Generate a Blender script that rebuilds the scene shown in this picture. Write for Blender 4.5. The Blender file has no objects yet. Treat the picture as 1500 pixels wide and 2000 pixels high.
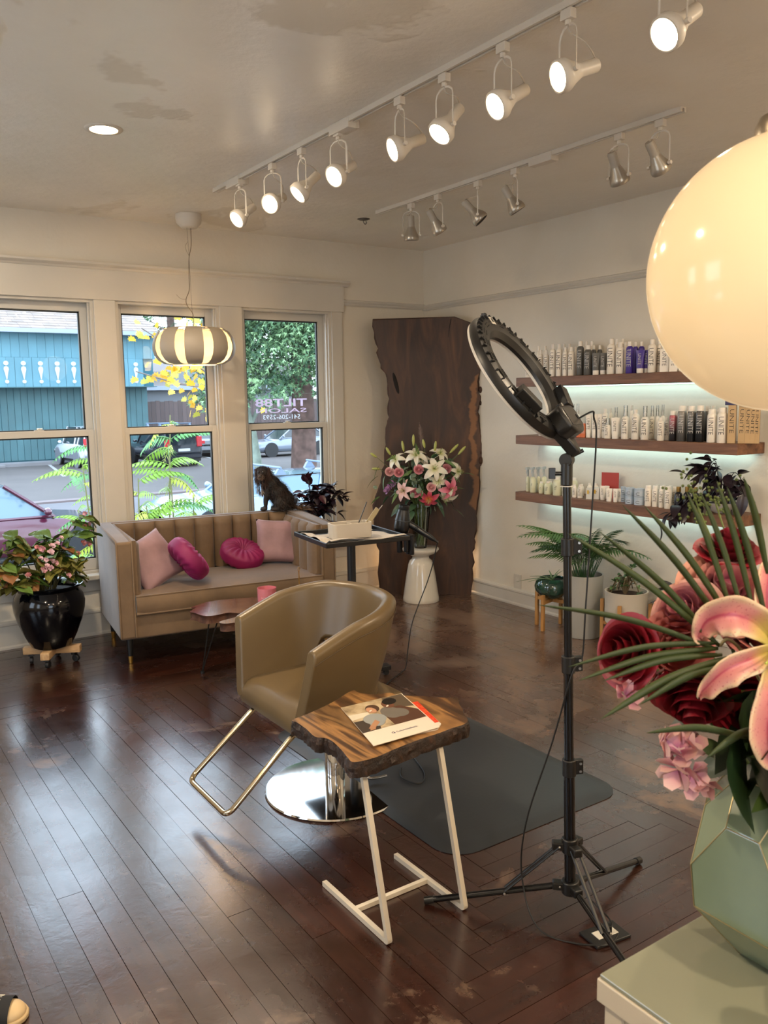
import bpy, bmesh, math, random
from mathutils import Vector, Matrix, Quaternion
random.seed(7)
R = math.radians
scene = bpy.context.scene
COL = scene.collection

# ------------------------------------------------------------------ camera
cam_d = bpy.data.cameras.new('camera'); cam = bpy.data.objects.new('camera', cam_d); COL.objects.link(cam)
cam_d.sensor_fit = 'VERTICAL'; cam_d.sensor_height = 36.0; cam_d.sensor_width = 27.0
cam_d.lens = 1646.0 * 36 / 2000; cam_d.clip_start = 0.05; cam_d.clip_end = 300
def cam_axes(yaw, pitch, roll):
    cy, sy, cp, sp = math.cos(yaw), math.sin(yaw), math.cos(pitch), math.sin(pitch)
    f = Vector((sy*cp, cy*cp, -sp)); r = Vector((cy, -sy, 0)); u = r.cross(f)
    c, s = math.cos(roll), math.sin(roll)
    return c*r + s*u, -s*r + c*u, f
_r, _u, _f = cam_axes(R(34.195), R(7.715), R(-0.87))
cam.matrix_world = Matrix(((_r.x, _u.x, -_f.x, -4.28), (_r.y, _u.y, -_f.y, -5.67), (_r.z, _u.z, -_f.z, 1.55), (0, 0, 0, 1)))
cam_d.dof.use_dof = True; cam_d.dof.focus_distance = 3.6; cam_d.dof.aperture_fstop = 12.0
scene.camera = cam

# ------------------------------------------------------------------ world (bright overcast sky), exposure
world = bpy.data.worlds.new('overcast_sky'); scene.world = world; world.use_nodes = True
wn = world.node_tree; wn.nodes.clear()
wo = wn.nodes.new('ShaderNodeOutputWorld'); wb = wn.nodes.new('ShaderNodeBackground')
tc = wn.nodes.new('ShaderNodeTexCoord'); sep = wn.nodes.new('ShaderNodeSeparateXYZ'); rmp = wn.nodes.new('ShaderNodeValToRGB')
rmp.color_ramp.elements[0].position = 0.0; rmp.color_ramp.elements[0].color = (0.78, 0.89, 1.0, 1)
rmp.color_ramp.elements[1].position = 0.6; rmp.color_ramp.elements[1].color = (0.64, 0.80, 1.0, 1)
wn.links.new(tc.outputs['Generated'], sep.inputs[0]); wn.links.new(sep.outputs['Z'], rmp.inputs[0])
wn.links.new(rmp.outputs[0], wb.inputs[0]); wb.inputs[1].default_value = 6.2
wn.links.new(wb.outputs[0], wo.inputs[0])
scene.view_settings.view_transform = 'Standard'; scene.view_settings.look = 'None'
scene.view_settings.gamma = 1.0; scene.view_settings.use_curve_mapping = False
scene.view_settings.exposure = 0.0
scene.cycles.max_bounces = 8; scene.cycles.diffuse_bounces = 5; scene.cycles.glossy_bounces = 4
scene.cycles.transmission_bounces = 8; scene.cycles.transparent_max_bounces = 12
scene.cycles.use_denoising = True; scene.cycles.sample_clamp_indirect = 6.0
scene.cycles.caustics_reflective = False; scene.cycles.caustics_refractive = False
WARM = (1.0, 0.81, 0.60)

# ------------------------------------------------------------------ materials
def lin(c):
    if isinstance(c, str):
        c = [int(c[i:i+2], 16)/255 for i in (0, 2, 4)]
    return tuple((x/12.92 if x <= 0.04045 else ((x+0.055)/1.055)**2.4) for x in c[:3]) + (1,)
class NT:
    def __init__(s, name):
        s.m = bpy.data.materials.new(name); s.m.use_nodes = True; s.t = s.m.node_tree
        s.b = s.t.nodes['Principled BSDF']; s.o = s.t.nodes['Material Output']
    def n(s, k, **kw):
        x = s.t.nodes.new('ShaderNode'+k)
        for a, v in kw.items(): setattr(x, a, v)
        return x
    def l(s, a, b): s.t.links.new(a, b)
    def coord(s, kind='Object', scale=(1,1,1), rot=(0,0,0)):
        c = s.n('TexCoord'); m = s.n('Mapping'); s.l(c.outputs[kind], m.inputs[0])
        m.inputs['Scale'].default_value = scale; m.inputs['Rotation'].default_value = rot
        return m.outputs[0]
    def world(s, scale=(1,1,1)):
        c = s.n('NewGeometry'); m = s.n('Mapping'); s.l(c.outputs['Position'], m.inputs[0]); m.inputs['Scale'].default_value = scale
        return m.outputs[0]
    def noise(s, vec, scale=5, detail=4, rough=.55, dist=0):
        x = s.n('TexNoise'); s.l(vec, x.inputs['Vector'])
        x.inputs['Scale'].default_value = scale; x.inputs['Detail'].default_value = detail
        x.inputs['Roughness'].default_value = rough; x.inputs['Distortion'].default_value = dist
        return x.outputs['Fac']
    def ramp(s, fac, stops):
        x = s.n('ValToRGB'); cr = x.color_ramp
        while len(cr.elements) > 1: cr.elements.remove(cr.elements[-1])
        for i, (p, c) in enumerate(stops):
            e = cr.elements[0] if i == 0 else cr.elements.new(p)
            e.position = p; e.color = lin(c) if not isinstance(c, (int, float)) else (c, c, c, 1)
        s.l(fac, x.inputs[0]); return x.outputs[0]
    def mix(s, fac, a, b, mode='MIX'):
        x = s.n('MixRGB', blend_type=mode)
        for i, v in ((0, fac), (1, a), (2, b)):
            if hasattr(v, 'is_output') or hasattr(v, 'links'): s.l(v, x.inputs[i])
            elif i == 0: x.inputs[0].default_value = v
            else: x.inputs[i].default_value = lin(v)
        return x.outputs[0]
    def math(s, op, a, b=0.0):
        x = s.n('Math', operation=op)
        for i, v in ((0, a), (1, b)):
            if hasattr(v, 'links'): s.l(v, x.inputs[i])
            else: x.inputs[i].default_value = v
        return x.outputs[0]
    def bump(s, h, strength=.3, dist=.01):
        x = s.n('Bump'); s.l(h, x.inputs['Height']); x.inputs['Strength'].default_value = strength; x.inputs['Distance'].default_value = dist
        s.l(x.outputs[0], s.b.inputs['Normal'])
MATS = {}
def M(name, col=None, rough=.5, metal=0., spec=.5, var=0., vscale=6., bump=0., bscale=80., coat=0., sheen=0., sss=0., emis=None, estr=0., trans=0., alpha=1., ior=None, rand=0.):
    if name in MATS: return MATS[name]
    t = NT(name); b = t.b
    c = lin(col); b.inputs['Base Color'].default_value = c
    b.inputs['Roughness'].default_value = rough; b.inputs['Metallic'].default_value = metal
    b.inputs['Specular IOR Level'].default_value = spec
    if coat: b.inputs['Coat Weight'].default_value = coat; b.inputs['Coat Roughness'].default_value = .08
    if sheen: b.inputs['Sheen Weight'].default_value = sheen; b.inputs['Sheen Roughness'].default_value = .4
    if sss: b.inputs['Subsurface Weight'].default_value = sss; b.inputs['Subsurface Radius'].default_value = (.02, .01, .006); b.inputs['Subsurface Scale'].default_value = .3
    if emis: b.inputs['Emission Color'].default_value = lin(emis); b.inputs['Emission Strength'].default_value = estr
    if trans: b.inputs['Transmission Weight'].default_value = trans
    if ior: b.inputs['IOR'].default_value = ior
    if alpha < 1: b.inputs['Alpha'].default_value = alpha
    vec = None; colout = None
    if var:
        vec = t.coord(); f = t.noise(vec, vscale, 4)
        r = t.ramp(f, [(.25, [x*(1-var) for x in _hex(col)]), (.75, [min(1, x*(1+var)) for x in _hex(col)])])
        colout = r; t.l(r, b.inputs['Base Color'])
    if rand:
        oi = t.n('ObjectInfo'); hsv = t.n('HueSaturation')
        if colout is not None: t.l(colout, hsv.inputs['Color'])
        else: hsv.inputs['Color'].default_value = c
        t.l(t.math('ADD', t.math('MULTIPLY', oi.outputs['Random'], rand), 1-rand/2), hsv.inputs['Value'])
        t.l(hsv.outputs[0], b.inputs['Base Color'])
    if bump:
        if vec is None: vec = t.coord()
        t.bump(t.noise(vec, bscale, 3), bump)
    MATS[name] = t.m; return t.m
def _hex(c):
    return [int(c[i:i+2], 16)/255 for i in (0, 2, 4)] if isinstance(c, str) else list(c)

# ------------------------------------------------------------------ mesh helpers
class MB:
    """collects geometry in local coordinates; build() links it as ONE object"""
    def __init__(s): s.v = []; s.f = []; s.mi = []; s.cur = 0
    def add(s, vs, fs):
        o = len(s.v); s.v += [tuple(x) for x in vs]; s.f += [tuple(i+o for i in f) for f in fs]; s.mi += [s.cur]*len(fs); return s
    def box(s, x0, x1, y0, y1, z0, z1, rz=0, pivot=None, mat=None):
        vs = [Vector((x, y, z)) for z in (z0, z1) for y in (y0, y1) for x in (x0, x1)]
        if rz:
            p = Vector(pivot) if pivot else Vector(((x0+x1)/2, (y0+y1)/2, 0)); q = Matrix.Rotation(rz, 3, 'Z')
            vs = [q @ (v-p) + p for v in vs]
        if mat: vs = [mat @ v for v in vs]
        return s.add(vs, [(0,2,3,1), (4,5,7,6), (0,1,5,4), (2,6,7,3), (0,4,6,2), (1,3,7,5)])
    def frame_pts(s, p0, p1):
        d = (Vector(p1)-Vector(p0)).normalized(); a = Vector((0,0,1)) if abs(d.z) < .9 else Vector((1,0,0))
        x = d.cross(a).normalized(); return x, d.cross(x).normalized()
    def tube(s, pts, r, n=10, closed=False, cap=True, squash=1.0):
        pts = [Vector(p) for p in pts]; N = len(pts); rs = r if isinstance(r, (list, tuple)) else [r]*N
        ring = []; prev = None
        for i, p in enumerate(pts):
            if closed: d = (pts[(i+1) % N]-pts[i-1]).normalized()
            else: d = (pts[min(i+1, N-1)]-pts[max(i-1, 0)]).normalized()
            if prev is None:
                a = Vector((0,0,1)) if abs(d.z) < .9 else Vector((1,0,0)); x = d.cross(a).normalized()
            else: x = (prev - d*prev.dot(d)).normalized()
            prev = x; y = d.cross(x)
            ring.append([p + x*math.cos(2*math.pi*k/n)*rs[i] + y*math.sin(2*math.pi*k/n)*rs[i]*squash for k in range(n)])
        vs = [v for rr in ring for v in rr]; fs = []
        for i in range(N if closed else N-1):
            a = i*n; b = ((i+1) % N)*n
            for k in range(n): fs.append((a+k, a+(k+1) % n, b+(k+1) % n, b+k))
        if cap and not closed: fs.append(tuple(range(n-1, -1, -1))); fs.append(tuple(range((N-1)*n, N*n)))
        return s.add(vs, fs)
    def cyl(s, c, r0, z0, z1, r1=None, n=24):
        return s.tube([(c[0], c[1], z0), (c[0], c[1], z1)], [r0, r1 if r1 is not None else r0], n)
    def lathe(s, prof, c=(0,0,0), n=32, M4=None, cap=True):
        vs = []; fs = []
        for (r, z) in prof:
            for k in range(n):
                a = 2*math.pi*k/n; v = Vector((r*math.cos(a), r*math.sin(a), z))
                if M4: v = M4 @ v
                vs.append(v + Vector(c))
        for i in range(len(prof)-1):
            for k in range(n): fs.append((i*n+k, i*n+(k+1) % n, (i+1)*n+(k+1) % n, (i+1)*n+k))
        cap = cap and prof[0] != prof[-1]
        if cap and prof[0][0] > 1e-5: fs.append(tuple(range(n-1, -1, -1)))
        if cap and prof[-1][0] > 1e-5: fs.append(tuple(range((len(prof)-1)*n, len(prof)*n)))
        return s.add(vs, fs)
    def prism(s, poly, h0, h1, fn=None):
        fn = fn or (lambda u, v, w: (u, v, w)); n = len(poly)
        vs = [fn(p[0], p[1], h0) for p in poly] + [fn(p[0], p[1], h1) for p in poly]
        fs = [tuple(range(n-1, -1, -1)), tuple(range(n, 2*n))] + [(i, (i+1) % n, n+(i+1) % n, n+i) for i in range(n)]
        return s.add(vs, fs)
    def grid(s, fn, nu, nv, cu=False):
        vs = [fn(i/(nu if cu else nu-1), j/(nv-1)) for j in range(nv) for i in range(nu)]; fs = []
        for j in range(nv-1):
            for i in range(nu if cu else nu-1):
                fs.append((j*nu+i, j*nu+(i+1) % nu, (j+1)*nu+(i+1) % nu, (j+1)*nu+i))
        return s.add(vs, fs)
    def ball(s, c, r, n=12, m=8, M3=None):
        rx, ry, rz = (r, r, r) if not isinstance(r, (tuple, list)) else r; c = Vector(c)
        vs = []; fs = []
        for j in range(m+1):
            th = math.pi*j/m
            for i in range(n):
                ph = 2*math.pi*i/n; v = Vector((rx*math.sin(th)*math.cos(ph), ry*math.sin(th)*math.sin(ph), rz*math.cos(th)))
                if M3: v = M3 @ v
                vs.append(c+v)
        for j in range(m):
            for i in range(n): fs.append((j*n+i, (j+1)*n+i, (j+1)*n+(i+1) % n, j*n+(i+1) % n))
        return s.add(vs, fs)
    def mesh(s, name, mats, smooth=None, weld=True):
        me = bpy.data.meshes.new(name); me.from_pydata([tuple(v) for v in s.v], [], s.f)
        if not isinstance(mats, (list, tuple)): mats = [mats]
        for m in mats: me.materials.append(m)
        if len(mats) > 1: me.polygons.foreach_set('material_index', s.mi)
        bm = bmesh.new(); bm.from_mesh(me)
        if weld: bmesh.ops.remove_doubles(bm, verts=bm.verts, dist=1e-5)
        bmesh.ops.recalc_face_normals(bm, faces=bm.faces)
        bm.to_mesh(me); bm.free()
        if smooth is not None:
            me.shade_smooth()
            if smooth < 179: me.set_sharp_from_angle(angle=R(smooth))
        me.update(); return me
    def build(s, name, mats, parent=None, smooth=None, bevel=0., loc=(0,0,0), rot=(0,0,0), segs=2, sub=0, weld=True):
        return link(name, s.mesh(name, mats, smooth, weld), parent, loc, rot, bevel, segs, sub)
def link(name, me, parent=None, loc=(0,0,0), rot=(0,0,0), bevel=0., segs=2, sub=0):
    o = bpy.data.objects.new(name, me); COL.objects.link(o)
    o.location = loc; o.rotation_euler = rot
    if parent: o.parent = parent
    if bevel:
        b = o.modifiers.new('bevel', 'BEVEL'); b.width = bevel; b.segments = segs; b.limit_method = 'ANGLE'; b.angle_limit = R(35); b.harden_normals = False
    if sub:
        m = o.modifiers.new('sub', 'SUBSURF'); m.levels = sub; m.render_levels = sub
    return o
def tag(o, label=None, cat=None, group=None, kind=None):
    if label: o['label'] = label
    if cat: o['category'] = cat
    if group: o['group'] = group
    if kind: o['kind'] = kind
    return o
def thing(name, label, cat, loc=(0,0,0), rz=0, group=None, kind=None):
    o = bpy.data.objects.new(name, None); COL.objects.link(o); o.empty_display_size = .05
    o.location = loc; o.rotation_euler = (0, 0, rz); return tag(o, label, cat, group, kind)
def struct(o): o['kind'] = 'structure'; return o
def copy_tree(o, parent=None):
    c = o.copy(); COL.objects.link(c); c.parent = parent
    for ch in list(o.children): copy_tree(ch, c)
    return c
def spline(pts, k=6, closed=False):
    P = [Vector(p) for p in pts]; n = len(P); out = []
    rng = range(n) if closed else range(n-1)
    for i in rng:
        a = P[(i-1) % n] if (closed or i > 0) else P[i]; b = P[i]; c = P[(i+1) % n]; d = P[(i+2) % n] if (closed or i+2 < n) else c
        for j in range(k):
            t = j/k; out.append(.5*((2*b)+(c-a)*t+(2*a-5*b+4*c-d)*t*t+(3*b-a-3*c+d)*t**3))
    if not closed: out.append(P[-1])
    return out
def text_mesh(body, size, depth=.0002, align='CENTER', bold=0.):
    c = bpy.data.curves.new('txt', 'FONT'); c.body = body; c.size = size; c.extrude = depth; c.align_x = align; c.align_y = 'CENTER'; c.offset = bold
    c.resolution_u = 2
    o = bpy.data.objects.new('txt', c); COL.objects.link(o); dg = bpy.context.evaluated_depsgraph_get(); dg.update()
    me = bpy.data.meshes.new_from_object(o.evaluated_get(dg)); bpy.data.objects.remove(o); bpy.data.curves.remove(c)
    return me
def orient(d, up=(0,0,1)):
    """3x3 matrix whose Z axis is d"""
    z = Vector(d).normalized(); x = Vector(up).cross(z)
    if x.length < 1e-4: x = Vector((1,0,0))
    x.normalize(); y = z.cross(x)
    return Matrix((x, y, z)).transposed()
def aim(o, d, up=(0,0,1)): o.rotation_euler = orient(d, up).to_euler()
# ------------------------------------------------------------------ surface materials
def wall_mat():
    t = NT('painted_plaster_wall'); v = t.world()
    f = t.noise(v, 1.3, 5); c = t.ramp(f, [(.3, 'd2c9b8'), (.7, 'dad2c3')]); t.l(c, t.b.inputs['Base Color'])
    t.b.inputs['Roughness'].default_value = .45
    f2 = t.noise(v, 9, 5, .6); t.bump(f2, .35, .012); return t.m
def ceiling_mat():
    t = NT('patched_glossy_ceiling_paint'); v = t.world((1, 1, 1))
    f = t.noise(v, .42, 6, .60, .6); patch = t.ramp(f, [(.0, 0.), (.575, 0.), (.59, 1.)])
    big = t.noise(v, 2.2, 5); c1 = t.ramp(big, [(.3, 'e5dfd4'), (.7, 'ece7dd')]); c2 = t.ramp(big, [(.3, 'd6cfc1'), (.7, 'dfd8cb')])
    t.l(t.mix(patch, c1, c2), t.b.inputs['Base Color'])
    t.l(t.ramp(patch, [(0, .36), (1, .5)]), t.b.inputs['Roughness'])
    x = t.math('ADD', t.noise(v, 4.5, 6, .6), t.math('MULTIPLY', patch, .25)); t.bump(x, .5, .02); return t.m
def floor_mat():
    t = NT('worn_varnished_floorboard'); oi = t.n('ObjectInfo'); ob = t.coord('Object')
    w = t.world(); comb = t.n('Mapping'); t.l(ob, comb.inputs[0]); comb.inputs['Scale'].default_value = (1.2, 16, 1)
    off = t.n('CombineXYZ'); t.l(t.math('MULTIPLY', oi.outputs['Random'], 40), off.inputs[0]); t.l(off.outputs[0], comb.inputs['Location'])
    g = t.noise(comb.outputs[0], 3.0, 6, .6, .4)
    c = t.ramp(g, [(.25, '2a130c'), (.5, '3a1c13'), (.75, '4b281b')])
    tone = t.ramp(oi.outputs['Random'], [(0, '8a8a8a'), (.5, 'b8b4b0'), (1, 'e6dcd4')])
    c = t.mix(.75, c, tone, 'MULTIPLY')
    wear = t.math('MULTIPLY', t.noise(w, 2.1, 7, .68, .6), 1.0)
    # worn strip towards the shelf wall and in front of the slab
    sx = t.n('SeparateXYZ'); t.l(w, sx.inputs[0])
    near = t.n('MapRange'); t.l(sx.outputs['X'], near.inputs[0]); near.inputs[1].default_value = -2.4; near.inputs[2].default_value = -.6
    wear2 = t.math('ADD', wear, t.math('MULTIPLY', near.outputs[0], .15))
    mask = t.ramp(wear2, [(.0, 0.), (.60, 0.), (.72, .7)])
    c = t.mix(mask, c, '846a54')
    warm = t.math('MULTIPLY', near.outputs[0], .62); c = t.mix(warm, c, '694d3a')
    sp = t.noise(w, 55, 3, .7); spk = t.ramp(sp, [(0, 0.), (.66, 0.), (.74, .35)]); c = t.mix(spk, c, '6f5c4e')
    t.l(c, t.b.inputs['Base Color'])
    r = t.ramp(t.noise(w, 3.5, 6, .65), [(.3, .19), (.7, .33)]); r = t.math('ADD', r, t.math('MULTIPLY', mask, .22))
    t.l(r, t.b.inputs['Roughness']); t.b.inputs['Specular IOR Level'].default_value = 1.0; t.b.inputs['Coat Weight'].default_value = .5; t.b.inputs['Coat Roughness'].default_value = .20
    h = t.math('ADD', t.noise(w, 14, 4, .6, .5), t.math('MULTIPLY', t.noise(w, 70, 3), .25)); t.bump(h, .16, .006); return t.m
def wood_mat(name, dark, mid, light, scale=(1, 12, 12), ns=2.2, rough=.45, bumpv=.15, dist=1.0, coat=0., obj=True):
    t = NT(name); v = t.coord('Object', scale); g = t.noise(v, ns, 8, .62, dist)
    t.l(t.ramp(g, [(.28, dark), (.5, mid), (.74, light)]), t.b.inputs['Base Color'])
    t.b.inputs['Roughness'].default_value = rough; t.bump(g, bumpv, .004)
    if coat: t.b.inputs['Coat Weight'].default_value = coat
    return t.m
def glass_mat(name, tint=(1,1,1), rough=0., strength=1.):
    m = bpy.data.materials.new(name); m.use_nodes = True; nt = m.node_tree; nt.nodes.clear()
    o = nt.nodes.new('ShaderNodeOutputMaterial'); mx = nt.nodes.new('ShaderNodeMixShader'); fr = nt.nodes.new('ShaderNodeFresnel')
    tr = nt.nodes.new('ShaderNodeBsdfTransparent'); gl = nt.nodes.new('ShaderNodeBsdfGlossy'); fr.inputs[0].default_value = 1.45
    tr.inputs[0].default_value = (*tint, 1); gl.inputs['Roughness'].default_value = rough
    k = nt.nodes.new('ShaderNodeMath'); k.operation = 'MULTIPLY'; k.inputs[1].default_value = strength
    nt.links.new(fr.outputs[0], k.inputs[0]); nt.links.new(k.outputs[0], mx.inputs[0])
    nt.links.new(tr.outputs[0], mx.inputs[1]); nt.links.new(gl.outputs[0], mx.inputs[2]); nt.links.new(mx.outputs[0], o.inputs[0]); return m
WALL = wall_mat(); CEIL = ceiling_mat(); FLOOR = floor_mat()
TRIM = M('semigloss_trim_paint', 'c6c0b5', rough=.33, var=.02, vscale=3, bump=.06, bscale=20)
SASH = M('window_sash_paint', 'c6c2ba', rough=.35)
SPACER = M('dark_window_gasket', '1d2224', rough=.5)
PANE = glass_mat('window_glass', (.97, .985, .98), 0, .2)

# ------------------------------------------------------------------ floor boards (concentric layout, each board its own object)
H = 2.73
fl = MB(); fl.box(-6.2, .0, -8.5, .0, -.08, -.021); FL = struct(fl.build('floor', M('dark_subfloor', '120c0a', rough=.8)))
CW = .08; boards = []
def runs_along_x(cx, cy):
    if cy > -1.38 + .0*cx and cx < -1.25 - (cy+1.38): return True
    d = -3.60 - cy
    return d > 0 and (-2.45 - d) < cx < (-2.10 + d)
NX, NY = int(6.16/CW), int(8.4/CW)
cells = [[runs_along_x(-(i+.5)*CW, -(j+.5)*CW) for j in range(NY)] for i in range(NX)]
rb = random.Random(3)
def split(a, b, lo=16, hi=44):
    out = []; p = a
    while p < b:
        q = min(b, p + rb.randint(lo, hi))
        if b - q < 6: q = b
        out.append((p, q)); p = q
    return out
for i in range(NX):
    j = 0
    while j < NY:
        if not cells[i][j]:
            k = j
            while k < NY and not cells[i][k]: k += 1
            boards += [('y', i, a, b) for a, b in split(j, k)]; j = k
        else: j += 1
for j in range(NY):
    i = 0
    while i < NX:
        if cells[i][j]:
            k = i
            while k < NX and cells[k][j]: k += 1
            boards += [('x', j, a, b) for a, b in split(i, k)]; i = k
        else: i += 1
def in_view(b):
    k, i, a, c = b
    x, y = (-(i+.5)*CW, -(a+c)/2*CW) if k == 'y' else (-(a+c)/2*CW, -(i+.5)*CW)
    return y > -5.2 and x > -4.45 - .0*(y+4)
boards.sort(key=lambda b: -b[3] if False else (0 if in_view(b) else 1))
rest = MB(); nb = 0; G = .0006
for (k, i, a, b) in boards:
    L = (b-a)*CW
    if k == 'y': cx, cy, rz = -(i+.5)*CW, -(a+b)/2*CW, math.pi/2
    else: cx, cy, rz = -(a+b)/2*CW, -(i+.5)*CW, 0.
    dz = rb.uniform(-.0006, .0006); g = G*rb.choice((.6, 1, 1, 1.8))
    if in_view((k, i, a, b)) and nb < 300:
        m = MB(); m.box(-L/2+g, L/2-g, -CW/2+g, CW/2-g, -.02, 0)
        m.build('floorboard', FLOOR, FL, loc=(cx, cy, dz), rot=(0, 0, rz)); nb += 1
    else:
        if k == 'y': rest.box(cx-CW/2+g, cx+CW/2-g, cy-L/2+g, cy+L/2-g, -.02, dz)
        else: rest.box(cx-L/2+g, cx+L/2-g, cy-CW/2+g, cy+CW/2-g, -.02, dz)
tag(rest.build('floorboards', FLOOR, FL), kind='stuff')

# ------------------------------------------------------------------ walls and ceiling
def wall_with_holes(name, holes, x0, x1, z0, z1, fn, t=.18):
    """fn maps (along, depth, z) -> world"""
    m = MB(); xs = sorted(set([x0, x1] + [h[0] for h in holes] + [h[1] for h in holes]))
    for a, b in zip(xs, xs[1:]):
        hs = [h for h in holes if h[0] <= a and h[1] >= b]; zz = [z0] + [v for h in hs for v in (h[2], h[3])] + [z1]
        for c, d in zip(zz[::2], zz[1::2]):
            if d - c < 1e-4: continue
            vs = [fn(x, y, z) for z in (c, d) for y in (0, t) for x in (a, b)]
            m.add(vs, [(0,2,3,1), (4,5,7,6), (0,1,5,4), (2,6,7,3), (0,4,6,2), (1,3,7,5)])
    return struct(m.build(name, WALL))
W1, W2, W3 = (-3.42, -2.686), (-2.538, -1.817), (-1.636, -.900); WZ0, WZ1 = .42, 2.205
wall_with_holes('wall_back', [(W1[0], W1[1], WZ0, WZ1), (W2[0], W2[1], WZ0, WZ1), (W3[0], W3[1], WZ0, WZ1)], -6.2, .18, -.08, H, lambda x, y, z: (x, y, z))
wall_with_holes('wall_right', [], -8.5, 0, -.08, H, lambda a, d, z: (d, a, z))
wall_with_holes('wall_left', [(-3.9, -3.0, .6, 2.2), (-2.2, -1.3, .6, 2.2)], -8.5, 0, -.08, H, lambda a, d, z: (-6.2-d, a, z))
wall_with_holes('wall_front', [(-5.2, -3.4, .5, 2.3)], -6.38, .18, -.08, H, lambda a, d, z: (a, -8.5-d, z))  # unseen opening added to let sky light in from behind
c = MB(); c.box(-6.4, .2, -8.7, .2, H, H+.1); struct(c.build('ceiling', CEIL))

def box_obj(name, b, m, parent=None, bevel=0., kind=None, **k):
    q = MB(); q.box(*b); o = q.build(name, m, parent, bevel=bevel, **k)
    if kind: o['kind'] = kind
    return o
# trim: fascia + crown over the windows, casings, stool, apron, picture rails, baseboards
T1 = struct(thing('trim_1', None, None, (0, 0, 0)))
box_obj('fascia_board', (-3.62, -.786, -.024, 0, 2.207, 2.40), TRIM, T1, .002)
m = MB(); m.prism([(0, 2.398), (-.03, 2.398), (-.036, 2.41), (-.052, 2.42), (-.058, 2.425), (-.058, 2.438), (0, 2.438)], -3.66, -.745, lambda y, z, x: (x, y, z)); m.build('crown_moulding', TRIM, T1)
for nme, (a, b) in (('casing', (-3.52, W1[0]-.0)), ('casing', (W1[1], W2[0])), ('casing', (W2[1], W3[0])), ('casing', (W3[1], -.800))):
    box_obj(nme, (a+.004, b-.004, -.02, 0, WZ0, 2.207), TRIM, T1, .003)
box_obj('window_stool', (-3.60, -.72, -.085, 0, .385, .42), TRIM, T1, .008)
box_obj('window_apron', (-3.56, -.76, -.018, 0, .30, .385), TRIM, T1, .003)
T2 = struct(thing('trim_2', None, None))
prof = [(0, 0), (.012, .0), (.018, .010), (.013, .018), (.022, .030), (.022, .040), (.006, .046), (0, .046)]
m = MB(); m.prism([(-p, 2.258+q) for p, q in prof], -.786, 0, lambda y, z, x: (x, y, z)); m.build('picture_rail', TRIM, T2)
m = MB(); m.prism([(-p, 2.250+q) for p, q in prof], -8.5, 0, lambda x, z, y: (x, y, z)); m.build('picture_rail', TRIM, T2)
def baseboard(name, h, a0, a1, fn):
    pr = [(0, 0), (.028, 0), (.028, .012), (.018, .022), (.018, h-.03), (.024, h-.024), (.024, h-.012), (.012, h), (0, h)]
    m = MB(); m.prism([(-p, q) for p, q in pr], a0, a1, fn); return struct(m.build(name, TRIM, smooth=30))
baseboard('baseboard_back', .178, -6.2, 0, lambda d, z, a: (a, d, z))
baseboard('baseboard_right', .125, -8.5, 0, lambda d, z, a: (d, a, z))
# double-hung windows
def hung(name, a, b, lock):
    w = struct(thing(name, None, None)); g = .012
    m = MB(); J = .016
    m.box(a, a+J, .0, .18, WZ0, WZ1); m.box(b-J, b, .0, .18, WZ0, WZ1); m.box(a+J, b-J, .0, .18, WZ1-J, WZ1); m.box(a+J, b-J, .0, .18, WZ0, WZ0+J)
    m.box(a+J, a+J+g, .02, .034, WZ0+J, WZ1-J); m.box(b-J-g, b-J, .02, .034, WZ0+J, WZ1-J)
    m.build('window_frame', TRIM, w, bevel=.0015)
    for nme, y0, z0, z1, br, tr in (('upper_sash', .085, 1.335, WZ1-J, .035, .052), ('lower_sash', .038, WZ0+J, 1.372, .075, .042)):
        st = .046; m = MB(); y1 = y0+.038; A, B = a+J, b-J
        m.box(A, A+st, y0, y1, z0, z1); m.box(B-st, B, y0, y1, z0, z1); m.box(A+st, B-st, y0, y1, z1-tr, z1); m.box(A+st, B-st, y0, y1, z0, z0+br)
        s = m.build(nme, SASH, w, bevel=.002)
        q = MB(); e = .009
        for bb in ((A+st, A+st+e, z0+br, z1-tr), (B-st-e, B-st, z0+br, z1-tr), (A+st, B-st, z0+br, z0+br+e), (A+st, B-st, z1-tr-e, z1-tr)):
            q.box(bb[0], bb[1], y0+.012, y0+.030, bb[2], bb[3])
        q.build('gasket', SPACER, s)
        p = MB(); p.box(A+st, B-st, y0+.017, y0+.021, z0+br, z1-tr); p.build('pane', PANE, s)
    cx = (a+b)/2; m = MB(); m.box(cx-.028, cx+.028, .04, .066, 1.372, 1.378); m.tube([(cx-.012, .052, 1.384), (cx+.02, .046, 1.385)], [.007, .004], 8); m.cyl((cx, .053), .011, 1.378, 1.388, n=12)
    m.build('sash_lock', M('painted_lock_metal', 'c9c2b6', rough=.3, metal=.4), w, smooth=40)
hung('window_1', *W1, True); hung('window_2', *W2, True); hung('window_3', *W3, True)
# reversed salon lettering on the outside of the right window's upper pane
SG = thing('window_lettering', 'pink and white vinyl lettering reading in reverse on the upper pane of the right window', 'sign', (-1.28, .110, 1.42))
def vinyl(name, c):
    m = bpy.data.materials.new(name); m.use_nodes = True; nt = m.node_tree; nt.nodes.clear(); o = nt.nodes.new('ShaderNodeOutputMaterial'); a = nt.nodes.new('ShaderNodeBsdfDiffuse'); b = nt.nodes.new('ShaderNodeBsdfTranslucent'); x = nt.nodes.new('ShaderNodeMixShader')
    a.inputs[0].default_value = lin(c); b.inputs[0].default_value = lin(c); x.inputs[0].default_value = .5; nt.links.new(a.outputs[0], x.inputs[1]); nt.links.new(b.outputs[0], x.inputs[2]); nt.links.new(x.outputs[0], o.inputs[0]); return m
PINKV = vinyl('pink_vinyl', 'c8b0c6'); WHV = vinyl('white_vinyl', 'cfd4dc')
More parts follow.
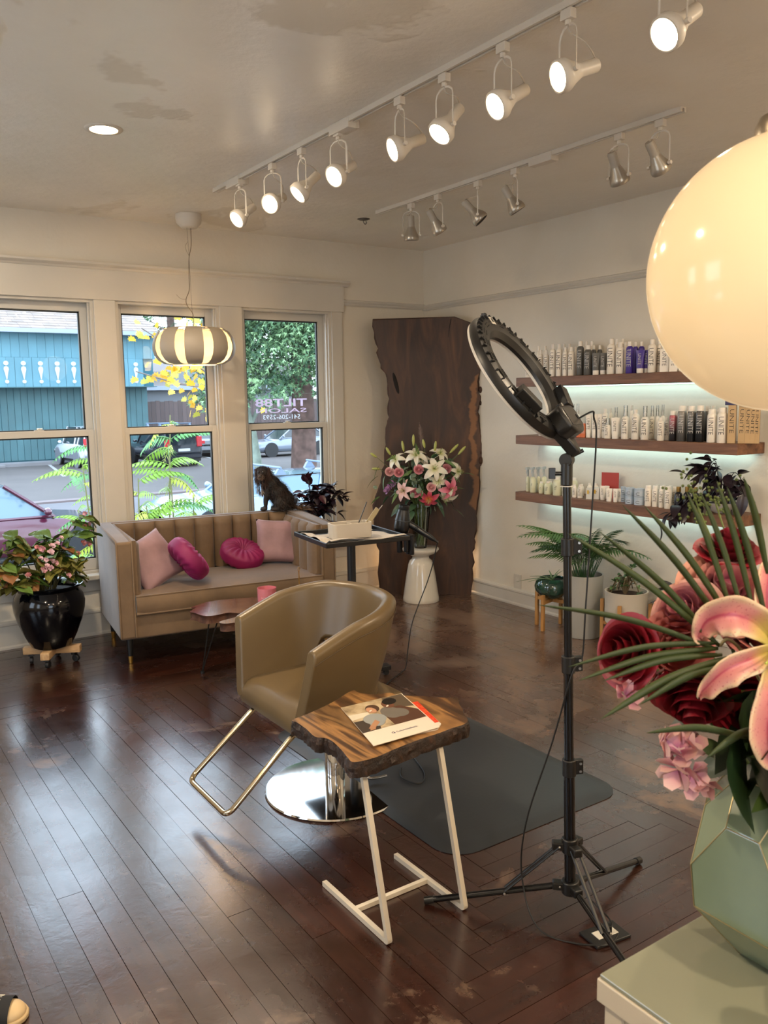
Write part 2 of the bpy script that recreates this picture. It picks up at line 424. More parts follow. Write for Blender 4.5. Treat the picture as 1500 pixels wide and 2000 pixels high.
def sign(txt, w, h, z, mt, bold=0.):
    me = text_mesh(txt, 1.0, 0, bold=bold); xs = [v.co.x for v in me.vertices]; ys = [v.co.y for v in me.vertices]; sx, sy = w/(max(xs)-min(xs)), h/(max(ys)-min(ys)); cx, cy = (max(xs)+min(xs))/2, (max(ys)+min(ys))/2
    for v in me.vertices: v.co = Vector((-(v.co.x-cx)*sx, 0, (v.co.y-cy)*sy))
    me.materials.append(mt); link('lettering', me, SG, loc=(0, 0, z))
sign('TILT88', .44, .060, .106, PINKV, .02); sign('SALON', .43, .034, .046, PINKV, .01); sign('541-206-2593', .315, .036, -.002, WHV, .005)
# ------------------------------------------------------------------ ceiling fittings
LAMPW = M('white_painted_steel', 'd2cabd', rough=.42)
BULB = M('glowing_lamp_face', 'fff0d8', rough=.4, emis='ffe6c0', estr=14.)
DARKB = M('unlit_reflector', '8d857b', rough=.25, metal=.8); BELL = M('frosted_silver_bell', 'a8a093', rough=.28, metal=.55); STEMG = M('grey_white_stem', 'a39b8e', rough=.45)
WHT = M('track_channel_shadow', '3a352f', rough=.6)
CORD = M('white_plastic_cord', 'b9b0a2', rough=.5)
def track(name, label, x, y0, y1, joints):
    t = thing(name, label, 'light track', (x, 0, H))
    m = MB(); m.box(-.018, -.006, y0, y1, -.022, 0); m.box(.006, .018, y0, y1, -.022, 0); m.box(-.006, .006, y0, y1, -.006, 0)
    m.build('rail', LAMPW, t, bevel=.001)
    for j in joints:
        q = MB(); q.box(-.022, .022, j-.075, j+.085, -.044, -.0005); q.box(.0, .055, j-.05, j+.06, -.034, -.0005); q.build('feed_box', LAMPW, t, bevel=.003)
    return t
track('light_track', 'long white ceiling track carrying the row of lit spotlights', -2.262, -5.6, -1.06, (-2.43, -1.33))
track('light_track', 'white ceiling track beside the shelf wall carrying unlit spotlights', -1.155, -3.33, -1.05, (-2.52, ))
def spot(x, y, aim_d, lit, label, group, power=14, yoke_rot=0., size=1.):
    """adapter on the track, yoke, bell-shaped holder with rear stem"""
    t = thing('track_spotlight', label, 'spotlight', (x, y, H-.022), 0, group)
    d = Vector(aim_d).normalized(); hr = .036*size; L = -.185   # pivot below the track
    q = MB(); q.box(-.013, .013, -.022, .022, -.03, 0); q.cyl((0, 0), .010, -.045, -.03, n=12); q.build('adapter', LAMPW, t, bevel=.002)
    side = Vector((0, 0, 1)).cross(d); side.z = 0; side.normalize(); piv = Vector((0, 0, L))
    yk = MB(); w = .044*size; top = Vector((0, 0, -.045))
    arc = [piv - side*w, piv - side*w + Vector((0, 0, .075*size))]
    for k in range(7):
        a = math.pi - math.pi*k/6; arc.append(Vector((0, 0, -.045-.028*size)) + side*w*math.cos(a) + Vector((0, 0, .028*size*math.sin(a))))
    arc += [piv + side*w + Vector((0, 0, .075*size)), piv + side*w]
    yk.tube(arc, .0042, 6, squash=.45); yk.build('yoke', LAMPW, t, smooth=50)
    for sg in (-1, 1):
        kb = MB(); kb.tube([piv + side*sg*(w-.003), piv + side*sg*(w+.011)], .008, 10); kb.build('pivot_knob', LAMPW, t, smooth=40)
    Mx = Matrix.Translation(piv) @ orient(-d).to_4x4()
    hd = MB(); prof = [(.0, .105), (.017, .105), (.020, .10), (.020, .045), (.024, .035), (.034, .012), (.044, -.004), (.047, -.010), (.047, -.030), (.044, -.034), (.040, -.034), (.039, -.022)]
    if not lit: prof = [(.0, .108), (.017, .108), (.020, .10), (.020, .05), (.021, .045), (.030, .02), (.040, 0), (.044, -.012), (.044, -.026), (.041, -.030), (.038, -.030)]
    prof = [(a*size*.92, b*size*.92) for a, b in prof]
    if lit: hd.lathe(prof, n=28, M4=Mx, cap=False); hd.build('lamp_housing', LAMPW, t, smooth=50)
    else:
        hd.lathe(prof[:5]+[(0, prof[4][1])], n=28, M4=Mx); hd.build('lamp_stem', STEMG, t, smooth=50)
        h2 = MB(); h2.lathe(prof[4:], n=28, M4=Mx, cap=False); h2.build('lamp_bell', BELL, t, smooth=50)
    fc = MB(); fc.lathe([(0, -.024*size), (.030*size, -.026*size), (.037*size, -.020*size)] if lit else [(0, -.012*size), (.02*size, -.022*size), (.036*size, -.022*size)], n=28, M4=Mx); fc.build('lamp_face', BULB if lit else DARKB, t, smooth=60)
    cd = MB(); back = Mx @ Vector((0, 0, .09*size)); s2 = side*.014
    cd.tube(spline([Vector((0, 0, -.04)), Vector((0, 0, -.07))+s2, (back+Vector((0, 0, -.05)))/2+s2*1.8, back+Vector((0, 0, .018)), back], 5), .0024, 6); cd.build('cord', CORD, t, smooth=60)
    if lit:
        ld = bpy.data.lights.new('spot_beam', 'SPOT'); ld.energy = power; ld.color = WARM; ld.spot_size = R(100); ld.spot_blend = .7; ld.shadow_soft_size = .035
        lo = bpy.data.objects.new('spot_beam', ld); COL.objects.link(lo); lo.parent = t; lo.location = piv + d*.034*size; aim(lo, -d)
    return t
# ------------------------------------------------------------------ spotlights on the two tracks
LIT = [(-1.378, (-.80, -.15, -.58), 'lit white spotlight at the window end of the long track'),
       (-1.76, (-.78, -.45, -.42), 'second lit spotlight from the window end of the long track'),
       (-2.06, (-.72, .10, -.68), 'third lit spotlight from the window end, tipped steeply downwards'),
       (-2.388, (-.84, -.20, -.50), 'fourth lit spotlight from the window end, just before the mid-track feed box'),
       (-2.85, (-.90, .22, -.38), 'fifth lit spotlight from the window end, just past the mid-track feed box'),
       (-3.13, (-.66, .02, -.74), 'sixth lit spotlight from the window end, facing down with its stem hidden behind'),
       (-3.443, (-.86, .12, -.50), 'seventh lit spotlight from the window end of the long track'),
       (-3.735, (-.90, .26, -.34), 'eighth lit spotlight, its long stem sticking out to the right'),
       (-4.115, (-.80, .10, -.58), 'nearest lit spotlight at the upper right corner above the globe lamp')]
for y, d, lb in LIT: spot(-2.262, y, d, True, lb, 'lit spotlights on the long track', 10, size=1.15)
for y, lb in ((-4.7, 'first lit spotlight past the picture edge on the long track'), (-5.3, 'second lit spotlight past the picture edge on the long track')): spot(-2.262, y, (-.8, .1, -.58), True, lb, 'lit spotlights on the long track', 11, size=1.28)
UN = [(-1.411, (.1, .1, -1), 'unlit spotlight hanging straight down at the window end of the shelf-side track'),
      (-1.672, (.55, -.05, -.8), 'second unlit spotlight from the window end of the shelf-side track'),
      (-2.024, (.50, -.45, -.74), 'third unlit spotlight from the window end of the shelf-side track'),
      (-2.318, (.45, -.25, -.82), 'fourth unlit spotlight with a small side knob, before the feed box'),
      (-2.995, (.50, .05, -.80), 'unlit spotlight just past the feed box of the shelf-side track'),
      (-3.216, (.62, .0, -.72), 'unlit spotlight at the near end of the shelf-side track beside the globe')]
for y, d, lb in UN: spot(-1.155, y, d, False, lb, 'unlit spotlights on the shelf-side track', size=1.12)

def recessed(x, y, label, group=None, power=40):
    t = thing('recessed_downlight', label, 'downlight', (x, y, H), 0, group)
    m = MB(); m.lathe([(.058, -.001), (.060, -.006), (.078, -.005), (.082, 0)], n=36, cap=False); m.build('trim_ring', LAMPW, t, smooth=60)
    m = MB(); m.lathe([(0, -.004), (.0585, -.004)], n=36); m.build('lens', M('glowing_downlight_lens', 'fff2e0', emis='ffe9cc', estr=9.), t)
    ld = bpy.data.lights.new('downlight_beam', 'AREA'); ld.shape = 'DISK'; ld.size = .11; ld.energy = power; ld.color = (1, .80, .56)
    lo = bpy.data.objects.new('downlight_beam', ld); COL.objects.link(lo); lo.parent = t; lo.location = (0, 0, -.012)
recessed(-3.097, -1.80, 'round recessed ceiling light glowing left of the light track')
for x, y, w_ in ((-4.6, -3.6, 'left of the picture'), (-4.6, -6.4, 'behind the photographer on the left'), (-3.1, -6.6, 'right behind the photographer'), (-1.2, -6.2, 'behind the photographer near the shelf wall'), (-1.2, -4.6, 'right of the picture near the shelf wall')):
    recessed(x, y, 'added recessed fill light ' + w_, 'added fill downlights outside the picture')  # extra downlights added out of view as fill light
# old hook plate on the ceiling
t = thing('ceiling_hook', 'small round hook plate left on the bare ceiling', 'hook', (-1.10, -.80, H))
m = MB(); m.lathe([(0, -.008), (.030, -.006), (.044, 0)], n=20); m.build('plate', M('dull_grey_metal', '6f6a62', rough=.5, metal=.5), t, smooth=50)
m = MB(); m.tube(spline([(0, 0, -.006), (.0, 0, -.02), (.012, 0, -.032), (.024, 0, -.022), (.02, 0, -.012)], 4), .003, 6); m.build('hook', M('dull_grey_metal', None), t, smooth=60)

# ------------------------------------------------------------------ slatted pendant lamp by the window
P = thing('pendant_lamp', 'slatted white pendant lamp with a warm glow hanging in front of the middle window', 'lamp', (-2.147, -.358, 1.90))
m = MB(); m.lathe([(.0, .745), (.05, .746), (.056, .752), (.078, .775), (.082, .80), (.082, .829)], n=36); m.build('canopy', LAMPW, P, smooth=50)
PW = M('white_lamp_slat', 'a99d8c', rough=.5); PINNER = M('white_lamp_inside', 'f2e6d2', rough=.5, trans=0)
ns = 9
def slat(k):
    a0 = 2*math.pi*k/ns; hw = R(14.2)
    prof = [(.150, .117), (.196, .112), (.228, .092), (.252, .058), (.264, .015), (.265, -.02), (.254, -.058), (.230, -.090), (.196, -.110), (.150, -.117)]
    m = MB()
    def fn(u, v, off=0.):
        i = v*(len(prof)-1); j = min(int(i), len(prof)-2); f = i-j
        r = prof[j][0]*(1-f)+prof[j+1][0]*f; z = prof[j][1]*(1-f)+prof[j+1][1]*f
        a = a0 + (u*2-1)*hw*(.19/ max(r, .15))**.25
        return Vector(((r+off)*math.cos(a), (r+off)*math.sin(a), z*(1-.0)))
    m.cur = 0; m.grid(lambda u, v: fn(u, v, 0), 7, 19); m.cur = 1; m.grid(lambda u, v: fn(u, v, -.0035), 7, 19)
    o = m.build('slat', [PW, PINNER], P, smooth=60, weld=False)
ph = math.atan2(-5.31, -2.13)
for k in range(ns): slat(k + ph*ns/(2*math.pi))
m = MB(); m.lathe([(.140, .113), (.152, .113), (.152, .119), (.140, .119), (.140, .113)], n=40); m.lathe([(.140, -.119), (.152, -.119), (.152, -.113), (.140, -.113), (.140, -.119)], n=40)
for a in (0, 2.1, 4.2): m.tube([(.145*math.cos(a), .145*math.sin(a), .116), (0, 0, .116)], .003, 6)
m.build('ring_frame', LAMPW, P, smooth=40)
m = MB(); m.cyl((0, 0), .016, .05, .118, n=14); m.build('socket', LAMPW, P, smooth=40)
m = MB(); m.lathe([(0, -.062), (.03, -.055), (.046, -.03), (.046, -.005), (.03, .03), (.016, .055), (0, .056)], n=20); m.build('bulb', M('glowing_bulb', 'fff0d0', emis='ffd28a', estr=16.), P, smooth=60)
m = MB(); m.tube(spline([(0, 0, .118), (.004, 0, .20), (-.035, 0, .26), (-.040, 0, .30), (-.016, 0, .36), (-.012, .004, .45), (-.008, 0, .56), (.010, 0, .64), (.012, 0, .745)], 6), .0022, 6); m.build('cord', M('lamp_cord_beige', '6f604c', rough=.6), P, smooth=60)
m = MB(); m.tube([(.0, 0, .118), (-.006, 0, .35), (-.008, 0, .60), (-.014, 0, .745)], .0009, 5); m.build('suspension_wire', M('lamp_wire', '5c5344', rough=.4, metal=.6), P)
m = MB(); m.tube(spline([(-.012, 0, .66), (-.030, 0, .63), (-.022, 0, .60), (-.008, 0, .575)], 5), .001, 5); m.tube(spline([(-.040, 0, .30), (-.075, 0, .30), (-.105, 0, .325)], 5), .0009, 5); m.build('cord_loop', M('lamp_cord_beige', None), P)
ld = bpy.data.lights.new('pendant_light', 'POINT'); ld.energy = 5; ld.color = (1, .62, .28); ld.shadow_soft_size = .04
lo = bpy.data.objects.new('pendant_light', ld); COL.objects.link(lo); lo.parent = P; lo.location = (0, 0, -.085)

# ------------------------------------------------------------------ opal globe pendant near the camera
GD = 1.12
g0 = Vector((-4.28, -5.67, 1.55)) + (_f + _r*((1540-750)/1646) - _u*((535-1000)/1646))*GD
G_ = thing('globe_lamp', 'large glowing opal glass globe lamp at the right edge of the picture', 'lamp', tuple(round(v, 3) for v in g0))
gm = NT('opal_glass_glowing'); gm.b.inputs['Base Color'].default_value = lin('c9b896'); gm.b.inputs['Roughness'].default_value = .12; gm.b.inputs['Specular IOR Level'].default_value = .35
gm.b.inputs['Emission Color'].default_value = lin('ffd49c')
gm.b.inputs['Emission Strength'].default_value = .52
gr = .1815; m = MB(); m.ball((0, 0, 0), (gr, gr, gr), 64, 40); m.build('globe', gm.m, G_, smooth=180)
m = MB(); m.lathe([(0, gr+.02), (.045, gr+.018), (.05, gr+.005), (.05, gr-.008), (.0, gr-.008)], n=30); m.build('cap', M('brushed_lamp_cap', '8c7f6c', rough=.3, metal=.8), G_, smooth=40)
m = MB(); m.tube([(0, 0, gr+.015), (0, 0, H-g0.z)], .004, 8); m.build('cord', M('lamp_cord_beige', None), G_)
# unseen globes added behind the photographer to brighten ceiling and room
GM2 = M('added_fill_globe', 'efe0c4', rough=.2, emis='ffd9a6', estr=6.)
for x, y, z, lb in ((-3.0, -6.7, 2.05, 'added fill globe pendant straight behind the photographer'), (-5.7, -8.0, 2.05, 'added fill globe pendant in the far left corner behind the photographer'), (-1.2, -7.2, 2.05, 'added fill globe pendant near the shelf wall behind the photographer')):
    g2 = thing('globe_lamp', lb, 'lamp', (x, y, z)); m = MB(); m.ball((0, 0, 0), gr, 32, 20); m.build('globe', GM2, g2, smooth=180)
    m = MB(); m.tube([(0, 0, gr-.005), (0, 0, H-z)], .004, 8); m.build('cord', M('lamp_cord_beige', None), g2)
# ================================================================== OUTSIDE
GZ = -1.3
def asphalt():
    t = NT('parking_asphalt'); v = t.world(); f = t.noise(v, .35, 6, .6); c = t.ramp(f, [(.3, '4a4442'), (.7, '5a5250')])
    lf = t.noise(v, 2.3, 5, .75); mk = t.ramp(lf, [(0, 0.), (.66, 0.), (.69, .8)]); lc = t.ramp(t.noise(v, 5, 2), [(.4, '6f5f50'), (.6, '8a7a62')])
    t.l(t.mix(mk, c, lc), t.b.inputs['Base Color']); t.b.inputs['Roughness'].default_value = .75; t.bump(t.noise(v, 30, 3), .3, .02); return t.m
c = MB(); c.box(-40, 60, .3, 80, GZ-.2, GZ); c.build('ground', asphalt())['kind'] = 'structure'
CONC = M('pale_concrete', '7c797b', rough=.8, var=.06, vscale=.8, bump=.2, bscale=5)
o = box_obj('kerb', (-12, 30, 19.3, 19.75, GZ, GZ+.07), M('dark_kerb', '6f6262', rough=.8)); o['kind'] = 'structure'
o = box_obj('building_plinth_kerb', (-12, 5.4, 35.3, 36.4, GZ, GZ+.14), CONC); o['kind'] = 'structure'
o = box_obj('pavement', (-30, 40, 13.0, 19.0, GZ, GZ+.05), M('pavement_grey', '5c595d', rough=.8, var=.08, vscale=.6)); o['kind'] = 'structure'
PAINT = M('white_road_paint', '9a9897', rough=.7, var=.08)
for (x0, x1) in ((5.05, 3.84), (12.6, 11.4)):
    m = MB(); m.prism([(x0-.07, 36.6), (x0+.07, 36.6), (x1+.07, 28.4), (x1-.07, 28.4)], GZ+.002, GZ+.010); tag(m.build('parking_line', PAINT), None, None, None, 'structure')
m = MB(); m.box(1.2, 2.9, 34.9, 35.2, GZ+.0, GZ+.13); tag(m.build('wheel_stop', CONC, bevel=.02), 'pale concrete wheel stop at the foot of the teal building', 'wheel stop')
# ---- teal building
TEAL = M('teal_board_siding', '5b8795', rough=.6, var=.07, vscale=.7, bump=.1, bscale=3, rand=.10)
TEAL2 = M('dark_teal_siding', '46696f', rough=.6, var=.09, vscale=.8, rand=.10)
B = thing('teal_building', 'low teal board-sided building with white eave and brown shingle roof across the car park', 'building', (0, 36.8, GZ))
xr, xl = 10.72, -9.0
q = MB(); q.box(xl, xr-.1, .30, 9.0, 3.6, 6.2); q.box(xl, xr-.35, 1.15, 9.0, 0, 3.7); q.build('wall_core', M('teal_wall_core', '2a5f6d', rough=.7), B)
n = 0; x = xl
while x < xr-.4:
    b = MB(); b.box(x+.008, x+.30, 1.10, 1.16, .10, 3.62); b.build('wall_board', TEAL2, B); x += .31
x = xl
while x < xr-.05:
    b = MB(); b.box(x+.006, min(x+.385, xr), .22, .31, 4.99, 6.19); b.build('fascia_board', TEAL, B); x += .39
x = xl; k = 0
CUT = M('white_cutout', 'c0c6cc', rough=.7)
ex = [3.60 + .76*i for i in range(-16, 9)]
for i, cx in enumerate(ex):
    b = MB(); w_ = .372
    b.box(cx-w_-.0, cx+.01-.012, .14, .24, 3.60, 4.98); b.build('balcony_board', TEAL, B)
    b = MB(); b.box(cx+.004, cx+w_, .14, .24, 3.60, 4.98); b.build('balcony_board', TEAL, B)
    if 2 < cx < 9.9:
        b = MB(); z0 = 4.31
        def disc(zc, rr, n=14): b.prism([(rr*1.1*math.cos(a*2*math.pi/n), rr*math.sin(a*2*math.pi/n)) for a in range(n)], .105, .14, lambda u, v, d: (cx+u, d, zc+v))
        disc(z0+.40, .105); disc(z0-.45, .085)
        b.prism([(-.02, -.34), (-.07, -.05), (-.115, .12), (-.09, .22), (0, .27), (.09, .22), (.115, .12), (.07, -.05), (.02, -.34)], .105, .14, lambda u, v, d: (cx+u, d, z0+v))
        b.build('white_cutout', CUT, B)
q = MB(); q.box(xl, xr, .10, 1.2, 3.58, 3.62); q.build('soffit', TEAL2, B)
q = MB(); q.box(xl-.3, xr+.12, -.42, -.27, 6.10, 6.30); q.box(xl-.3, xr+.1, -.3, .3, 6.12, 6.17); q.build('eave_gutter', M('white_gutter', '98a2b2', rough=.4), B, bevel=.01)
SH = M('brown_roof_shingle', '84766e', rough=.85, var=.10, vscale=2., rand=.25)
ba = random.Random(5); rs = MB()
for row in range(16):
    y0 = -.40 + row*.42; z0 = 6.30 + row*.155; x = xl - ba.random()*.5
    while x < xr+.1:
        w_ = ba.uniform(.45, .75); x1 = min(x+w_-.012, xr+.1)
        if row < 8 and x1 > 2.6 and x1 - x > .05:
            s = MB(); s.add([(x, y0, z0), (x1, y0, z0), (x1, y0+.46, z0+.165), (x, y0+.46, z0+.165), (x, y0, z0+.03), (x1, y0, z0+.03), (x1, y0+.46, z0+.175), (x, y0+.46, z0+.175)],
                [(0,1,2,3), (4,5,6,7), (0,1,5,4), (1,2,6,5), (2,3,7,6), (3,0,4,7)]); s.build('shingle', SH, B)
        elif x1 - x > .05: rs.box(x, x1, y0, y0+.46, z0, z0+.04)
        x += w_
tag(rs.build('shingles', SH, B), kind='stuff')
q = MB(); q.prism([(-.38, 6.28), (6.6, 8.85), (6.6, 6.2), (-.3, 6.2)], xl-.2, xr+.05, lambda y, z, x: (x, y, z)); q.build('roof_deck', M('roof_deck', '6b5a52', rough=.9), B)
# ---- wooden fence and pale house beyond
FEN = M('weathered_fence_board', '5b4d4c', rough=.8, rand=.3)
F_ = thing('wooden_fence', 'dark weathered board fence at the back of the car park', 'fence', (0, 39.2, GZ))
x = 10.9
while x < 22:
    b = MB(); b.box(x, x+.235, 0, .03, 0, 2.85+.03*math.sin(x*9)); b.build('fence_board', FEN, F_); x += .25
q = MB(); q.box(10.9, 22, .03, .1, 2.1, 2.2); q.box(10.9, 22, .03, .1, .5, .6); q.build('fence_rail', FEN, F_)
HB = thing('pale_house', 'pale house with white gutter glimpsed behind the yellow leaves', 'building', (16.3, 44, GZ))
q = MB(); q.box(-4, 7, 0, 6, 0, 4.6); q.build('house_wall', M('pale_siding', '7c8087', rough=.7), HB)
q = MB(); q.box(-4.4, 7.3, -.5, -.3, 3.5, 3.75); q.build('gutter', M('white_gutter', None), HB)
q = MB(); q.prism([(-.5, 3.75), (3, 5.6), (6.5, 3.75)], -4.3, 7.2, lambda y, z, x: (x, y, z)); q.build('house_roof', M('grey_roof', '77706e', rough=.9), HB)

# ---- cars
TIRE = M('tyre_rubber', '17181a', rough=.7); RIM = M('alloy_rim', '9aa0a8', rough=.3, metal=.8); CGL = M('dark_car_glass', '1b242c', rough=.06, spec=.8); CBLK = M('black_car_trim', '1a1c20', rough=.5)
CGL2 = M('reflecting_car_glass', '4b6b80', rough=.05, spec=1.)
def car(label, paint, loc, rz, kind, L=4.6, W=1.8, Ht=1.5, glass=None, lower=None, rack=False, name='car'):
    """x forward; station profile -> lower body loft, glass house, roof, pillars"""
    t = thing(name, label, 'car', loc, rz); glass = glass or CGL
    if kind == 'suv':
        belt = [(-.5, .62, .62), (-.485, .50, .98), (-.44, .36, 1.04), (-.1, .34, 1.02), (.17, .34, 1.0), (.22, .34, .98), (.40, .34, .92), (.47, .40, .82), (.5, .52, .62)]
        roof = (-.49, -.455, .10, .20)
    else:
        belt = [(-.5, .50, .62), (-.485, .42, .86), (-.42, .30, .93), (-.2, .26, .92), (.10, .26, .90), (.19, .26, .86), (.36, .26, .78), (.46, .30, .68), (.5, .42, .55)]
        roof = (-.40, -.24, .03, .20)
    hw = W/2; m = MB(); st = []
    for fx, zb, zt in belt:
        tap = 1 - .10*max(0, abs(fx)-.38)/.12
        pts = [(-hw*tap*.90, zb), (-hw*tap, zb+.12), (-hw*tap, (zb+zt)/2), (-hw*tap*.98, zt-.10), (-hw*tap*.90, zt), (hw*tap*.90, zt), (hw*tap*.98, zt-.10), (hw*tap, (zb+zt)/2), (hw*tap, zb+.12), (hw*tap*.90, zb)]
        st.append([(fx*L, y, z) for y, z in pts])
    n = 10; vs = [p for s in st for p in s]; fs = []
    for i in range(len(st)-1):
        for k in range(n): fs.append((i*n+k, i*n+(k+1) % n, (i+1)*n+(k+1) % n, (i+1)*n+k))
    fs += [tuple(range(n)), tuple(range((len(st)-1)*n, len(st)*n))]
    m.add(vs, fs); m.build('body', paint, t, smooth=45, sub=0, bevel=.02)
    zb = .92 if kind != 'suv' else 1.0; a, b, c_, d = [v*L for v in roof]; ht = Ht
    gh = MB(); bw, tw = hw*.90, hw*.74
    low = [(a, -bw), (d, -bw), (d, bw), (a, bw)]; hi = [(b, -tw), (c_, -tw), (c_, tw), (b, tw)]
    gh.add([(x, y, zb-.06) for x, y in low] + [(x, y, ht-.05) for x, y in hi], [(0,1,2,3), (4,5,6,7), (0,1,5,4), (1,2,6,5), (2,3,7,6), (3,0,4,7)])
    gh.build('window_glass', glass, t)
    rf = MB(); rf.grid(lambda u, v: (b-.03+(c_-b+.06)*u, (-tw-.01)+(2*tw+.02)*v, ht-.045+.05*(1-(2*u-1)**4)*(1-(2*v-1)**2*.6)), 9, 7)
    rf.add([(b-.03, -tw-.01, ht-.06), (c_+.03, -tw-.01, ht-.06), (c_+.03, tw+.01, ht-.06), (b-.03, tw+.01, ht-.06)], [(0,1,2,3)]); rf.build('roof', paint, t, smooth=60)
    pl = MB()
    for s in (-1, 1):
        for (x0, x1) in ((a, b), (d, c_), ((a+d)/2-.2, (b+c_)/2-.2), ((a*.6+d*.4)-.3, (b*.7+c_*.3)-.25)):
            pl.tube([(x0, s*bw*1.005, zb-.04), (x1, s*tw*1.02, ht-.04)], .035, 6)
        pl.tube([(a, s*bw, zb-.02), (d, s*bw, zb-.02)], .03, 6)
    pl.build('pillar', paint, t, smooth=40)
    wr = .33 if kind != 'suv' else .37
    for fx in (-.29, .31):
        for s in (-1, 1):
            w = MB(); w.lathe([(wr*.60, -.1), (wr*.93, -.1), (wr, -.07), (wr, .07), (wr*.93, .1), (wr*.60, .1)], n=20, M4=Matrix.Rotation(math.pi/2, 4, 'X')); w2 = w.build('wheel', TIRE, t, smooth=40, loc=(fx*L, s*(hw-.10), wr))
            q = MB(); q.lathe([(0, s*-.085), (wr*.2, s*-.095), (wr*.62, s*-.07)], n=20, M4=Matrix.Rotation(math.pi/2, 4, 'X'))
            for k in range(5): aa = k*2*math.pi/5; q.tube([(0, s*.09, 0), (wr*.58*math.cos(aa), s*.085, wr*.58*math.sin(aa))], .03, 5)
            q.build('rim', RIM, w2, smooth=40)
            ar = MB(); ar.lathe([(wr*1.02, -.02), (wr*1.14, -.02), (wr*1.14, .03), (wr*1.02, .03)], n=20, M4=Matrix.Rotation(math.pi/2, 4, 'X')); ar.build('wheel_arch', lower or CBLK, t, loc=(fx*L, s*(hw+.0), wr+.02))
    RD = M('red_tail_lamp', 'c02530', rough=.2); HL = M('clear_head_lamp', 'cfd6dd', rough=.15)
    for s in (-1, 1):
        q = MB(); q.box(-.503*L, -.475*L, s*hw*.80-.11, s*hw*.80+.11, .70 if kind != 'suv' else .86, .86 if kind != 'suv' else 1.30); q.build('tail_lamp', RD, t, bevel=.02)
        q = MB(); q.box(.455*L, .492*L, s*hw*.70-.16, s*hw*.70+.16, .62, .76); q.build('head_lamp', HL, t, bevel=.02)
        q = MB(); q.ball((.17*L, s*(hw+.06), zb+.08), (.07, .10, .07), 10, 6); q.build('mirror', paint, t, smooth=60)
    q = MB(); q.box(-.51*L, -.47*L, -hw*.88, hw*.88, .36, .56); q.build('rear_bumper', lower or paint, t, bevel=.03)
    q = MB(); q.box(.47*L, .508*L, -hw*.86, hw*.86, .30, .50); q.build('front_bumper', lower or paint, t, bevel=.03)
    q = MB(); q.box(-.49*L, .48*L, -hw*.86, hw*.86, .22, .42); q.build('underbody', CBLK, t)
    if lower: q = MB(); q.box(-.28*L+.4, .31*L-.4, -hw-.01, hw+.01, .36, .60); q.build('lower_cladding', lower, t, bevel=.02)
    if kind == 'suv': q = MB(); q.box(-.512*L, -.5*L, -.26, .26, .68, .80); q.build('number_plate', HL, t)
    if rack:
        q = MB(); BL = M('blue_grey_rack', '66788e', rough=.35)
        for fx in (b+.25*(c_-b), b+.80*(c_-b)):
            q.tube([(fx, -tw-.08, ht+.13), (fx, tw+.08, ht+.13)], .022, 8)
            for s in (-1, 1): q.prism([(-.14, 0), (.12, 0), (.05, .11), (0, .14), (-.05, .12)], s*tw-.03, s*tw+.05, lambda u, v, w_: (fx+u, w_, ht+v-.02))
        q.build('roof_rack', BL, t, smooth=30)
    return t
CP = lambda n, c, r=.18: M(n, c, rough=r, coat=.8, metal=.15)
car('white off-road car parked against the teal building', CP('white_car_paint', 'dadde4'), (6.25, 33.9, GZ), R(92), 'suv', 4.7, 1.85, 1.80, lower=M('grey_cladding', '6e7078', rough=.5))
car('dark off-road car seen from behind in the middle window', CP('dark_blue_car_paint', '20252f'), (9.05, 31.8, GZ), R(93), 'suv', 4.6, 1.86, 1.74, rack=True)
car('silver saloon car parked behind the thick tree trunk', CP('silver_car_paint', '7e8898'), (16.2, 33.2, GZ), R(182), 'sedan', 4.7, 1.8, 1.46, lower=None)
car('pale grey car at the back left of the right window', CP('pale_grey_car_paint', '84888f'), (13.4, 36.6, GZ), R(75), 'sedan', 4.5, 1.8, 1.45)
car('maroon car parked at the street in the left window', CP('maroon_car_paint', '4f1c30'), (-1.75, 10.4, GZ), R(0), 'sedan', 4.5, 1.8, 1.50, glass=CGL2)
car('light silver estate car with roof rack parked nearest the right window', CP('light_silver_car_paint', '7f95a8', .12), (3.45, 10.2, GZ), R(180), 'suv', 4.7, 1.85, 1.36, glass=CGL2, rack=True)

# ---- trees
BARK = M('reddish_cedar_bark', '5e4a44', rough=.9, var=.35, vscale=3, bump=.5, bscale=12)
def cedar_mesh(n, sz, seed, cols):
    rr = random.Random(seed); m = MB()
    for i in range(n):
        # drooping spray: a chain of thin triangles
        p = Vector((0, 0, 0)); d = Vector((rr.uniform(-1, 1), rr.uniform(-1, 1), rr.uniform(-.5, .5))).normalized(); m.cur = rr.choice(cols)
        for k in range(4):
            q = p + d*sz*.28; w = Vector((rr.uniform(-1, 1), rr.uniform(-1, 1), rr.uniform(-1, 1))).cross(d).normalized()*sz*.06*(1-k*.18)
            m.add([p-w, p+w, q], [(0,1,2)])
            for s in (-1, 1):
                e = (d + w.normalized()*s*.9).normalized(); m.add([p, p+e*sz*.22+Vector((0, 0, -.04*sz)), p+d*sz*.10], [(0,1,2)])
            p = q; d = (d + Vector((0, 0, -.22))).normalized()
    return m
GREENS = [M('cedar_green', '587a54', rough=.8, rand=.3), M('cedar_green_light', '86a676', rough=.8), M('cedar_green_dark', '34503a', rough=.9)]
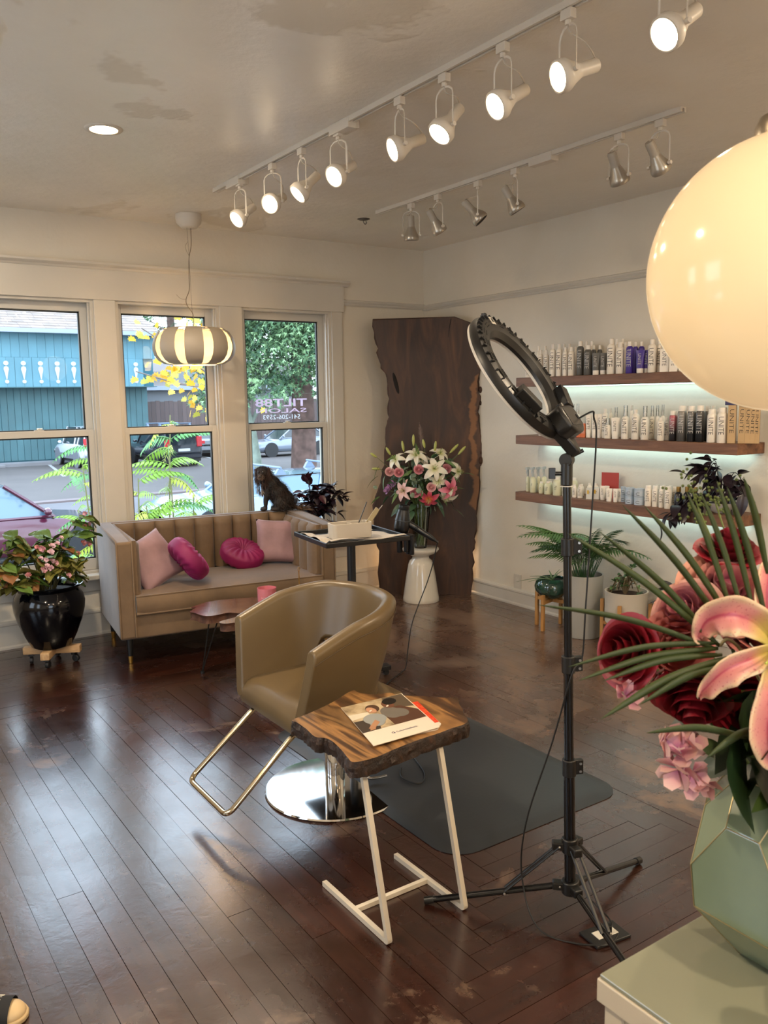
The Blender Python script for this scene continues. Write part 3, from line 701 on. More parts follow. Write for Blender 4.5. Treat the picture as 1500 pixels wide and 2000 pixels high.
def conifer(name, label, x, y, h, rad, seed, trunk=True, n=420, z0=1.1, group=None):
    rr = random.Random(seed); t = thing(name, label, 'tree', (x, y, GZ), 0, group)
    m = MB(); m.tube([(0, 0, 0), (.05, 0, 2), (0, .1, h*.5), (0, 0, h*.95)], [.52, .46, .30, .05], 14); m.build('trunk', BARK, t, smooth=60)
    big = MB()
    protos = [cedar_mesh(16, 1.0, seed*10+k, [0, 1, 0, 2]) for k in range(3)]
    for i in range(n):
        z = z0+1.0 + (h-z0-1.0)*rr.random()**.8; rmax = rad*(1 - .75*(z/h)**1.5); a = rr.uniform(0, 2*math.pi); r = rmax*math.sqrt(rr.uniform(.25, 1))
        if z < z0+1.6: r = max(r, rmax*.55)
        p = Vector((r*math.cos(a), r*math.sin(a), z + .25*rad - r*.35)); s = rr.uniform(.45, .9); q = rr.choice(protos); rm = Matrix.Rotation(rr.uniform(0, 6.28), 3, 'Z')
        o = len(big.v); big.v += [tuple(p + rm @ Vector(v)*s) for v in q.v]; big.f += [tuple(i_+o for i_ in f) for f in q.f]; big.mi += q.mi
    me = bpy.data.meshes.new('foliage'); me.from_pydata(big.v, [], big.f)
    for g in GREENS: me.materials.append(g)
    me.polygons.foreach_set('material_index', big.mi); fo = link('foliage', me, t); fo['kind'] = 'stuff'; return t
conifer('cedar_tree', 'tall drooping cedar with thick reddish trunk filling the right window', 11.7, 23.4, 13, 4.6, 11, n=1900, z0=1.9)
for i, (x, y, h, r) in enumerate(((9, 60, 20, 5), (21, 62, 20, 5.5), (34, 58, 19, 6), (31, 42, 15, 4.5))):
    conifer('evergreen_tree', ['tall evergreen tree rising behind the teal building', 'tall evergreen tree behind the pale house', 'evergreen tree at the far right behind the silver car', 'evergreen tree to the right of the thick cedar'][i], x, y, h, r, 30+i, n=500, z0=1.5)
# slim pale trunk with spreading limbs
t = thing('maple_tree', 'slim pale-barked tree whose forked trunk stands left in the right window', 'tree', (10.3, 24.6, GZ))
BK2 = M('pale_green_bark', '8d9a8e', rough=.8, var=.15, vscale=3)
m = MB(); m.tube(spline([(0, 0, 0), (-.1, 0, .9), (-.25, 0, 1.8), (-.55, 0, 3.0), (-1.3, 0, 5), (-1.8, 0, 7)], 4), [.20]*4+[.18]*4+[.15]*4+[.11]*4+[.08]*4+[.04], 10); m.tube(spline([(-.25, 0, 1.9), (.3, 0, 3), (.6, 0, 5)], 4), [.09]*8+[.05], 8); m.tube(spline([(-.15, 0, 1.75), (-.7, .0, 2.25), (-1.3, 0, 2.6)], 4), [.08]*8+[.03], 8)
m.build('trunk', BK2, t, smooth=60)

# ---- maple branches with yellow leaves close outside the middle window
YEL = [M('yellow_maple_leaf', 'c4951a', rough=.6, rand=.3), M('gold_maple_leaf', 'd6ac3c', rough=.6, rand=.25), M('yellow_green_maple_leaf', 'a5a23a', rough=.6, rand=.3)]
def leaf_poly(lobes):
    pts = []
    for i, (a, r) in enumerate(lobes): pts.append((math.cos(R(a))*r, math.sin(R(a))*r))
    return pts
ML = leaf_poly([(-90, .12), (-60, .35), (-35, .25), (-20, .75), (0, .6), (15, .85), (32, .62), (52, .9), (68, .62), (90, 1.05), (112, .62), (128, .9), (148, .62), (165, .85), (180, .6), (200, .75), (215, .25), (240, .35)])
def flat_leaf(poly, mt, name='leaf', curl=.15):
    me = bpy.data.meshes.new(name); n = len(poly)
    vs = [(x, y, -curl*(x*x+y*y)) for x, y in poly] + [(0, 0, 0)]
    me.from_pydata(vs, [], [(i, (i+1) % n, n) for i in range(n)]); me.materials.append(mt); me.shade_smooth(); return me
MLM = [flat_leaf(ML, y) for y in YEL]
BR = thing('maple_sapling', 'slender maple with bare grey branches and big yellow leaves outside the middle window', 'tree', (0, 5.0, 1.5))
BRK = M('grey_twig', '6c625e', rough=.8)
q = MB(); q.tube([(.72, .30, -2.8), (.66, .30, -.8), (.62, .30, .8), (.60, .30, 2.2)], [.045, .036, .026, .012], 8); q.build('trunk', BRK, BR, smooth=60)
limbs = [[(.55, .3, .0), (.35, .1, .25), (.05, 0, .50), (-.75, -.2, .95)], [(.62, .3, -.3), (.3, 0, .15), (-.3, -.1, .28), (-.85, -.2, .42)], [(.62, .3, .8), (.5, .2, 1.0), (-.1, 0, .85), (-.6, -.1, 1.05)], [(.6, .2, 1.0), (.25, .1, .7), (.2, .1, .3)], [(.65, .3, -.8), (.6, .2, -.55), (.5, .1, -.4)]]
for L_ in limbs:
    m = MB(); sp = spline(L_, 6); m.tube(sp, [.022-.016*i/len(sp) for i in range(len(sp))], 6); m.build('branch', BRK, BR, smooth=60)
rl = random.Random(12)
clus = [(-.75, .92, 5, .16), (-.45, .30, 10, .2), (-.2, .38, 12, .2), (.05, .55, 12, .2), (-.62, .35, 4, .1), (.25, .30, 10, .22), (.45, .10, 8, .22), (.1, .95, 12, .26), (-.25, .98, 9, .22), (.5, -.2, 7, .18), (.2, -.1, 9, .25), (.45, -.42, 8, .18), (.05, .15, 6, .2)]
for cx, cz, n, sp_ in clus:
    for i in range(int(n*1.5)):
        o = link('leaf', MLM[rl.choice((0, 0, 1, 1, 2)) if cx < .6 else rl.choice((1, 2, 2))], BR, loc=(cx+rl.gauss(0, sp_*.6), rl.uniform(-.3, .3), cz+rl.gauss(0, sp_*.5)))
        s = rl.uniform(.055, .085); o.scale = (s, s, s); o.rotation_euler = (rl.uniform(.9, 2.2), rl.uniform(-.6, .6), rl.uniform(-1.2, 1.2)+math.pi)

# ---- shrub with long feathered leaves just outside (pinnate leaves: leaflets counted per frond)
LG = [M('lime_leaflet', '7fa53a', rough=.55, rand=.3), M('green_leaflet', '4f8446', rough=.55, rand=.3), M('yellow_green_leaflet', 'a3ae40', rough=.55, rand=.3)]
def pinnate(length, nl, ll, mt, seed, droop=.5, name='frond', wd=.16, fall=.35):
    rr = random.Random(seed); m = MB(); pts = []
    for i in range(nl+1):
        u = i/nl; pts.append(Vector((length*u, 0, length*(.30*u-droop*u*u))))
    m.cur = 0; m.tube(pts, [.004*(1-.7*i/nl)+.0008 for i in range(nl+1)], 4)
    for i in range(1, nl+1):
        u = i/nl; l = ll*(math.sin(math.pi*min(1, .18+u*.80))**.6)
        for s in (-1, 1):
            p = pts[i]; d = Vector((.35, s*.85, -fall-.3*rr.random())).normalized(); w = Vector((.9, -s*.3, 0)).normalized()*l*wd
            m.add([p, p+d*l*.35+w, p+d*l, p+d*l*.35-w], [(0,1,2,3)])
    return m.mesh(name, mt, weld=False)
SHB = thing('feather_leaved_shrub', 'lime green shrub of tall thin stems with long feathered leaves outside the middle window', 'shrub', (-1.55, 2.0, GZ))
FR = [pinnate(.50, 12, .12, LG[0], 1, .75, fall=.9), pinnate(.54, 13, .13, LG[1], 2, .7, fall=.8), pinnate(.40, 10, .11, LG[2], 3, .9, fall=1.1), pinnate(.30, 9, .09, LG[0], 4, .8, fall=.9)]
STM = M('green_brown_stem', '6f7048', rough=.7)
rs_ = random.Random(21)
stems = [(-.30, .0, 2.15, .05), (.0, .1, 2.72, .12), (.10, 0, 2.45, -.05), (.22, .1, 1.95, .10), (-.12, -.1, 1.9, -.1), (-.45, .1, 1.7, -.15), (.40, 0, 1.65, .22), (-.62, .0, 2.3, -.12), (-.2, .15, 1.75, 0), (.12, .15, 1.7, 0), (-.55, -.1, 1.6, -.05), (-.35, -.15, 1.75, .0), (-.2, -.1, 1.6, .05), (.05, -.15, 1.62, 0), (-.7, .1, 1.5, -.1), (.3, -.1, 1.55, .1)]
for k, (sx, sy, hh, lean) in enumerate(stems):
    m = MB(); sp = spline([(sx, sy, 0), (sx+lean*.4, sy, hh*.5), (sx+lean, sy, hh)], 6); m.tube(sp, [.012-.007*i/len(sp) for i in range(len(sp))], 6); m.build('stem', STM, SHB, smooth=60)
    nf = 9 if hh > 2 else 8
    for i in range(nf):
        o = link('frond', FR[rs_.choice((0, 0, 1, 2, 3))], SHB, loc=(sx+lean, sy, hh-.075*i - rs_.random()*.08)); a = i*2.4+k; o.rotation_euler = (rs_.uniform(-.4, .4), rs_.uniform(-.7, .2), a); q = rs_.uniform(.6, 1.0); o.scale = (q, q, q)
# green hanging fronds seen at the right edge of the left window
SH2 = thing('feather_leaved_sapling', 'green feather-leaved sapling showing at the right edge of the left window', 'shrub', (-2.05, 2.6, GZ))
m = MB(); m.tube([(0, 0, 0), (.05, 0, 1.4), (.02, 0, 2.45)], [.014, .011, .006], 6); m.build('stem', STM, SH2)
for i, (a, z) in enumerate(((3.3, 2.42), (3.0, 2.3), (3.6, 2.15), (2.9, 1.95), (0.2, 2.4), (.6, 2.2), (3.2, 1.75), (-.4, 2.0))):
    o = link('frond', FR[(1, 0, 1, 3)[i % 4]], SH2, loc=(.02, 0, z)); o.rotation_euler = (0, -.1, a); o.scale = (.7, .7, .7)
# ================================================================== SOFA CORNER
def velvet(name, col, sheen_c=None, rough=.75):
    t = NT(name); v = t.coord(); f = t.noise(v, 3.5, 5, .6); h = _hex(col)
    t.l(t.ramp(f, [(.3, [x*.86 for x in h]), (.7, [min(1, x*1.12) for x in h])]), t.b.inputs['Base Color'])
    t.b.inputs['Roughness'].default_value = rough; t.b.inputs['Sheen Weight'].default_value = .55; t.b.inputs['Sheen Roughness'].default_value = .35
    t.b.inputs['Sheen Tint'].default_value = lin(sheen_c or 'e8e0d8'); t.bump(t.noise(v, 160, 2), .12, .002); MATS[name] = t.m; return t.m
TAUPE = velvet('taupe_velvet', '705a43', 'c2cad6'); BLKW = M('black_lacquered_leg', '0b0b0c', rough=.3); BRASS = M('brushed_brass', 'b98f4a', rough=.28, metal=1.)
S = thing('sofa', 'taupe velvet loveseat with channelled back under the windows', 'sofa', (-2.137, -.553, 0), R(-7.5))
HL_, HD = .69, .37
def rb_(name, b, r, mt, parent, segs=4, smooth=60):
    q = MB(); q.box(*b); return q.build(name, mt, parent, smooth=smooth, bevel=r, segs=segs)
rb_('base', (-HL_+.005, HL_-.005, -HD+.012, HD-.01, .155, .305), .012, TAUPE, S)
AW = .095
def arm(s):
    q = MB(); x0, x1 = (s*HL_, s*(HL_-AW)); a, b = min(x0, x1), max(x0, x1)
    pr = [(-HD, .16), (HD, .16), (HD, .768), (.05, .762), (-HD, .742)]
    q.prism(pr, a, b, lambda y, z, x: (x, y, z)); q.build('arm', TAUPE, S, smooth=60, bevel=.016, segs=4)
    p = MB(); zt = .744
    for xx in (x0-s*.004, x1+s*.004): p.tube([(xx, -HD-.001, .17), (xx, -HD-.001, zt-.012), (xx, -HD+.014, zt), (xx, HD-.1, .766)], .0042, 6)
    p.build('piping', TAUPE, S, smooth=60)
arm(-1); arm(1)
rb_('back_frame', (-HL_+.02, HL_-.02, HD-.06, HD, .16, .768), .014, TAUPE, S)
nch = 9; cw = 2*(HL_-AW)/nch
def channel(w, h, t, name, loc, rz):
    q = MB(); n = 9
    def fn(u, v):
        x = (u-.5)*w; d = t*(max(0, 1-abs(2*u-1)**2.6))**.5; z = v*h
        k = 1.0 if v < .93 else math.sqrt(max(0, 1-((v-.93)/.07)**2)); return (x, -.02-d*k if k > 0 else -.0, z)
    q.grid(fn, n, 14); q.add([(-w/2, .03, 0), (w/2, .03, 0), (w/2, .03, h), (-w/2, .03, h), (-w/2, -.02, h), (w/2, -.02, h), (-w/2, -.02, 0), (w/2, -.02, 0)], [(0,1,2,3), (3,2,5,4), (0,3,4,6), (1,7,5,2)])
    return q.build(name, TAUPE, S, smooth=70, loc=loc, rot=(0, 0, rz), weld=True)
for i in range(nch): channel(cw-.001, .345, .052, 'back_channel', (-HL_+AW+cw*(i+.5), HD-.07, .418), 0)
for s in (-1, 1):
    for i in range(4): channel(.145, .325, .026, 'arm_channel', (s*(HL_-AW-.005), -HD+.10+.145*i, .418), s*-math.pi/2)
q = MB()
def cush(u, v):
    x = (u*2-1)*(HL_-AW-.004); y = -HD-.012 + v*(2*HD-.10); return x, y
q.grid(lambda u, v: (*cush(u, v), .415+.022*(1-(2*u-1)**6)*(1-(2*v-1)**4)), 17, 11)
x0, x1, y0, y1 = -(HL_-AW-.004), HL_-AW-.004, -HD-.012, HD-.112
n0 = 17; q.grid(lambda u, v: ((u*2-1)*x1, y0-.012*math.sin(math.pi*v), .415-.11*v), 17, 6); q.grid(lambda u, v: (x0, y0+u*(y1-y0), .415-.11*v), 11, 6); q.grid(lambda u, v: (x1, y0+u*(y1-y0), .415-.11*v), 11, 6)
q.add([(x0, y0, .305), (x1, y0, .305), (x1, y1, .305), (x0, y1, .305)], [(0,1,2,3)])
q.build('seat_cushion', TAUPE, S, smooth=50)
q = MB(); q.tube([(x0, y0, .415), (x1, y0, .415)], .005, 6); q.build('cushion_piping', TAUPE, S, smooth=60)
q = MB(); q.tube([(x0, y0-.002, .308), (x1, y0-.002, .308)], .005, 6); q.build('cushion_piping', TAUPE, S, smooth=60)
for x, y in ((-HL_+.06, -HD+.06), (HL_-.06, -HD+.06), (-HL_+.06, HD-.06), (HL_-.06, HD-.06)):
    q = MB(); q.tube([(x, y, .155), (x, y, .045)], [.022, .0155], 12); l = q.build('leg', BLKW, S, smooth=50)
    q = MB(); q.tube([(x, y, .046), (x, y, .001)], [.0158, .0125], 12); q.build('brass_tip', BRASS, l, smooth=50)
# cushions
def pillow_mesh(w, h, t, mt, name, seed=0):
    rr = random.Random(seed); ph = [rr.uniform(0, 6) for _ in range(4)]; q = MB()
    def f(sg):
        def fn(a, b):
            u, v = a*2-1, b*2-1; px = 1-.07*(1-v*v)*abs(u)**3; py = 1-.07*(1-u*u)*abs(v)**3
            th = t/2*((1-abs(u)**3.2)*(1-abs(v)**3.2))**.5
            wr = .006*math.sin(5*u+3*v+ph[0])*math.sin(4*v-2*u+ph[1])*(1-u**4)*(1-v**4)
            return (w/2*u*px, h/2*v*py, sg*(th+wr))
        return fn
    q.grid(f(1), 19, 19); q.grid(f(-1), 19, 19); return q.mesh(name, mt, smooth=180)
BLUSH = velvet('blush_pink_velvet', '98797e', 'dccfd4'); MAG = velvet('magenta_velvet', '7d0c4c', 'c8589a', .6)
def place(o, c, zdir, roll):
    m = orient(zdir) @ Matrix.Rotation(roll, 3, 'Z'); o.matrix_world = Matrix.Translation(c) @ m.to_4x4()
pm = pillow_mesh(.34, .33, .12, BLUSH, 'cushion', 2); o = link('square_cushion', pm); tag(o, 'blush pink square cushion slumped against the left arm of the sofa', 'cushion', 'blush square cushions on the sofa'); place(o, (-2.590, -.625, .575), (.12, -.82, .52), R(22))
pm = pillow_mesh(.30, .31, .12, BLUSH, 'cushion', 5); o = link('square_cushion', pm); tag(o, 'blush pink square cushion propped upright in the right corner of the sofa', 'cushion', 'blush square cushions on the sofa'); place(o, (-1.66, -.50, .580), (-.30, -.86, .36), R(-4))
def round_cushion(r, t, name, seed):
    q = MB(); nt, nr = 72, 12
    def fn(sg):
        def g(a, b):
            th = a*2*math.pi; s = b; rad = r*math.sin(s*math.pi/2)
            z = t/2*math.cos((s)*math.pi/2)**.55 if s < 1 else 0
            dim = math.exp(-(s/.17)**2); z -= dim*t*.36
            pl = .007*math.sin(th*18+math.sin(s*5)*.6)*math.sin(math.pi*min(1, s*1.05))*(1-.3*s)
            return (rad*math.cos(th), rad*math.sin(th), sg*(z+pl))
        return g
    q.grid(fn(1), nt, nr+6, cu=True); q.grid(fn(-1), nt, nr+6, cu=True); o = q.build(name, MAG, smooth=180)
    b = MB(); b.ball((0, 0, t/2*.30), (.017, .017, .009), 12, 6); bo = b.build('button', MAG, o, smooth=180); return o
o = round_cushion(.152, .135, 'round_cushion', 1); tag(o, 'magenta pleated round cushion standing on edge against the left pink cushion', 'cushion', 'magenta round cushions on the sofa'); place(o, (-2.405, -.755, .585), (.80, -.10, .60), 0)
o = round_cushion(.150, .135, 'round_cushion', 2); tag(o, 'magenta pleated round cushion lying tipped in the middle right of the sofa seat', 'cushion', 'magenta round cushions on the sofa'); place(o, (-1.915, -.47, .518), (.10, -.42, .90), 0)

# ------------------------------------------------------------------ the dog on the sofa back
DOGM = NT('dark_brown_dog_coat'); v = DOGM.coord(); DOGM.l(DOGM.ramp(DOGM.noise(v, 9, 5), [(.35, '0f0b09'), (.6, '1e1410'), (.8, '38251a')]), DOGM.b.inputs['Base Color']); DOGM.b.inputs['Roughness'].default_value = .6; DOGM = DOGM.m
DTAN = M('tan_dog_fur', '6e543c', rough=.8); DBR = M('reddish_brown_dog_fur', '3a231a', rough=.7)
DG = thing('dog', 'small shaggy dark brown dog sitting on the sofa back before the right window', 'dog', (-1.60, -.290, .768), R(-28)); DG.scale = (1.2, 1.2, 1.2)
# local: +x towards the tail/right in the picture, -y towards the camera
parts = [((.075, 0, .062), (.068, .058, .062)), ((.045, 0, .105), (.064, .052, .066)), ((.012, 0, .150), (.055, .046, .060)), ((-.020, 0, .185), (.044, .040, .046)),
         ((-.036, -.004, .225), (.042, .041, .040)), ((-.044, -.026, .216), (.027, .030, .024)), ((-.050, -.054, .206), (.0185, .020, .0165)),
         ((.062, -.045, .045), (.045, .026, .042)), ((.062, .045, .045), (.045, .026, .042)),
         ((.030, -.050, .012), (.034, .016, .013)), ((.030, .050, .012), (.034, .016, .013)),
         ((-.018, -.024, .105), (.021, .019, .050)), ((-.018, .024, .105), (.021, .019, .050)),
         ((-.028, -.024, .055), (.0145, .0135, .045)), ((-.028, .024, .055), (.0145, .0135, .045)),
         ((-.040, -.025, .010), (.024, .015, .011)), ((-.040, .025, .010), (.024, .015, .011))]
q = MB()
for c, r in parts: q.ball(c, r, 16, 10)
bd = q.build('body', DOGM, DG, smooth=180, weld=False)
rm = bd.modifiers.new('remesh', 'REMESH'); rm.mode = 'VOXEL'; rm.voxel_size = .005; rm.use_smooth_shade = True
sm = bd.modifiers.new('smooth', 'SMOOTH'); sm.factor = .6; sm.iterations = 4
def fur(parts_, n, ln, mt, name, seed, down=.7, filt=None):
    rr = random.Random(seed); q = MB()
    tot = sum(r[0]*r[2] for c, r in parts_)
    for c, r in parts_:
        k = int(n*r[0]*r[2]/tot)
        for _ in range(k):
            d = Vector((rr.gauss(0, 1), rr.gauss(0, 1), rr.gauss(0, 1))).normalized(); p = Vector(c)+Vector((d.x*r[0], d.y*r[1], d.z*r[2]))
            if filt and not filt(p): continue
            if p.z < .004: continue
            t1 = (d*.55 + Vector((.25, 0, -down))).normalized(); w = t1.cross(d); w = (w if w.length > .1 else Vector((1, 0, 0))).normalized()*.0016
            l = ln*rr.uniform(.6, 1.2); a = p; b = p+(d*.6+t1*.4).normalized()*l*.5; e = b+t1*l*.6
            if e.z < .002: e.z = .002
            q.add([a-w, a+w, b+w*.8, b-w*.8, e], [(0,1,2,3), (3,2,4)])
    o = q.build(name, mt, DG, weld=False); o['kind'] = 'stuff'; return o
fur(parts[:4]+parts[7:9], 3800, .020, DOGM, 'fur', 4)
fur(parts[4:5], 700, .011, DOGM, 'head_fur', 24, .5, lambda p: p.y > -.030 or p.z > .238)
fur(parts[:4], 900, .022, DBR, 'fur', 5)
fur([((-.050, -.006, .150), (.024, .030, .046)), ((-.040, -.03, .185), (.03, .024, .03))], 500, .034, DBR, 'chest_ruff', 6, 1.)
fur([((-.052, -.006, .125), (.012, .016, .022))], 70, .036, M('white_chest_fur', 'b9aa98', rough=.8), 'white_chest_tuft', 8, 1.2)
for s, (x, y) in ((1, (-.074, .006)), (-1, (-.004, -.020))):
    q = MB(); q.ball((x, y, .216), (.012, .016, .036), 12, 8); q.build('ear', DBR, DG, smooth=180)
    fur([((x, y, .208), (.013, .017, .042))], 420, .024, DBR, 'ear_fur', 9+s, 1.3)
for x in (-.062, -.036):
    q = MB(); q.ball((x, -.0445 if x < -.05 else -.0455, .231), (.0068, .006, .0062), 10, 6); q.build('eye', M('wet_dog_eye', '120c08', rough=.05, coat=1.), DG, smooth=180)
q = MB(); q.ball((-.052, -.0745, .210), (.0082, .005, .0064), 10, 6); q.build('nose', M('wet_dog_nose', '1a1210', rough=.2), DG, smooth=180)
fur([((-.050, -.055, .204), (.0185, .0195, .0155))], 420, .009, M('grey_brown_muzzle_fur', '6b5648', rough=.8), 'muzzle_fur', 12, .8)
tl = spline([(.115, .01, .030), (.150, .0, .016), (.185, -.02, .008), (.215, -.05, .0)], 5); q = MB(); q.tube(tl, [.013, .013, .013, .012, .012, .011, .011, .010, .010, .009, .009, .008, .007, .006, .005, .004], 8); q.build('tail', DOGM, DG, smooth=180)
fur([((.165, -.012, .012), (.03, .012, .010)), ((.20, -.035, .004), (.028, .016, .010))], 500, .03, DTAN, 'tail_fur', 14, .15)

# ------------------------------------------------------------------ leaf helper for plants
def leaf_mesh(L, W, mt, fold=.25, droop=.35, name='leaf', pts=7, base=.0, tip=1.0):
    q = MB()
    def fn(u, v):
        w = W/2*(math.sin(math.pi*(v**.75))**.85 if 0 < v < 1 else 0) + base*(1-v)*.1*W
        s = u*2-1; x = s*w; y = L*v; z = abs(s)*w*fold - droop*L*v*v
        return (x, y, z)
    q.grid(fn, 5, pts); return q.mesh(name, mt, smooth=180)
def put_leaf(me, parent, p, d, roll=0, s=1., name='leaf'):
    o = link(name, me, parent, loc=p); y = Vector(d).normalized(); x = y.cross(Vector((0, 0, 1)))
    if x.length < .01: x = Vector((1, 0, 0))
    x.normalize(); z = x.cross(y); m = Matrix((x, y, z)).transposed() @ Matrix.Rotation(roll, 3, 'Y'); o.rotation_euler = m.to_euler(); o.scale = (s, s, s); return o
# dark purple plant behind the right arm of the sofa
PUR = [M('purple_black_leaf', '1d1019', rough=.35, rand=.3), M('wine_leaf', '3c1620', rough=.4, rand=.3)]
PL = thing('purple_leaved_plant', 'bushy purple-black leaved plant in the corner between sofa and slab', 'potted plant', (-1.19, -.15, 0))
q = MB(); q.lathe([(.0, .0), (.075, .0), (.082, .02), (.095, .60), (.10, .61), (.09, .61), (.085, .585), (0, .585)], n=28); q.build('tall_pot', M('charcoal_pot', '26262a', rough=.5), PL, smooth=40)
pm_ = [leaf_mesh(.062, .036, PUR[0], .3, .3), leaf_mesh(.07, .040, PUR[1], .3, .25), leaf_mesh(.055, .030, PUR[0], .2, .5)]
rp = random.Random(31); nl = 0
for k in range(42):
    a = rp.uniform(0, 6.28); rr = rp.uniform(.05, .28); tp = Vector((rr*math.cos(a)*1.1-.01, min(.10, rr*math.sin(a)*.6-.10), rp.uniform(.68, .87)+.04*(1-rr/.2)))
    if k == 0: tp = Vector((-.075, -.06, .93))
    if k == 1: tp = Vector((-.05, -.05, .90))
    if k == 2: tp = Vector((.28, -.13, .60))
    if k == 3: tp = Vector((.30, -.10, .50))
    sp = spline([(0, 0, .58), (tp.x*.4, tp.y*.4, max(tp.z, .62)+.01), tp], 5); q = MB(); q.tube(sp, .0022, 5); q.build('stem', PUR[1], PL, smooth=60)
    for i in range(8 if k > 3 else 4):
        b = sp[rp.randint(4, len(sp)-1)]; d = (rp.uniform(-1, 1), rp.uniform(-.9, .6), rp.uniform(-.5, .7)) if k > 1 else (rp.uniform(-.6, .6), -.3, 1)
        put_leaf(pm_[1] if k < 2 else pm_[rp.choice((0, 0, 2, 1 if rp.random() < .3 else 0))], PL, b, d, rp.uniform(-.6, .6), rp.uniform(1.1, 1.5)); nl += 1

# ------------------------------------------------------------------ live edge coffee table, candle, brass dish
def chamfer_slab(name, outline, z0, z1, mt, mt2, parent, inset=.012, seed=1, rough_=.004, sub=4, smooth=40):
    """live-edge slab: top outline, wavy side wall that steps in/out, bottom outline"""
    rr = random.Random(seed); P = spline([(x, y, 0) for x, y in outline], sub, closed=True); n = len(P)
    c = sum(P, Vector())/n; q = MB(); rows = [(0, 0.), (.12, .5), (.4, .9), (.7, .7), (1., .35)]
    vs = []
    for (t, k) in rows:
        for i, p in enumerate(P):
            d = (P[(i+1) % n]-P[i-1]).normalized(); nn = Vector((d.y, -d.x, 0))
            if nn.dot(p-c) < 0 and True: pass
            o = nn*sgn*(inset*k*rr.uniform(.5, 1.3) + (rr.uniform(-1, 1)*rough_ if t > 0 else 0)); vs.append((p.x+o.x, p.y+o.y, z1+(z0-z1)*t))
    fs = [(a*n+i, a*n+(i+1) % n, (a+1)*n+(i+1) % n, (a+1)*n+i) for a in range(len(rows)-1) for i in range(n)]
    q.cur = 1; q.add(vs, fs)
    q.cur = 0; q.add([vs[i] for i in range(n)], [tuple(range(n))]); q.cur = 1; q.add([vs[(len(rows)-1)*n+i] for i in range(n)], [tuple(range(n))])
    return q.build(name, [mt, mt2], parent, smooth=smooth)
def area(o): return sum(o[i][0]*o[(i+1) % len(o)][1]-o[(i+1) % len(o)][0]*o[i][1] for i in range(len(o)))/2
WALN = wood_mat('walnut_top_wood', '3b2317', '6b432c', '8e6440', (1.5, 8, 8), 2.2, .22, .05, 1.2, coat=1.)
EDGE = wood_mat('live_edge_brown_bark', '2a1710', '4f2f20', '6d4834', (6, 6, 3), 3, .7, .6, .5)
CT = thing('coffee_table', 'low walnut coffee table with irregular live edge and thin black hairpin legs', 'table', (-2.28, -1.44, 0))
out = [(-2.645, -1.363), (-2.585, -1.300), (-2.60, -1.275), (-2.496, -1.215), (-2.417, -1.206), (-2.327, -1.231), (-2.206, -1.275), (-2.02, -1.285), (-1.90, -1.27), (-1.80, -1.36), (-1.78, -1.50), (-1.88, -1.62), (-2.06, -1.68), (-2.25, -1.72), (-2.40, -1.76), (-2.528, -1.725), (-2.591, -1.708), (-2.597, -1.655), (-2.48, -1.618), (-2.440, -1.590), (-2.445, -1.560), (-2.483, -1.511), (-2.551, -1.518), (-2.593, -1.513), (-2.62, -1.479), (-2.631, -1.401)]
out = [(x+2.28, y+1.44) for x, y in out]; sgn = -1 if area(out) > 0 else 1; sgn = -sgn
chamfer_slab('table_top', out, .365, .410, WALN, EDGE, CT, -.012, 3, .003)
for (x, y, dx, dy) in ((-.20, .12, -.05, .10), (.30, .05, .10, .06), (-.17, -.18, -.04, -.08), (.28, -.12, .08, -.08)):
    q = MB()
    for o_ in (-.02, .02): q.tube([(x+o_, y-o_, .366), (x+dx, y+dy, .012)], .0042, 6)
    l = q.build('leg', M('black_iron', '0c0d0f', rough=.4), CT, smooth=50)
    q = MB(); q.cyl((x+dx, y+dy), .012, .001, .016, n=12); q.build('foot', M('black_iron', None), l, smooth=40)
CN = thing('candle', 'pink glass jar candle on the live edge coffee table', 'candle', (-2.246, -1.505, .4105))
q = MB(); q.lathe([(0, .0), (.046, 0), (.051, .004), (.053, .104), (.050, .104), (.049, .010), (0, .010)], n=40); q.build('jar', M('pink_frosted_glass', 'd2808e', rough=.2, trans=.15, sss=.2), CN, smooth=40)
q = MB(); q.lathe([(0, .072), (.0485, .072), (.0485, .0105), (0, .0105)], n=30); q.build('wax', M('pink_wax', 'd4808c', rough=.5, sss=.2), CN, smooth=40)
me = text_mesh('NOIX', .014, .0003); me.materials.append(M('pale_print', 'd8aab0', rough=.6)); o = link('lettering', me, CN)
o.matrix_basis = Matrix.Translation((-.036, -.040, .055)) @ Matrix.Rotation(R(-41), 4, 'Z') @ Matrix.Rotation(R(90), 4, 'X')
DI = thing('trinket_dish', 'small brass stand with white blossoms behind the chair back on the coffee table', 'ornament', (-1.985, -1.40, .4105))
q = MB(); q.lathe([(0, 0), (.040, 0), (.048, .010), (.046, .012), (.038, .004), (0, .004)], n=28); q.build('dish', BRASS, DI, smooth=50)
q = MB(); q.tube([(0, 0, .003), (0, 0, .15)], .003, 8); q.tube([(math.cos(a)*.006, 0, .158+math.sin(a)*.012) for a in [k*.52 for k in range(12)]], .0016, 6, closed=True); q.build('brass_stem', BRASS, DI, smooth=60)
rr = random.Random(4)
for i in range(16):
    q = MB(); q.ball((0, 0, 0), (.010, .010, .007), 8, 5); a = rr.uniform(0, 6.28); r_0 = rr.uniform(.0, .03)
    q.build('white_blossom', M('white_petal', 'd8d4cf', rough=.6), DI, smooth=180, loc=(r_0*math.cos(a)+rr.choice((0, -.09)), r_0*math.sin(a), .008+rr.uniform(0, .012)))

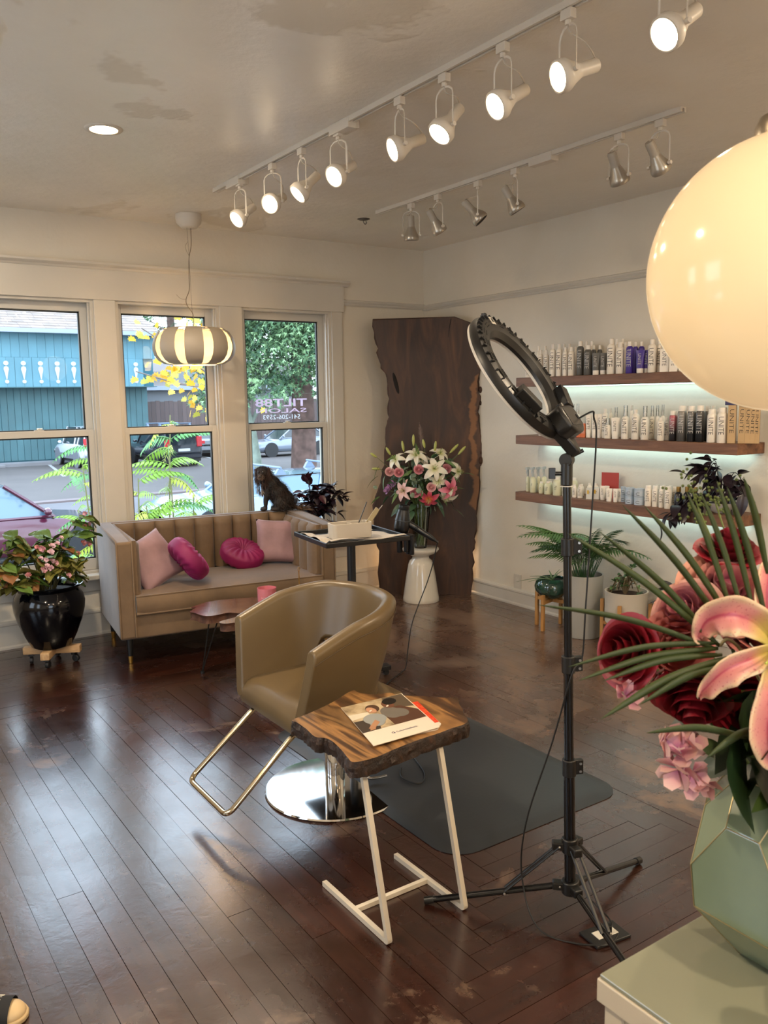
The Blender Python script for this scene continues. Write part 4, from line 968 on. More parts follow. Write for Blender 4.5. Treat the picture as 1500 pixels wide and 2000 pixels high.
# ------------------------------------------------------------------ black glazed pot with begonia on a wheeled wooden cross
PO = thing('plant_pot', 'large black glazed pot on a wheeled wooden cross under the left window', 'pot', (-3.175, -.47, 0))
GLZ = M('black_blue_glaze', '04050a', rough=.10, spec=.4, var=.3)
prof = [(0, .103), (.100, .103), (.118, .115), (.150, .18), (.182, .26), (.200, .33), (.204, .375), (.194, .415), (.176, .440), (.170, .452), (.176, .462), (.196, .472), (.200, .478), (.192, .482), (.166, .474), (.156, .46), (.155, .44), (0, .43)]
q = MB(); q.lathe(prof, n=56); q.build('glazed_body', GLZ, PO, smooth=50)
q = MB(); q.lathe([(0, .450), (.08, .452), (.158, .440), (.158, .432), (0, .432)], n=28); q.build('soil', M('dark_potting_soil', '1a130e', rough=.95, bump=.6, bscale=40), PO, smooth=60)
PINE = wood_mat('pale_pine', '9c7a50', 'b8946a', 'cfae80', (2, 10, 10), 2, .6)
for a in (R(-28), R(62)):
    q = MB(); q.box(-.165, .165, -.026, .026, .060 if a < 0 else .0605, .103); q.build('wooden_bar', PINE, PO, bevel=.003, rot=(0, 0, a))
for a in (R(-28), R(62), R(152), R(242)):
    x, y = .125*math.cos(a), .125*math.sin(a); q = MB()
    q.box(-.012, .012, -.016, .016, .044, .060); q.lathe([(.0, -.011), (.019, -.011), (.022, -.007), (.022, .007), (.019, .011), (0, .011)], n=18, M4=Matrix.Translation((.01, 0, .0225)) @ Matrix.Rotation(math.pi/2, 4, 'X'))
    q.build('caster', M('black_rubber', '101012', rough=.5), PO, smooth=40, loc=(x, y, 0), rot=(0, 0, a*1.7))
BG = thing('begonia', 'flowering begonia with olive green leaves and pink blossoms growing from the black pot', 'plant', (-3.175, -.47, .452))
OL = [M('olive_begonia_leaf', '6e6b2e', rough=.55, rand=.35, sss=.08), M('green_begonia_leaf', '55702f', rough=.5, rand=.35, sss=.08), M('bronze_leaf_underside', '7c5228', rough=.5, rand=.3, sss=.1)]
def wing(L, W, mt, seed):
    q = MB()
    def fn(u, v):
        s = u*2-1; w = W/2*math.sin(math.pi*min(1, (v*.92+.08)))**.7*(1.25 if s > 0 else .85); lean = .18*W*math.sin(v*2)
        return (s*w+lean, L*v-.12*L*(abs(s)**2)*(1-v), abs(s)*w*.28 - .30*L*v*v + .006*math.sin(9*v+5*s))
    q.grid(fn, 7, 9); return q.mesh('leaf', mt, smooth=180)
bl = [wing(.105, .075, OL[0], 1), wing(.115, .08, OL[1], 2), wing(.10, .075, OL[2], 3), wing(.075, .055, OL[1], 4)]
PKP = [M('pink_blossom', 'cf9aa4', rough=.5, sss=.2, rand=.2), M('salmon_blossom', 'cc8484', rough=.5, sss=.2), M('pale_pink_blossom', 'd9b4bc', rough=.5, sss=.2)]
def blossom_mesh(r, mt, seed, n=9):
    rr = random.Random(seed); q = MB()
    for i in range(n):
        a = i*2.4; el = .2+.9*i/n; d = Vector((math.cos(a)*math.cos(el), math.sin(a)*math.cos(el), math.sin(el))); s = Vector((-math.sin(a), math.cos(a), 0)); up = d.cross(s)
        for t0, t1 in ((0, 1),):
            q.add([d*r*.1, d*r*.65+s*r*.45-up*r*.1, d*r*1.05+s*r*.2, d*r*1.05-s*r*.2, d*r*.65-s*r*.45-up*r*.1], [(0,1,2,3,4)])
    return q.mesh('blossom', mt, smooth=180, weld=False)
bm_ = [blossom_mesh(.021, PKP[0], 1), blossom_mesh(.02, PKP[1], 2), blossom_mesh(.022, PKP[2], 3)]
rg = random.Random(8)
stems = []
spec = [(-.30, -.02, .17), (-.27, .0, .24), (-.20, -.1, .12), (-.12, .04, .26), (-.06, -.08, .19), (0, .0, .23), (.06, -.07, .2), (.10, .05, .26), (.15, -.02, .22), (.13, -.08, .11), (.20, .0, .30), (.24, -.02, .40), (.22, -.08, .16), (.17, -.05, .06), (-.18, .05, .30), (-.34, -.06, .06), (-.36, -.05, .12), (-.22, -.10, .05), (.03, .08, .28), (-.08, .09, .20), (-.15, -.12, .08), (.05, -.12, .13)]
for k, (x, y, z) in enumerate(spec):
    sp = spline([(x*.15, y*.15, -.01), (x*.45, y*.5, z*.65+.03), (x*.8, y*.9, z+.01), (x, y, z)], 5); q = MB(); q.tube(sp, [.0042-.0024*i/len(sp) for i in range(len(sp))], 6); q.build('stem', M('green_red_stem', '4e4a28', rough=.5), BG, smooth=60); stems.append(sp)
    for i in range(8):
        b = sp[rg.randint(6, len(sp)-1)]; a = rg.uniform(0, 6.28); d = (math.cos(a), math.sin(a)*.8-.2, rg.uniform(-.55, .35))
        put_leaf(bl[rg.choice((0, 0, 0, 1, 1, 2, 3)) if z < .25 else rg.choice((0, 1, 3, 1))], BG, b, d, rg.uniform(-.5, .5), rg.uniform(.7, 1.2))
fl_ = [(.235, -.03, .435, 0), (.26, -.02, .40, 0), (.25, -.03, .37, 0), (.225, -.04, .36, 1), (.205, -.05, .26, 1), (.235, -.05, .255, 1), (.17, -.06, .20, 1), (-.07, -.12, .275, 1), (-.04, -.12, .265, 0), (.01, -.12, .27, 2), (.04, -.12, .285, 2), (.0, -.13, .24, 2), (-.06, -.14, .21, 2), (-.03, -.14, .20, 2), (.0, -.14, .19, 2), (.02, -.14, .175, 0), (-.03, -.15, .165, 2), (-.01, -.15, .15, 2), (-.05, -.15, .145, 0), (.09, -.13, .09, 0), (-.28, -.06, .20, 0), (.07, -.09, .31, 2), (.26, -.03, .335, 0), (-.13, -.13, .12, 1)]
for x, y, z, k in fl_:
    o = link('blossom', bm_[k], BG, loc=(x, y, z)); o.rotation_euler = (R(60)+rg.uniform(-.5, .5), rg.uniform(-.5, .5), rg.uniform(-1, 1)); o.scale = (rg.uniform(.7, 1.05),)*3
# ================================================================== STYLING CHAIR
LEA = NT('olive_tan_leather'); v = LEA.coord(); LEA.l(LEA.ramp(LEA.noise(v, 2.5, 4), [(.3, '5b4a31'), (.7, '685638')]), LEA.b.inputs['Base Color']); LEA.b.inputs['Roughness'].default_value = .36; LEA.b.inputs['Specular IOR Level'].default_value = .5; LEA.bump(LEA.noise(v, 240, 2), .06, .001); LEA = LEA.m
CHR = M('polished_chrome', 'c9c9c9', rough=.06, metal=1.); CHR2 = M('champagne_chrome_tube', 'c2b296', rough=.14, metal=1.)
CH = thing('styling_chair', 'olive tan leather tub chair on a polished round steel base', 'chair', (-2.655, -2.88, 0), R(0))
# local frame: seat faces -x.  Tub shell swept round a U from left arm front to right arm front
def chair_plan(a):      # a in [-1, 1]; returns rim point, foot point (x, y)
    s = -1 if a < 0 else 1; b = abs(a)
    # straight arms for b in (.62, 1), half superellipse for the back
    def U(b, hw, xb, xf, n=2.3):
        if b > .58:
            t = (b-.58)/.42; return xb - .30*0 + (xf-xb)*t, hw + (.0)*t
        ph = b/.58*math.pi/2; c, s_ = math.cos(ph), math.sin(ph)
        return xb + (rbk)*(c**(2/n)), hw*(s_**(2/n))
    global rbk
    rbk = .275; x1, y1 = U(b, .305, -.060, -.250, 2.1); rbk = .175; x0, y0 = U(b, .235, -.070, -.285, 2.1)
    return (x1, s*y1), (x0, s*y0)
def chair_rim_z(a):
    b = abs(a); return .785 - .118*max(0, (b-.30)/.70)**1.2 if b > .30 else .785
def shell_pt(a, v, off):
    """v 0 bottom .. 1 rim; off = thickness offset along the outward normal"""
    (x1, y1), (x0, y0) = chair_plan(a); e = 1e-3; (xa, ya), _ = chair_plan(min(1, a+e)); (xb, yb), _ = chair_plan(max(-1, a-e))
    tx, ty = xa-xb, ya-yb; l = math.hypot(tx, ty) or 1; nx, ny = ty/l, -tx/l
    if nx*x1 + ny*y1 < 0 and abs(a) < .58: nx, ny = -nx, -ny
    if abs(a) >= .58: nx, ny = 0, (1 if a > 0 else -1)
    z0 = .385; z1 = chair_rim_z(a)
    w = v**.85; x = x0+(x1-x0)*w; y = y0+(y1-y0)*w; return Vector((x+nx*off, y+ny*off, z0+(z1-z0)*v))
T_ = .029
def section(a, gap):
    """closed cross-section loop of the shell at plan parameter a"""
    v0 = gap; out = []
    for v in (v0, v0+.06, v0+(1-v0)*.3, v0+(1-v0)*.55, v0+(1-v0)*.8, .965): out.append(shell_pt(a, v, T_))
    for k in range(1, 6):
        t = math.pi*k/6; p = shell_pt(a, .965, T_*math.cos(t)); out.append(p+Vector((0, 0, .024*math.sin(t))))
    for v in (.965, v0+(1-v0)*.8, v0+(1-v0)*.55, v0+(1-v0)*.3, v0+.06, v0): out.append(shell_pt(a, v, -T_))
    for k in range(1, 3):
        t = math.pi*k/3; p = shell_pt(a, v0, -T_*math.cos(t)); out.append(p-Vector((0, 0, .016*math.sin(t))))
    return out
def gap_at(a):
    b = abs(a)
    if b < .30: return .47
    if b < .42: return .47*(1-((b-.30)/.12))**.8 if b < .42 else 0
    return 0.
q = MB(); A = [-1+2*i/64 for i in range(65)]; secs = [section(a, gap_at(a)) for a in A]; n = len(secs[0])
q.add([p for s in secs for p in s], [(i*n+k, i*n+(k+1) % n, (i+1)*n+(k+1) % n, (i+1)*n+k) for i in range(64) for k in range(n)] + [tuple(range(n)), tuple(range(64*n, 65*n))])
sh = q.build('tub_shell', LEA, CH, smooth=55, bevel=.012, segs=3)
# seat: thick pad with a rounded front edge that wraps between the arms
q = MB()
def seat(u, v):
    y = (u*2-1)*.232; x = -.278 + v*.44; hw = .232
    if v > .62: y *= math.sqrt(max(0, 1-((v-.62)/.40)**2))*.999+.001
    z = .462 + .012*(1-(2*u-1)**4) - .020*(1-v) - (.036*(max(0, .12-v)/.12)**2.2)
    return x, y, z
q.grid(seat, 15, 22); q.grid(lambda u, v: (lambda p: (p[0]+.0*v+.035*v*(1 if False else 0) - .006*math.sin(math.pi*v), p[1], p[2]-(p[2]-.352)*v))(seat(u, 0)), 15, 7)
q.grid(lambda u, v: (lambda p: (p[0]+.02*0, p[1]*(1-.12*0), .352 if v > .01 else .352))(seat(u, v)), 15, 22)
q.grid(lambda u, v: (lambda p: (p[0], p[1], p[2]-(p[2]-.352)*v))(seat(0, u)), 22, 4); q.grid(lambda u, v: (lambda p: (p[0], p[1], p[2]-(p[2]-.352)*v))(seat(1, u)), 22, 4)
q.build('seat', LEA, CH, smooth=60)
# lower wrap joining arms and seat front
q = MB()
def apron(u, v):
    y = (u*2-1)*.262; x = -.285 + .0*v; return x, y
pr = [(-.275, .30+.085), (-.262, .355), (-.20, .340), (.10, .345), (.20, .375), (.20, .42), (-.26, .42)]
q.prism([(x, z) for x, z in pr], -.225, .225, lambda x, z, y: (x, y, z)); q.build('seat_pan', LEA, CH, smooth=60, bevel=.02, segs=4)
def rimline(off, dv, r, a0=-1, a1=1):
    q = MB(); q.tube([shell_pt(a0+(a1-a0)*i/60, .93, off)+Vector((0, 0, dv)) for i in range(61)], r, 5); return q
rimline(T_+.001, -.012, .0016).build('stitch_seam', M('dark_olive_seam', '4a3920', rough=.6), CH, smooth=60)
# column + base
q = MB(); q.lathe([(0, .0012), (.277, .0012), (.280, .005), (.277, .011), (.05, .014), (0, .014)], n=72); q.build('base_plate', CHR, CH, smooth=30, loc=(-.000, -.02, 0))
q = MB(); q.lathe([(0, .012), (.040, .012), (.040, .20), (.036, .205), (.036, .22), (0, .22)], n=36); q.build('outer_column', CHR, CH, smooth=40, loc=(-.000, -.02, 0))
q = MB(); q.lathe([(0, .205), (.045, .205), (.045, .325), (0, .325)], n=36); q.build('column_sleeve', M('dark_column_sleeve', '2a2420', rough=.25, metal=.6), CH, smooth=40, loc=(-.000, -.02, 0))
q = MB(); q.box(-.13, .10, -.10, .08, .322, .342); q.build('mount_plate', M('black_iron', None), CH, bevel=.003)
q = MB(); q.tube(spline([(.03, -.03, .23), (.09, -.06, .22), (.13, -.08, .10), (.12, -.07, .05), (.13, -.085, .03), (.19, -.11, .035)], 5), .006, 8); q.build('pump_lever', CHR, CH, smooth=60)
# footrest loop
def rounded(pts, r, k=6):
    out = [Vector(pts[0])]
    for i in range(1, len(pts)-1):
        p, a, b = Vector(pts[i]), Vector(pts[i-1]), Vector(pts[i+1]); da, db = (a-p).normalized(), (b-p).normalized()
        s, e = p+da*r, p+db*r
        for j in range(k+1):
            t = j/k; out.append(s*(1-t)**2 + p*2*t*(1-t) + e*t*t)
    return out+[Vector(pts[-1])]
q = MB(); q.tube(rounded([(-.10, .165, .350), (-.245, .165, .345), (-.530, .178, .108), (-.530, -.175, .108), (-.245, -.165, .345), (-.10, -.165, .350)], .04), .0105, 14)
q.build('footrest', CHR2, CH, smooth=60)

# ------------------------------------------------------------------ anti-fatigue mat
MT = NT('slate_grey_rubber'); v = MT.world(); MT.l(MT.ramp(MT.noise(v, 1.6, 4), [(.3, '26292d'), (.7, '2f3236')]), MT.b.inputs['Base Color']); MT.b.inputs['Roughness'].default_value = .38; MT.bump(MT.noise(v, 60, 3), .10, .002); MT = MT.m
def rrect(x0, x1, y0, y1, r, k=8):
    o = []
    for (cx, cy, a0) in ((x1-r, y1-r, 0), (x0+r, y1-r, 90), (x0+r, y0+r, 180), (x1-r, y0+r, 270)):
        for j in range(k+1): a = R(a0+90*j/k); o.append((cx+r*math.cos(a), cy+r*math.sin(a)))
    return o
q = MB(); o_ = rrect(-2.615, -1.745, -3.600, -2.24, .115)
def ring_at(o, ins, z):
    c = (sum(p[0] for p in o)/len(o), sum(p[1] for p in o)/len(o)); return [(c[0]+(x-c[0])*(1-ins/.45), c[1]+(y-c[1])*(1-ins/.68), z) for x, y in o]
rings = [ring_at(o_, 0, .0012), ring_at(o_, 0, .003), ring_at(o_, .03, .010), ring_at(o_, .055, .0135)]; n = len(o_)
q.add([p for r_ in rings for p in r_], [(a*n+i, a*n+(i+1) % n, (a+1)*n+(i+1) % n, (a+1)*n+i) for a in range(3) for i in range(n)] + [tuple(range(3*n, 4*n)), tuple(range(n-1, -1, -1))])
tag(q.build('floor_mat', MT, smooth=25), 'slate grey rubber mat with rounded corners on the floor right of the chair', 'mat')

# ------------------------------------------------------------------ live-edge side table with two magazines
ST = thing('side_table', 'C-shaped white steel side table with thick live-edge walnut top', 'table', (-2.85, -3.55, 0))
SLAB2 = NT('striped_walnut_top'); v = SLAB2.coord('Object', (7, 1.0, 3)); g = SLAB2.noise(v, 1.15, 7, .5, 1.2); g2 = SLAB2.noise(SLAB2.coord('Object', (40, 5, 10)), 2, 5)
cc = SLAB2.ramp(g, [(.30, '1c110a'), (.42, '4a2f1b'), (.50, 'a07444'), (.58, '3a2415'), (.68, 'b58a55'), (.78, '6b4527')]); SLAB2.l(SLAB2.mix(.14, cc, SLAB2.ramp(g2, [(.3, '3a2516'), (.7, 'a37a4c')])), SLAB2.b.inputs['Base Color'])
SLAB2.b.inputs['Roughness'].default_value = .3; SLAB2.b.inputs['Coat Weight'].default_value = .3; SLAB2.b.inputs['Coat Roughness'].default_value = .15; SLAB2.bump(g, .05, .003); SLAB2 = SLAB2.m
BKE = NT('dark_live_edge'); v = BKE.coord('Object', (3, 3, 3)); g = BKE.noise(v, 9, 6, .7, .5); BKE.l(BKE.ramp(g, [(.3, '140d09'), (.55, '2e1d12'), (.8, '5a3a22')]), BKE.b.inputs['Base Color']); BKE.b.inputs['Roughness'].default_value = .35; BKE.bump(g, .9, .012); BKE = BKE.m
tt = [(-3.092,-3.389),(-3.017,-3.369),(-2.912,-3.331),(-2.799,-3.274),(-2.788,-3.306),(-2.756,-3.354),(-2.706,-3.368),(-2.695,-3.407),(-2.649,-3.449),(-2.621,-3.478),(-2.589,-3.515),(-2.552,-3.545),(-2.583,-3.597),(-2.601,-3.635),(-2.623,-3.668),(-2.648,-3.718),(-2.682,-3.739),(-2.732,-3.741),(-2.782,-3.747),(-2.874,-3.752),(-2.966,-3.765),(-3.038,-3.778),(-3.101,-3.769),(-3.1,-3.732),(-3.089,-3.686),(-3.077,-3.615),(-3.081,-3.576),(-3.101,-3.549),(-3.093,-3.48),(-3.091,-3.417)]
tt = [(x+2.85, y+3.55) for x, y in tt]; sgn = 1 if area(tt) > 0 else -1; sgn = sgn
chamfer_slab('table_top', tt, .497, .545, SLAB2, BKE, ST, .006, 5, .0045, sub=5, smooth=25)
WST = M('white_steel_tube', 'c9c0b0', rough=.4); bw = .0078
def sqtube(pts, name, parent, mt):
    q = MB(); q.tube(pts, bw*1.35, 4, cap=True)
    return q.build(name, mt, parent, smooth=20, bevel=.0018)
for x in (-.185, .095):
    P3 = rounded([(x, .085, .009), (x, -.280, .009), (x-.012, -.176, .489), (x-.012, .08, .489)], .009, 4)
    q = MB()
    # square section swept in the plane x = const
    for a, b in zip(P3, P3[1:]):
        pass
    vs = []; fs = []
    for i, p in enumerate(P3):
        d = (P3[min(i+1, len(P3)-1)]-P3[max(i-1, 0)]).normalized(); sx = Vector((1, 0, 0)); nn = d.cross(sx).normalized()
        vs += [p+sx*bw+nn*bw, p-sx*bw+nn*bw, p-sx*bw-nn*bw, p+sx*bw-nn*bw]
    for i in range(len(P3)-1):
        for k in range(4): fs.append((i*4+k, i*4+(k+1) % 4, (i+1)*4+(k+1) % 4, (i+1)*4+k))
    fs += [(0,1,2,3), tuple(range(len(P3)*4-4, len(P3)*4))]
    q.add(vs, fs); q.build('leg_frame', WST, ST, smooth=30)
q = MB(); q.box(-.178, .088, -.102, -.087, .0015, .0165); q.build('crossbar', WST, ST, bevel=.001)
q = MB(); q.box(-.20, .10, .04, .10, .4855, .4968); q.build('mount_bar', WST, ST, bevel=.001)
# magazines
def quad_sheet(c4, z0, z1, name, mts, parent=None):
    q = MB(); q.prism(c4, z0, z1); return q.build(name, mts, parent)
WPAP = M('white_paper_cover', 'd6cbbb', rough=.35)
m2 = thing('magazine', 'red-orange magazine peeking out from under the white one on the live-edge table', 'magazine', (-2.85, -3.55, .5455))
quad_sheet([(.152-.14, .028+.05), (.166, .047), (.110, -.150), (.074, -.178), (-.03, -.16)], .0, .0035, 'pages', WPAP, m2)
t = NT('red_foil_cover'); v = t.coord(); t.l(t.ramp(t.noise(v, 26, 5, .7, 2), [(.35, 'c23018'), (.55, 'd8442a'), (.66, 'f0a050')]), t.b.inputs['Base Color']); t.b.inputs['Roughness'].default_value = .3
quad_sheet([(.02, .072), (.166, .047), (.113, -.135), (.0, -.125)], .0036, .0042, 'front_cover', t.m, m2)
m1 = thing('magazine', 'white brochure with a photo of two laughing people lying on the live-edge table', 'magazine', (-2.85, -3.55, .5500))
c4 = [(-.076, .139), (.157, .131), (.079, -.178), (-.158, -.176)]
quad_sheet([(x+.006, y+.004) for x, y in c4], 0, .0022, 'inner_pages', WPAP, m1); quad_sheet(c4, .0024, .0040, 'cover', WPAP, m1)
def UVp(u, v):   # brochure coordinates: u left-right, v bottom(0) - top(1)
    a, b, c_, d = [Vector((*p, 0)) for p in (c4[3], c4[2], c4[1], c4[0])]; lo_, hi_ = a+(b-a)*u, d+(c_-d)*u; return lo_+(hi_-lo_)*v
def patch(pts, lay, mt, name='print'):
    q = MB(); n = len(pts); z = .0041+.00012*lay
    P_ = [UVp(u, v) for u, v in pts]; c = sum(P_, Vector())/n
    q.add([(p.x, p.y, z) for p in P_] , [tuple(range(n))]); return q.build(name, mt, m1)
def oval(cx, cy, rx, ry, n=18, rot=0): return [(cx+rx*math.cos(a)*math.cos(rot)-ry*math.sin(a)*math.sin(rot), cy+rx*math.cos(a)*math.sin(rot)+ry*math.sin(a)*math.cos(rot)) for a in [2*math.pi*k/n for k in range(n)]]
bgm = NT('printed_room_photo'); v = bgm.coord(); bgm.l(bgm.ramp(bgm.noise(v, 14, 4, .6), [(.3, '6d5b45'), (.5, 'b09c7c'), (.7, 'd2c3a4')]), bgm.b.inputs['Base Color']); bgm.b.inputs['Roughness'].default_value = .3
patch([(.0, .30), (1., .30), (1., 1.), (.0, 1.)], 0, bgm.m)
PC = lambda n, c: M('print_'+n, c, rough=.35)
patch([(.62, .72), (1., .62), (1., .99), (.66, .99)], 1, PC('wall_shadow', '574a3a')); patch([(.0, .62), (.3, .66), (.3, .74), (.0, .76)], 1, PC('pale_bench', 'cfc6b2'))
patch([(.0, .30), (.28, .30), (.36, .56), (.0, .58)], 2, PC('dark_sofa', '3c332c'))
patch([(.50, .30), (1., .30), (1., .52), (.80, .72), (.62, .70), (.48, .56)], 3, PC('brown_skin_arm', '523526')); patch(oval(.60, .60, .14, .16, rot=.5), 4, PC('grey_shirt', '6d665e')); patch(oval(.72, .55, .13, .11, rot=-.3), 5, PC('grey_shirt', '6d665e'))
patch(oval(.66, .80, .085, .10, rot=.6), 6, PC('brown_face', '6b4431')); patch(oval(.72, .87, .115, .085, rot=.1), 7, PC('dark_hair', '17120f')); patch(oval(.635, .765, .03, .014, rot=.6), 8, PC('smile', 'd8cfc0'))
patch([(.12, .31), (.20, .31), (.30, .46), (.22, .50)], 5, PC('pale_arm', 'a87c5c')); patch(oval(.31, .54, .17, .13, rot=-.1), 6, PC('light_grey_shirt', '8f9290')); patch(oval(.30, .46, .12, .10), 7, PC('light_grey_shirt', None))
patch([(.12, .36), (.18, .32), (.34, .44), (.30, .52)], 8, PC('pale_arm', None)); patch(oval(.40, .79, .105, .10, rot=.3), 7, PC('brown_hair', '4b3426')); patch(oval(.365, .755, .065, .085, rot=.5), 8, PC('pale_face', 'b98a6c')); patch(oval(.35, .745, .028, .013, rot=.5), 9, PC('smile', None))
for s_, u, v in (('ʕʖ', .33, .15),): pass
me = text_mesh('G', .016, .0001, bold=.0004); me.materials.append(M('navy_print', '2c2a52', rough=.5)); o = link('lettering', me, m1, loc=(*UVp(.38, .145)[:2], .0043), rot=(0, 0, R(0)))
me = text_mesh('ColumbiaBank', .0135, .0001, align='LEFT'); me.materials.append(M('navy_print', None)); o = link('lettering', me, m1, loc=(*UVp(.42, .145)[:2], .0043), rot=(0, 0, 0))

# ------------------------------------------------------------------ ring light on a black tripod
BP = M('black_plastic', '141312', rough=.38); BPM = M('black_tube_metal', '0e0e10', rough=.25, metal=.3, coat=.3); VNT = M('vent_black', '050505', rough=.8); DIFF = M('white_diffuser', 'c4beb4', rough=.4); RIV = M('steel_rivet', 'a8a29a', rough=.3, metal=1.)
TB = Vector((-2.515, -4.035, 0))
TR = thing('light_stand', 'black tripod light stand on the floor beside the grey mat', 'light stand', tuple(TB))
lean = Vector((-.0180, .0125, 1.0))
def PZ(z): return lean*z
def ptube(z0, z1, r, name): q = MB(); q.tube([PZ(z0), PZ(z1)], r, 20); return q.build(name, BPM, TR, smooth=50)
ptube(.075, .47, .0165, 'lower_pole'); ptube(.47, .78, .0140, 'middle_pole'); ptube(.78, 1.345, .0118, 'upper_pole')
for z, r in ((.45, .0205), (.762, .0195), (1.105, .018)):
    q = MB(); q.tube([PZ(z-.005), PZ(z+.045)], r, 20); cl = q.build('clamp_collar', BP, TR, smooth=40, bevel=.002)
    q = MB(); p = PZ(z+.02); d = Vector((.85, -.35, 0)).normalized(); q.box(-.008, .022, -.008, .008, -.022, .022, mat=Matrix.Translation(p+d*.02) @ d.to_track_quat('X', 'Z').to_matrix().to_4x4()); q.build('clamp_lever', BP, cl, bevel=.002)
    for dz in (-.012, .012):
        q = MB(); e = p+Vector((-.35, -.85, 0)).normalized()*.0; q.tube([p+d*.034+Vector((-.3, -.4, 0))*.02+Vector((0, 0, dz)), p+d*.034+Vector((-.3, -.4, 0))*.0255+Vector((0, 0, dz))], .004, 10); q.build('rivet', RIV, cl)
q = MB(); q.tube([PZ(.205), PZ(.250)], .024, 18); q.build('upper_hub', BP, TR, smooth=40, bevel=.003)
q = MB(); q.tube([PZ(.075), PZ(.115)], .026, 18); q.build('lower_hub', BP, TR, smooth=40, bevel=.003)
for ang, ln in ((136.5, .44), (9.5, .405), (-107, .44)):
    a = R(ang); d = Vector((math.cos(a), math.sin(a), 0)); s_ = Vector((-math.sin(a), math.cos(a), 0))
    hub = PZ(.098)+d*.030; foot = d*ln+Vector((0, 0, .012))
    q = MB(); q.tube([hub, foot], .0095, 14); l = q.build('leg', BPM, TR, smooth=50)
    q = MB(); q.tube([hub.lerp(foot, .93), hub.lerp(foot, 1.0)], .0115, 14); q.build('foot_cap', BP, l, smooth=40)
    q = MB(); mid = hub.lerp(foot, .40); top = PZ(.225)+d*.030
    for k in (-1, 1): q.tube([top+s_*.011*k, mid+s_*.011*k+Vector((0, 0, .006))], .0055, 8, squash=.7)
    q.build('brace', BP, TR, smooth=40)
    for z, r_0 in ((.225, .020), (.098, .022)):
        q = MB(); c = PZ(z); q.box(.0, .040, -.014, .014, -.012, .012, mat=Matrix.Translation(c+d*.012) @ Matrix.Rotation(a, 4, 'Z')); q.build('hub_bracket', BP, TR, bevel=.004)
    for pp in (top+s_*.0155, mid+s_*.0155, hub+s_*.0115):
        q = MB(); q.ball(pp, .0042, 8, 5); q.build('rivet', RIV, l, smooth=180)
top = TB + PZ(1.345)
LH = thing('light_mount', 'black swivel mount with thumbscrews on top of the light stand', 'mount', tuple(top))
q = MB(); q.tube([(0, 0, -.045), (0, 0, .018)], .0165, 18); q.build('mount_sleeve', BP, LH, smooth=40, bevel=.002)
q = MB(); q.tube([(0, 0, -.046), (0, 0, -.0485)], .0180, 18); q.build('white_tie', M('white_plastic_tie', 'cfcac2', rough=.5), LH, smooth=40)
lf = Vector((-.826, .564, 0)); q = MB(); q.tube([(0, 0, -.012), lf*.034+Vector((0, 0, -.012))], .006, 10); q.box(-.004, .014, -.005, .005, -.016, .014, mat=Matrix.Translation(lf*.036+Vector((0, 0, -.010))) @ Matrix.Rotation(math.atan2(lf.y, lf.x), 4, 'Z')); q.build('thumbscrew', BP, LH, smooth=30, bevel=.001)
q = MB(); q.tube([(0, 0, .030), Vector((.826, -.564, 0))*.045+Vector((0, 0, .052))], [.006, .0055], 10); q.build('tilt_handle', BP, LH, smooth=40)
dH = Vector((-.433, .903, 0)).normalized(); th = R(35); aR = dH*math.sin(th)+Vector((0, 0, 1))*math.cos(th); nF = dH*math.cos(th)-Vector((0, 0, 1))*math.sin(th); bR = aR.cross(nF)
q = MB(); q.tube([-bR*.014+Vector((0, 0, .026)), bR*.014+Vector((0, 0, .026))], .019, 18); q.build('tilt_knuckle', BP, LH, smooth=40, bevel=.002)
RO, RI = .207, .138
rc = top + Vector((.008, -.006, .040)) + aR*(RO+.058)
RL = bpy.data.objects.new('ring_light', None); COL.objects.link(RL); tag(RL, 'black ring light seen from behind on the tripod stand', 'ring light')
RL.matrix_world = Matrix.Translation(rc) @ Matrix((bR, aR, nF)).transposed().to_4x4()     # local x = bR, y = up the ring, z = light side
q = MB(); q.lathe([(RI, -.004), (RI+.012, -.019), (RI+.030, -.0235), (RO-.022, -.0235), (RO-.006, -.017), (RO, -.004), (RO, .006), (RI, .006), (RI, -.004)], n=96); q.build('rear_shell', BP, RL, smooth=35)
q = MB(); q.lathe([(RI+.002, .006), (RI+.002, .014), (RI+.010, .0175), (RO-.010, .0175), (RO-.002, .014), (RO-.002, .006)], n=96, cap=False); q.build('diffuser', DIFF, RL, smooth=35)
q = MB()
for k in range(44):
    a = 2*math.pi*k/44 + .03
    if abs(((a+math.pi/2) % (2*math.pi)) - 0) < .5 or abs(((a+math.pi/2) % (2*math.pi)) - 2*math.pi) < .5: continue
    q.box(RO-.020, RO-.006, -.0018, .0018, -.0255, -.017, mat=Matrix.Rotation(a, 4, 'Z'))
for k in range(20):
    a = 2*math.pi*k/20 + .2
    for r_0 in (RI+.030, RI+.040, RI+.050):
        q.tube([(r_0*math.cos(a+t), r_0*math.sin(a+t), -.0238) for t in (0, .05, .10, .15)], .0014, 4)
tag(q.build('vent_slots', VNT, RL), kind='stuff')
q = MB(); q.box(-.013, .013, RI+.030, RI+.056, -.0250, -.0235); lb = q.build('spec_label', M('pale_label', 'b9b3a8', rough=.5), RL)
me = text_mesh('18', .016, .0002, bold=.0006); me.materials.append(VNT); o = link('lettering', me, lb, loc=(0, RI+.043, -.0254)); o.rotation_euler = (0, math.pi, 0)
q = MB(); q.tube([(0, RO-.004, -.01), (0, RO+.010, -.012)], .004, 8); q.box(-.007, .007, RO-.002, RO+.006, -.020, -.004); q.build('top_shoe', BP, RL, bevel=.001)
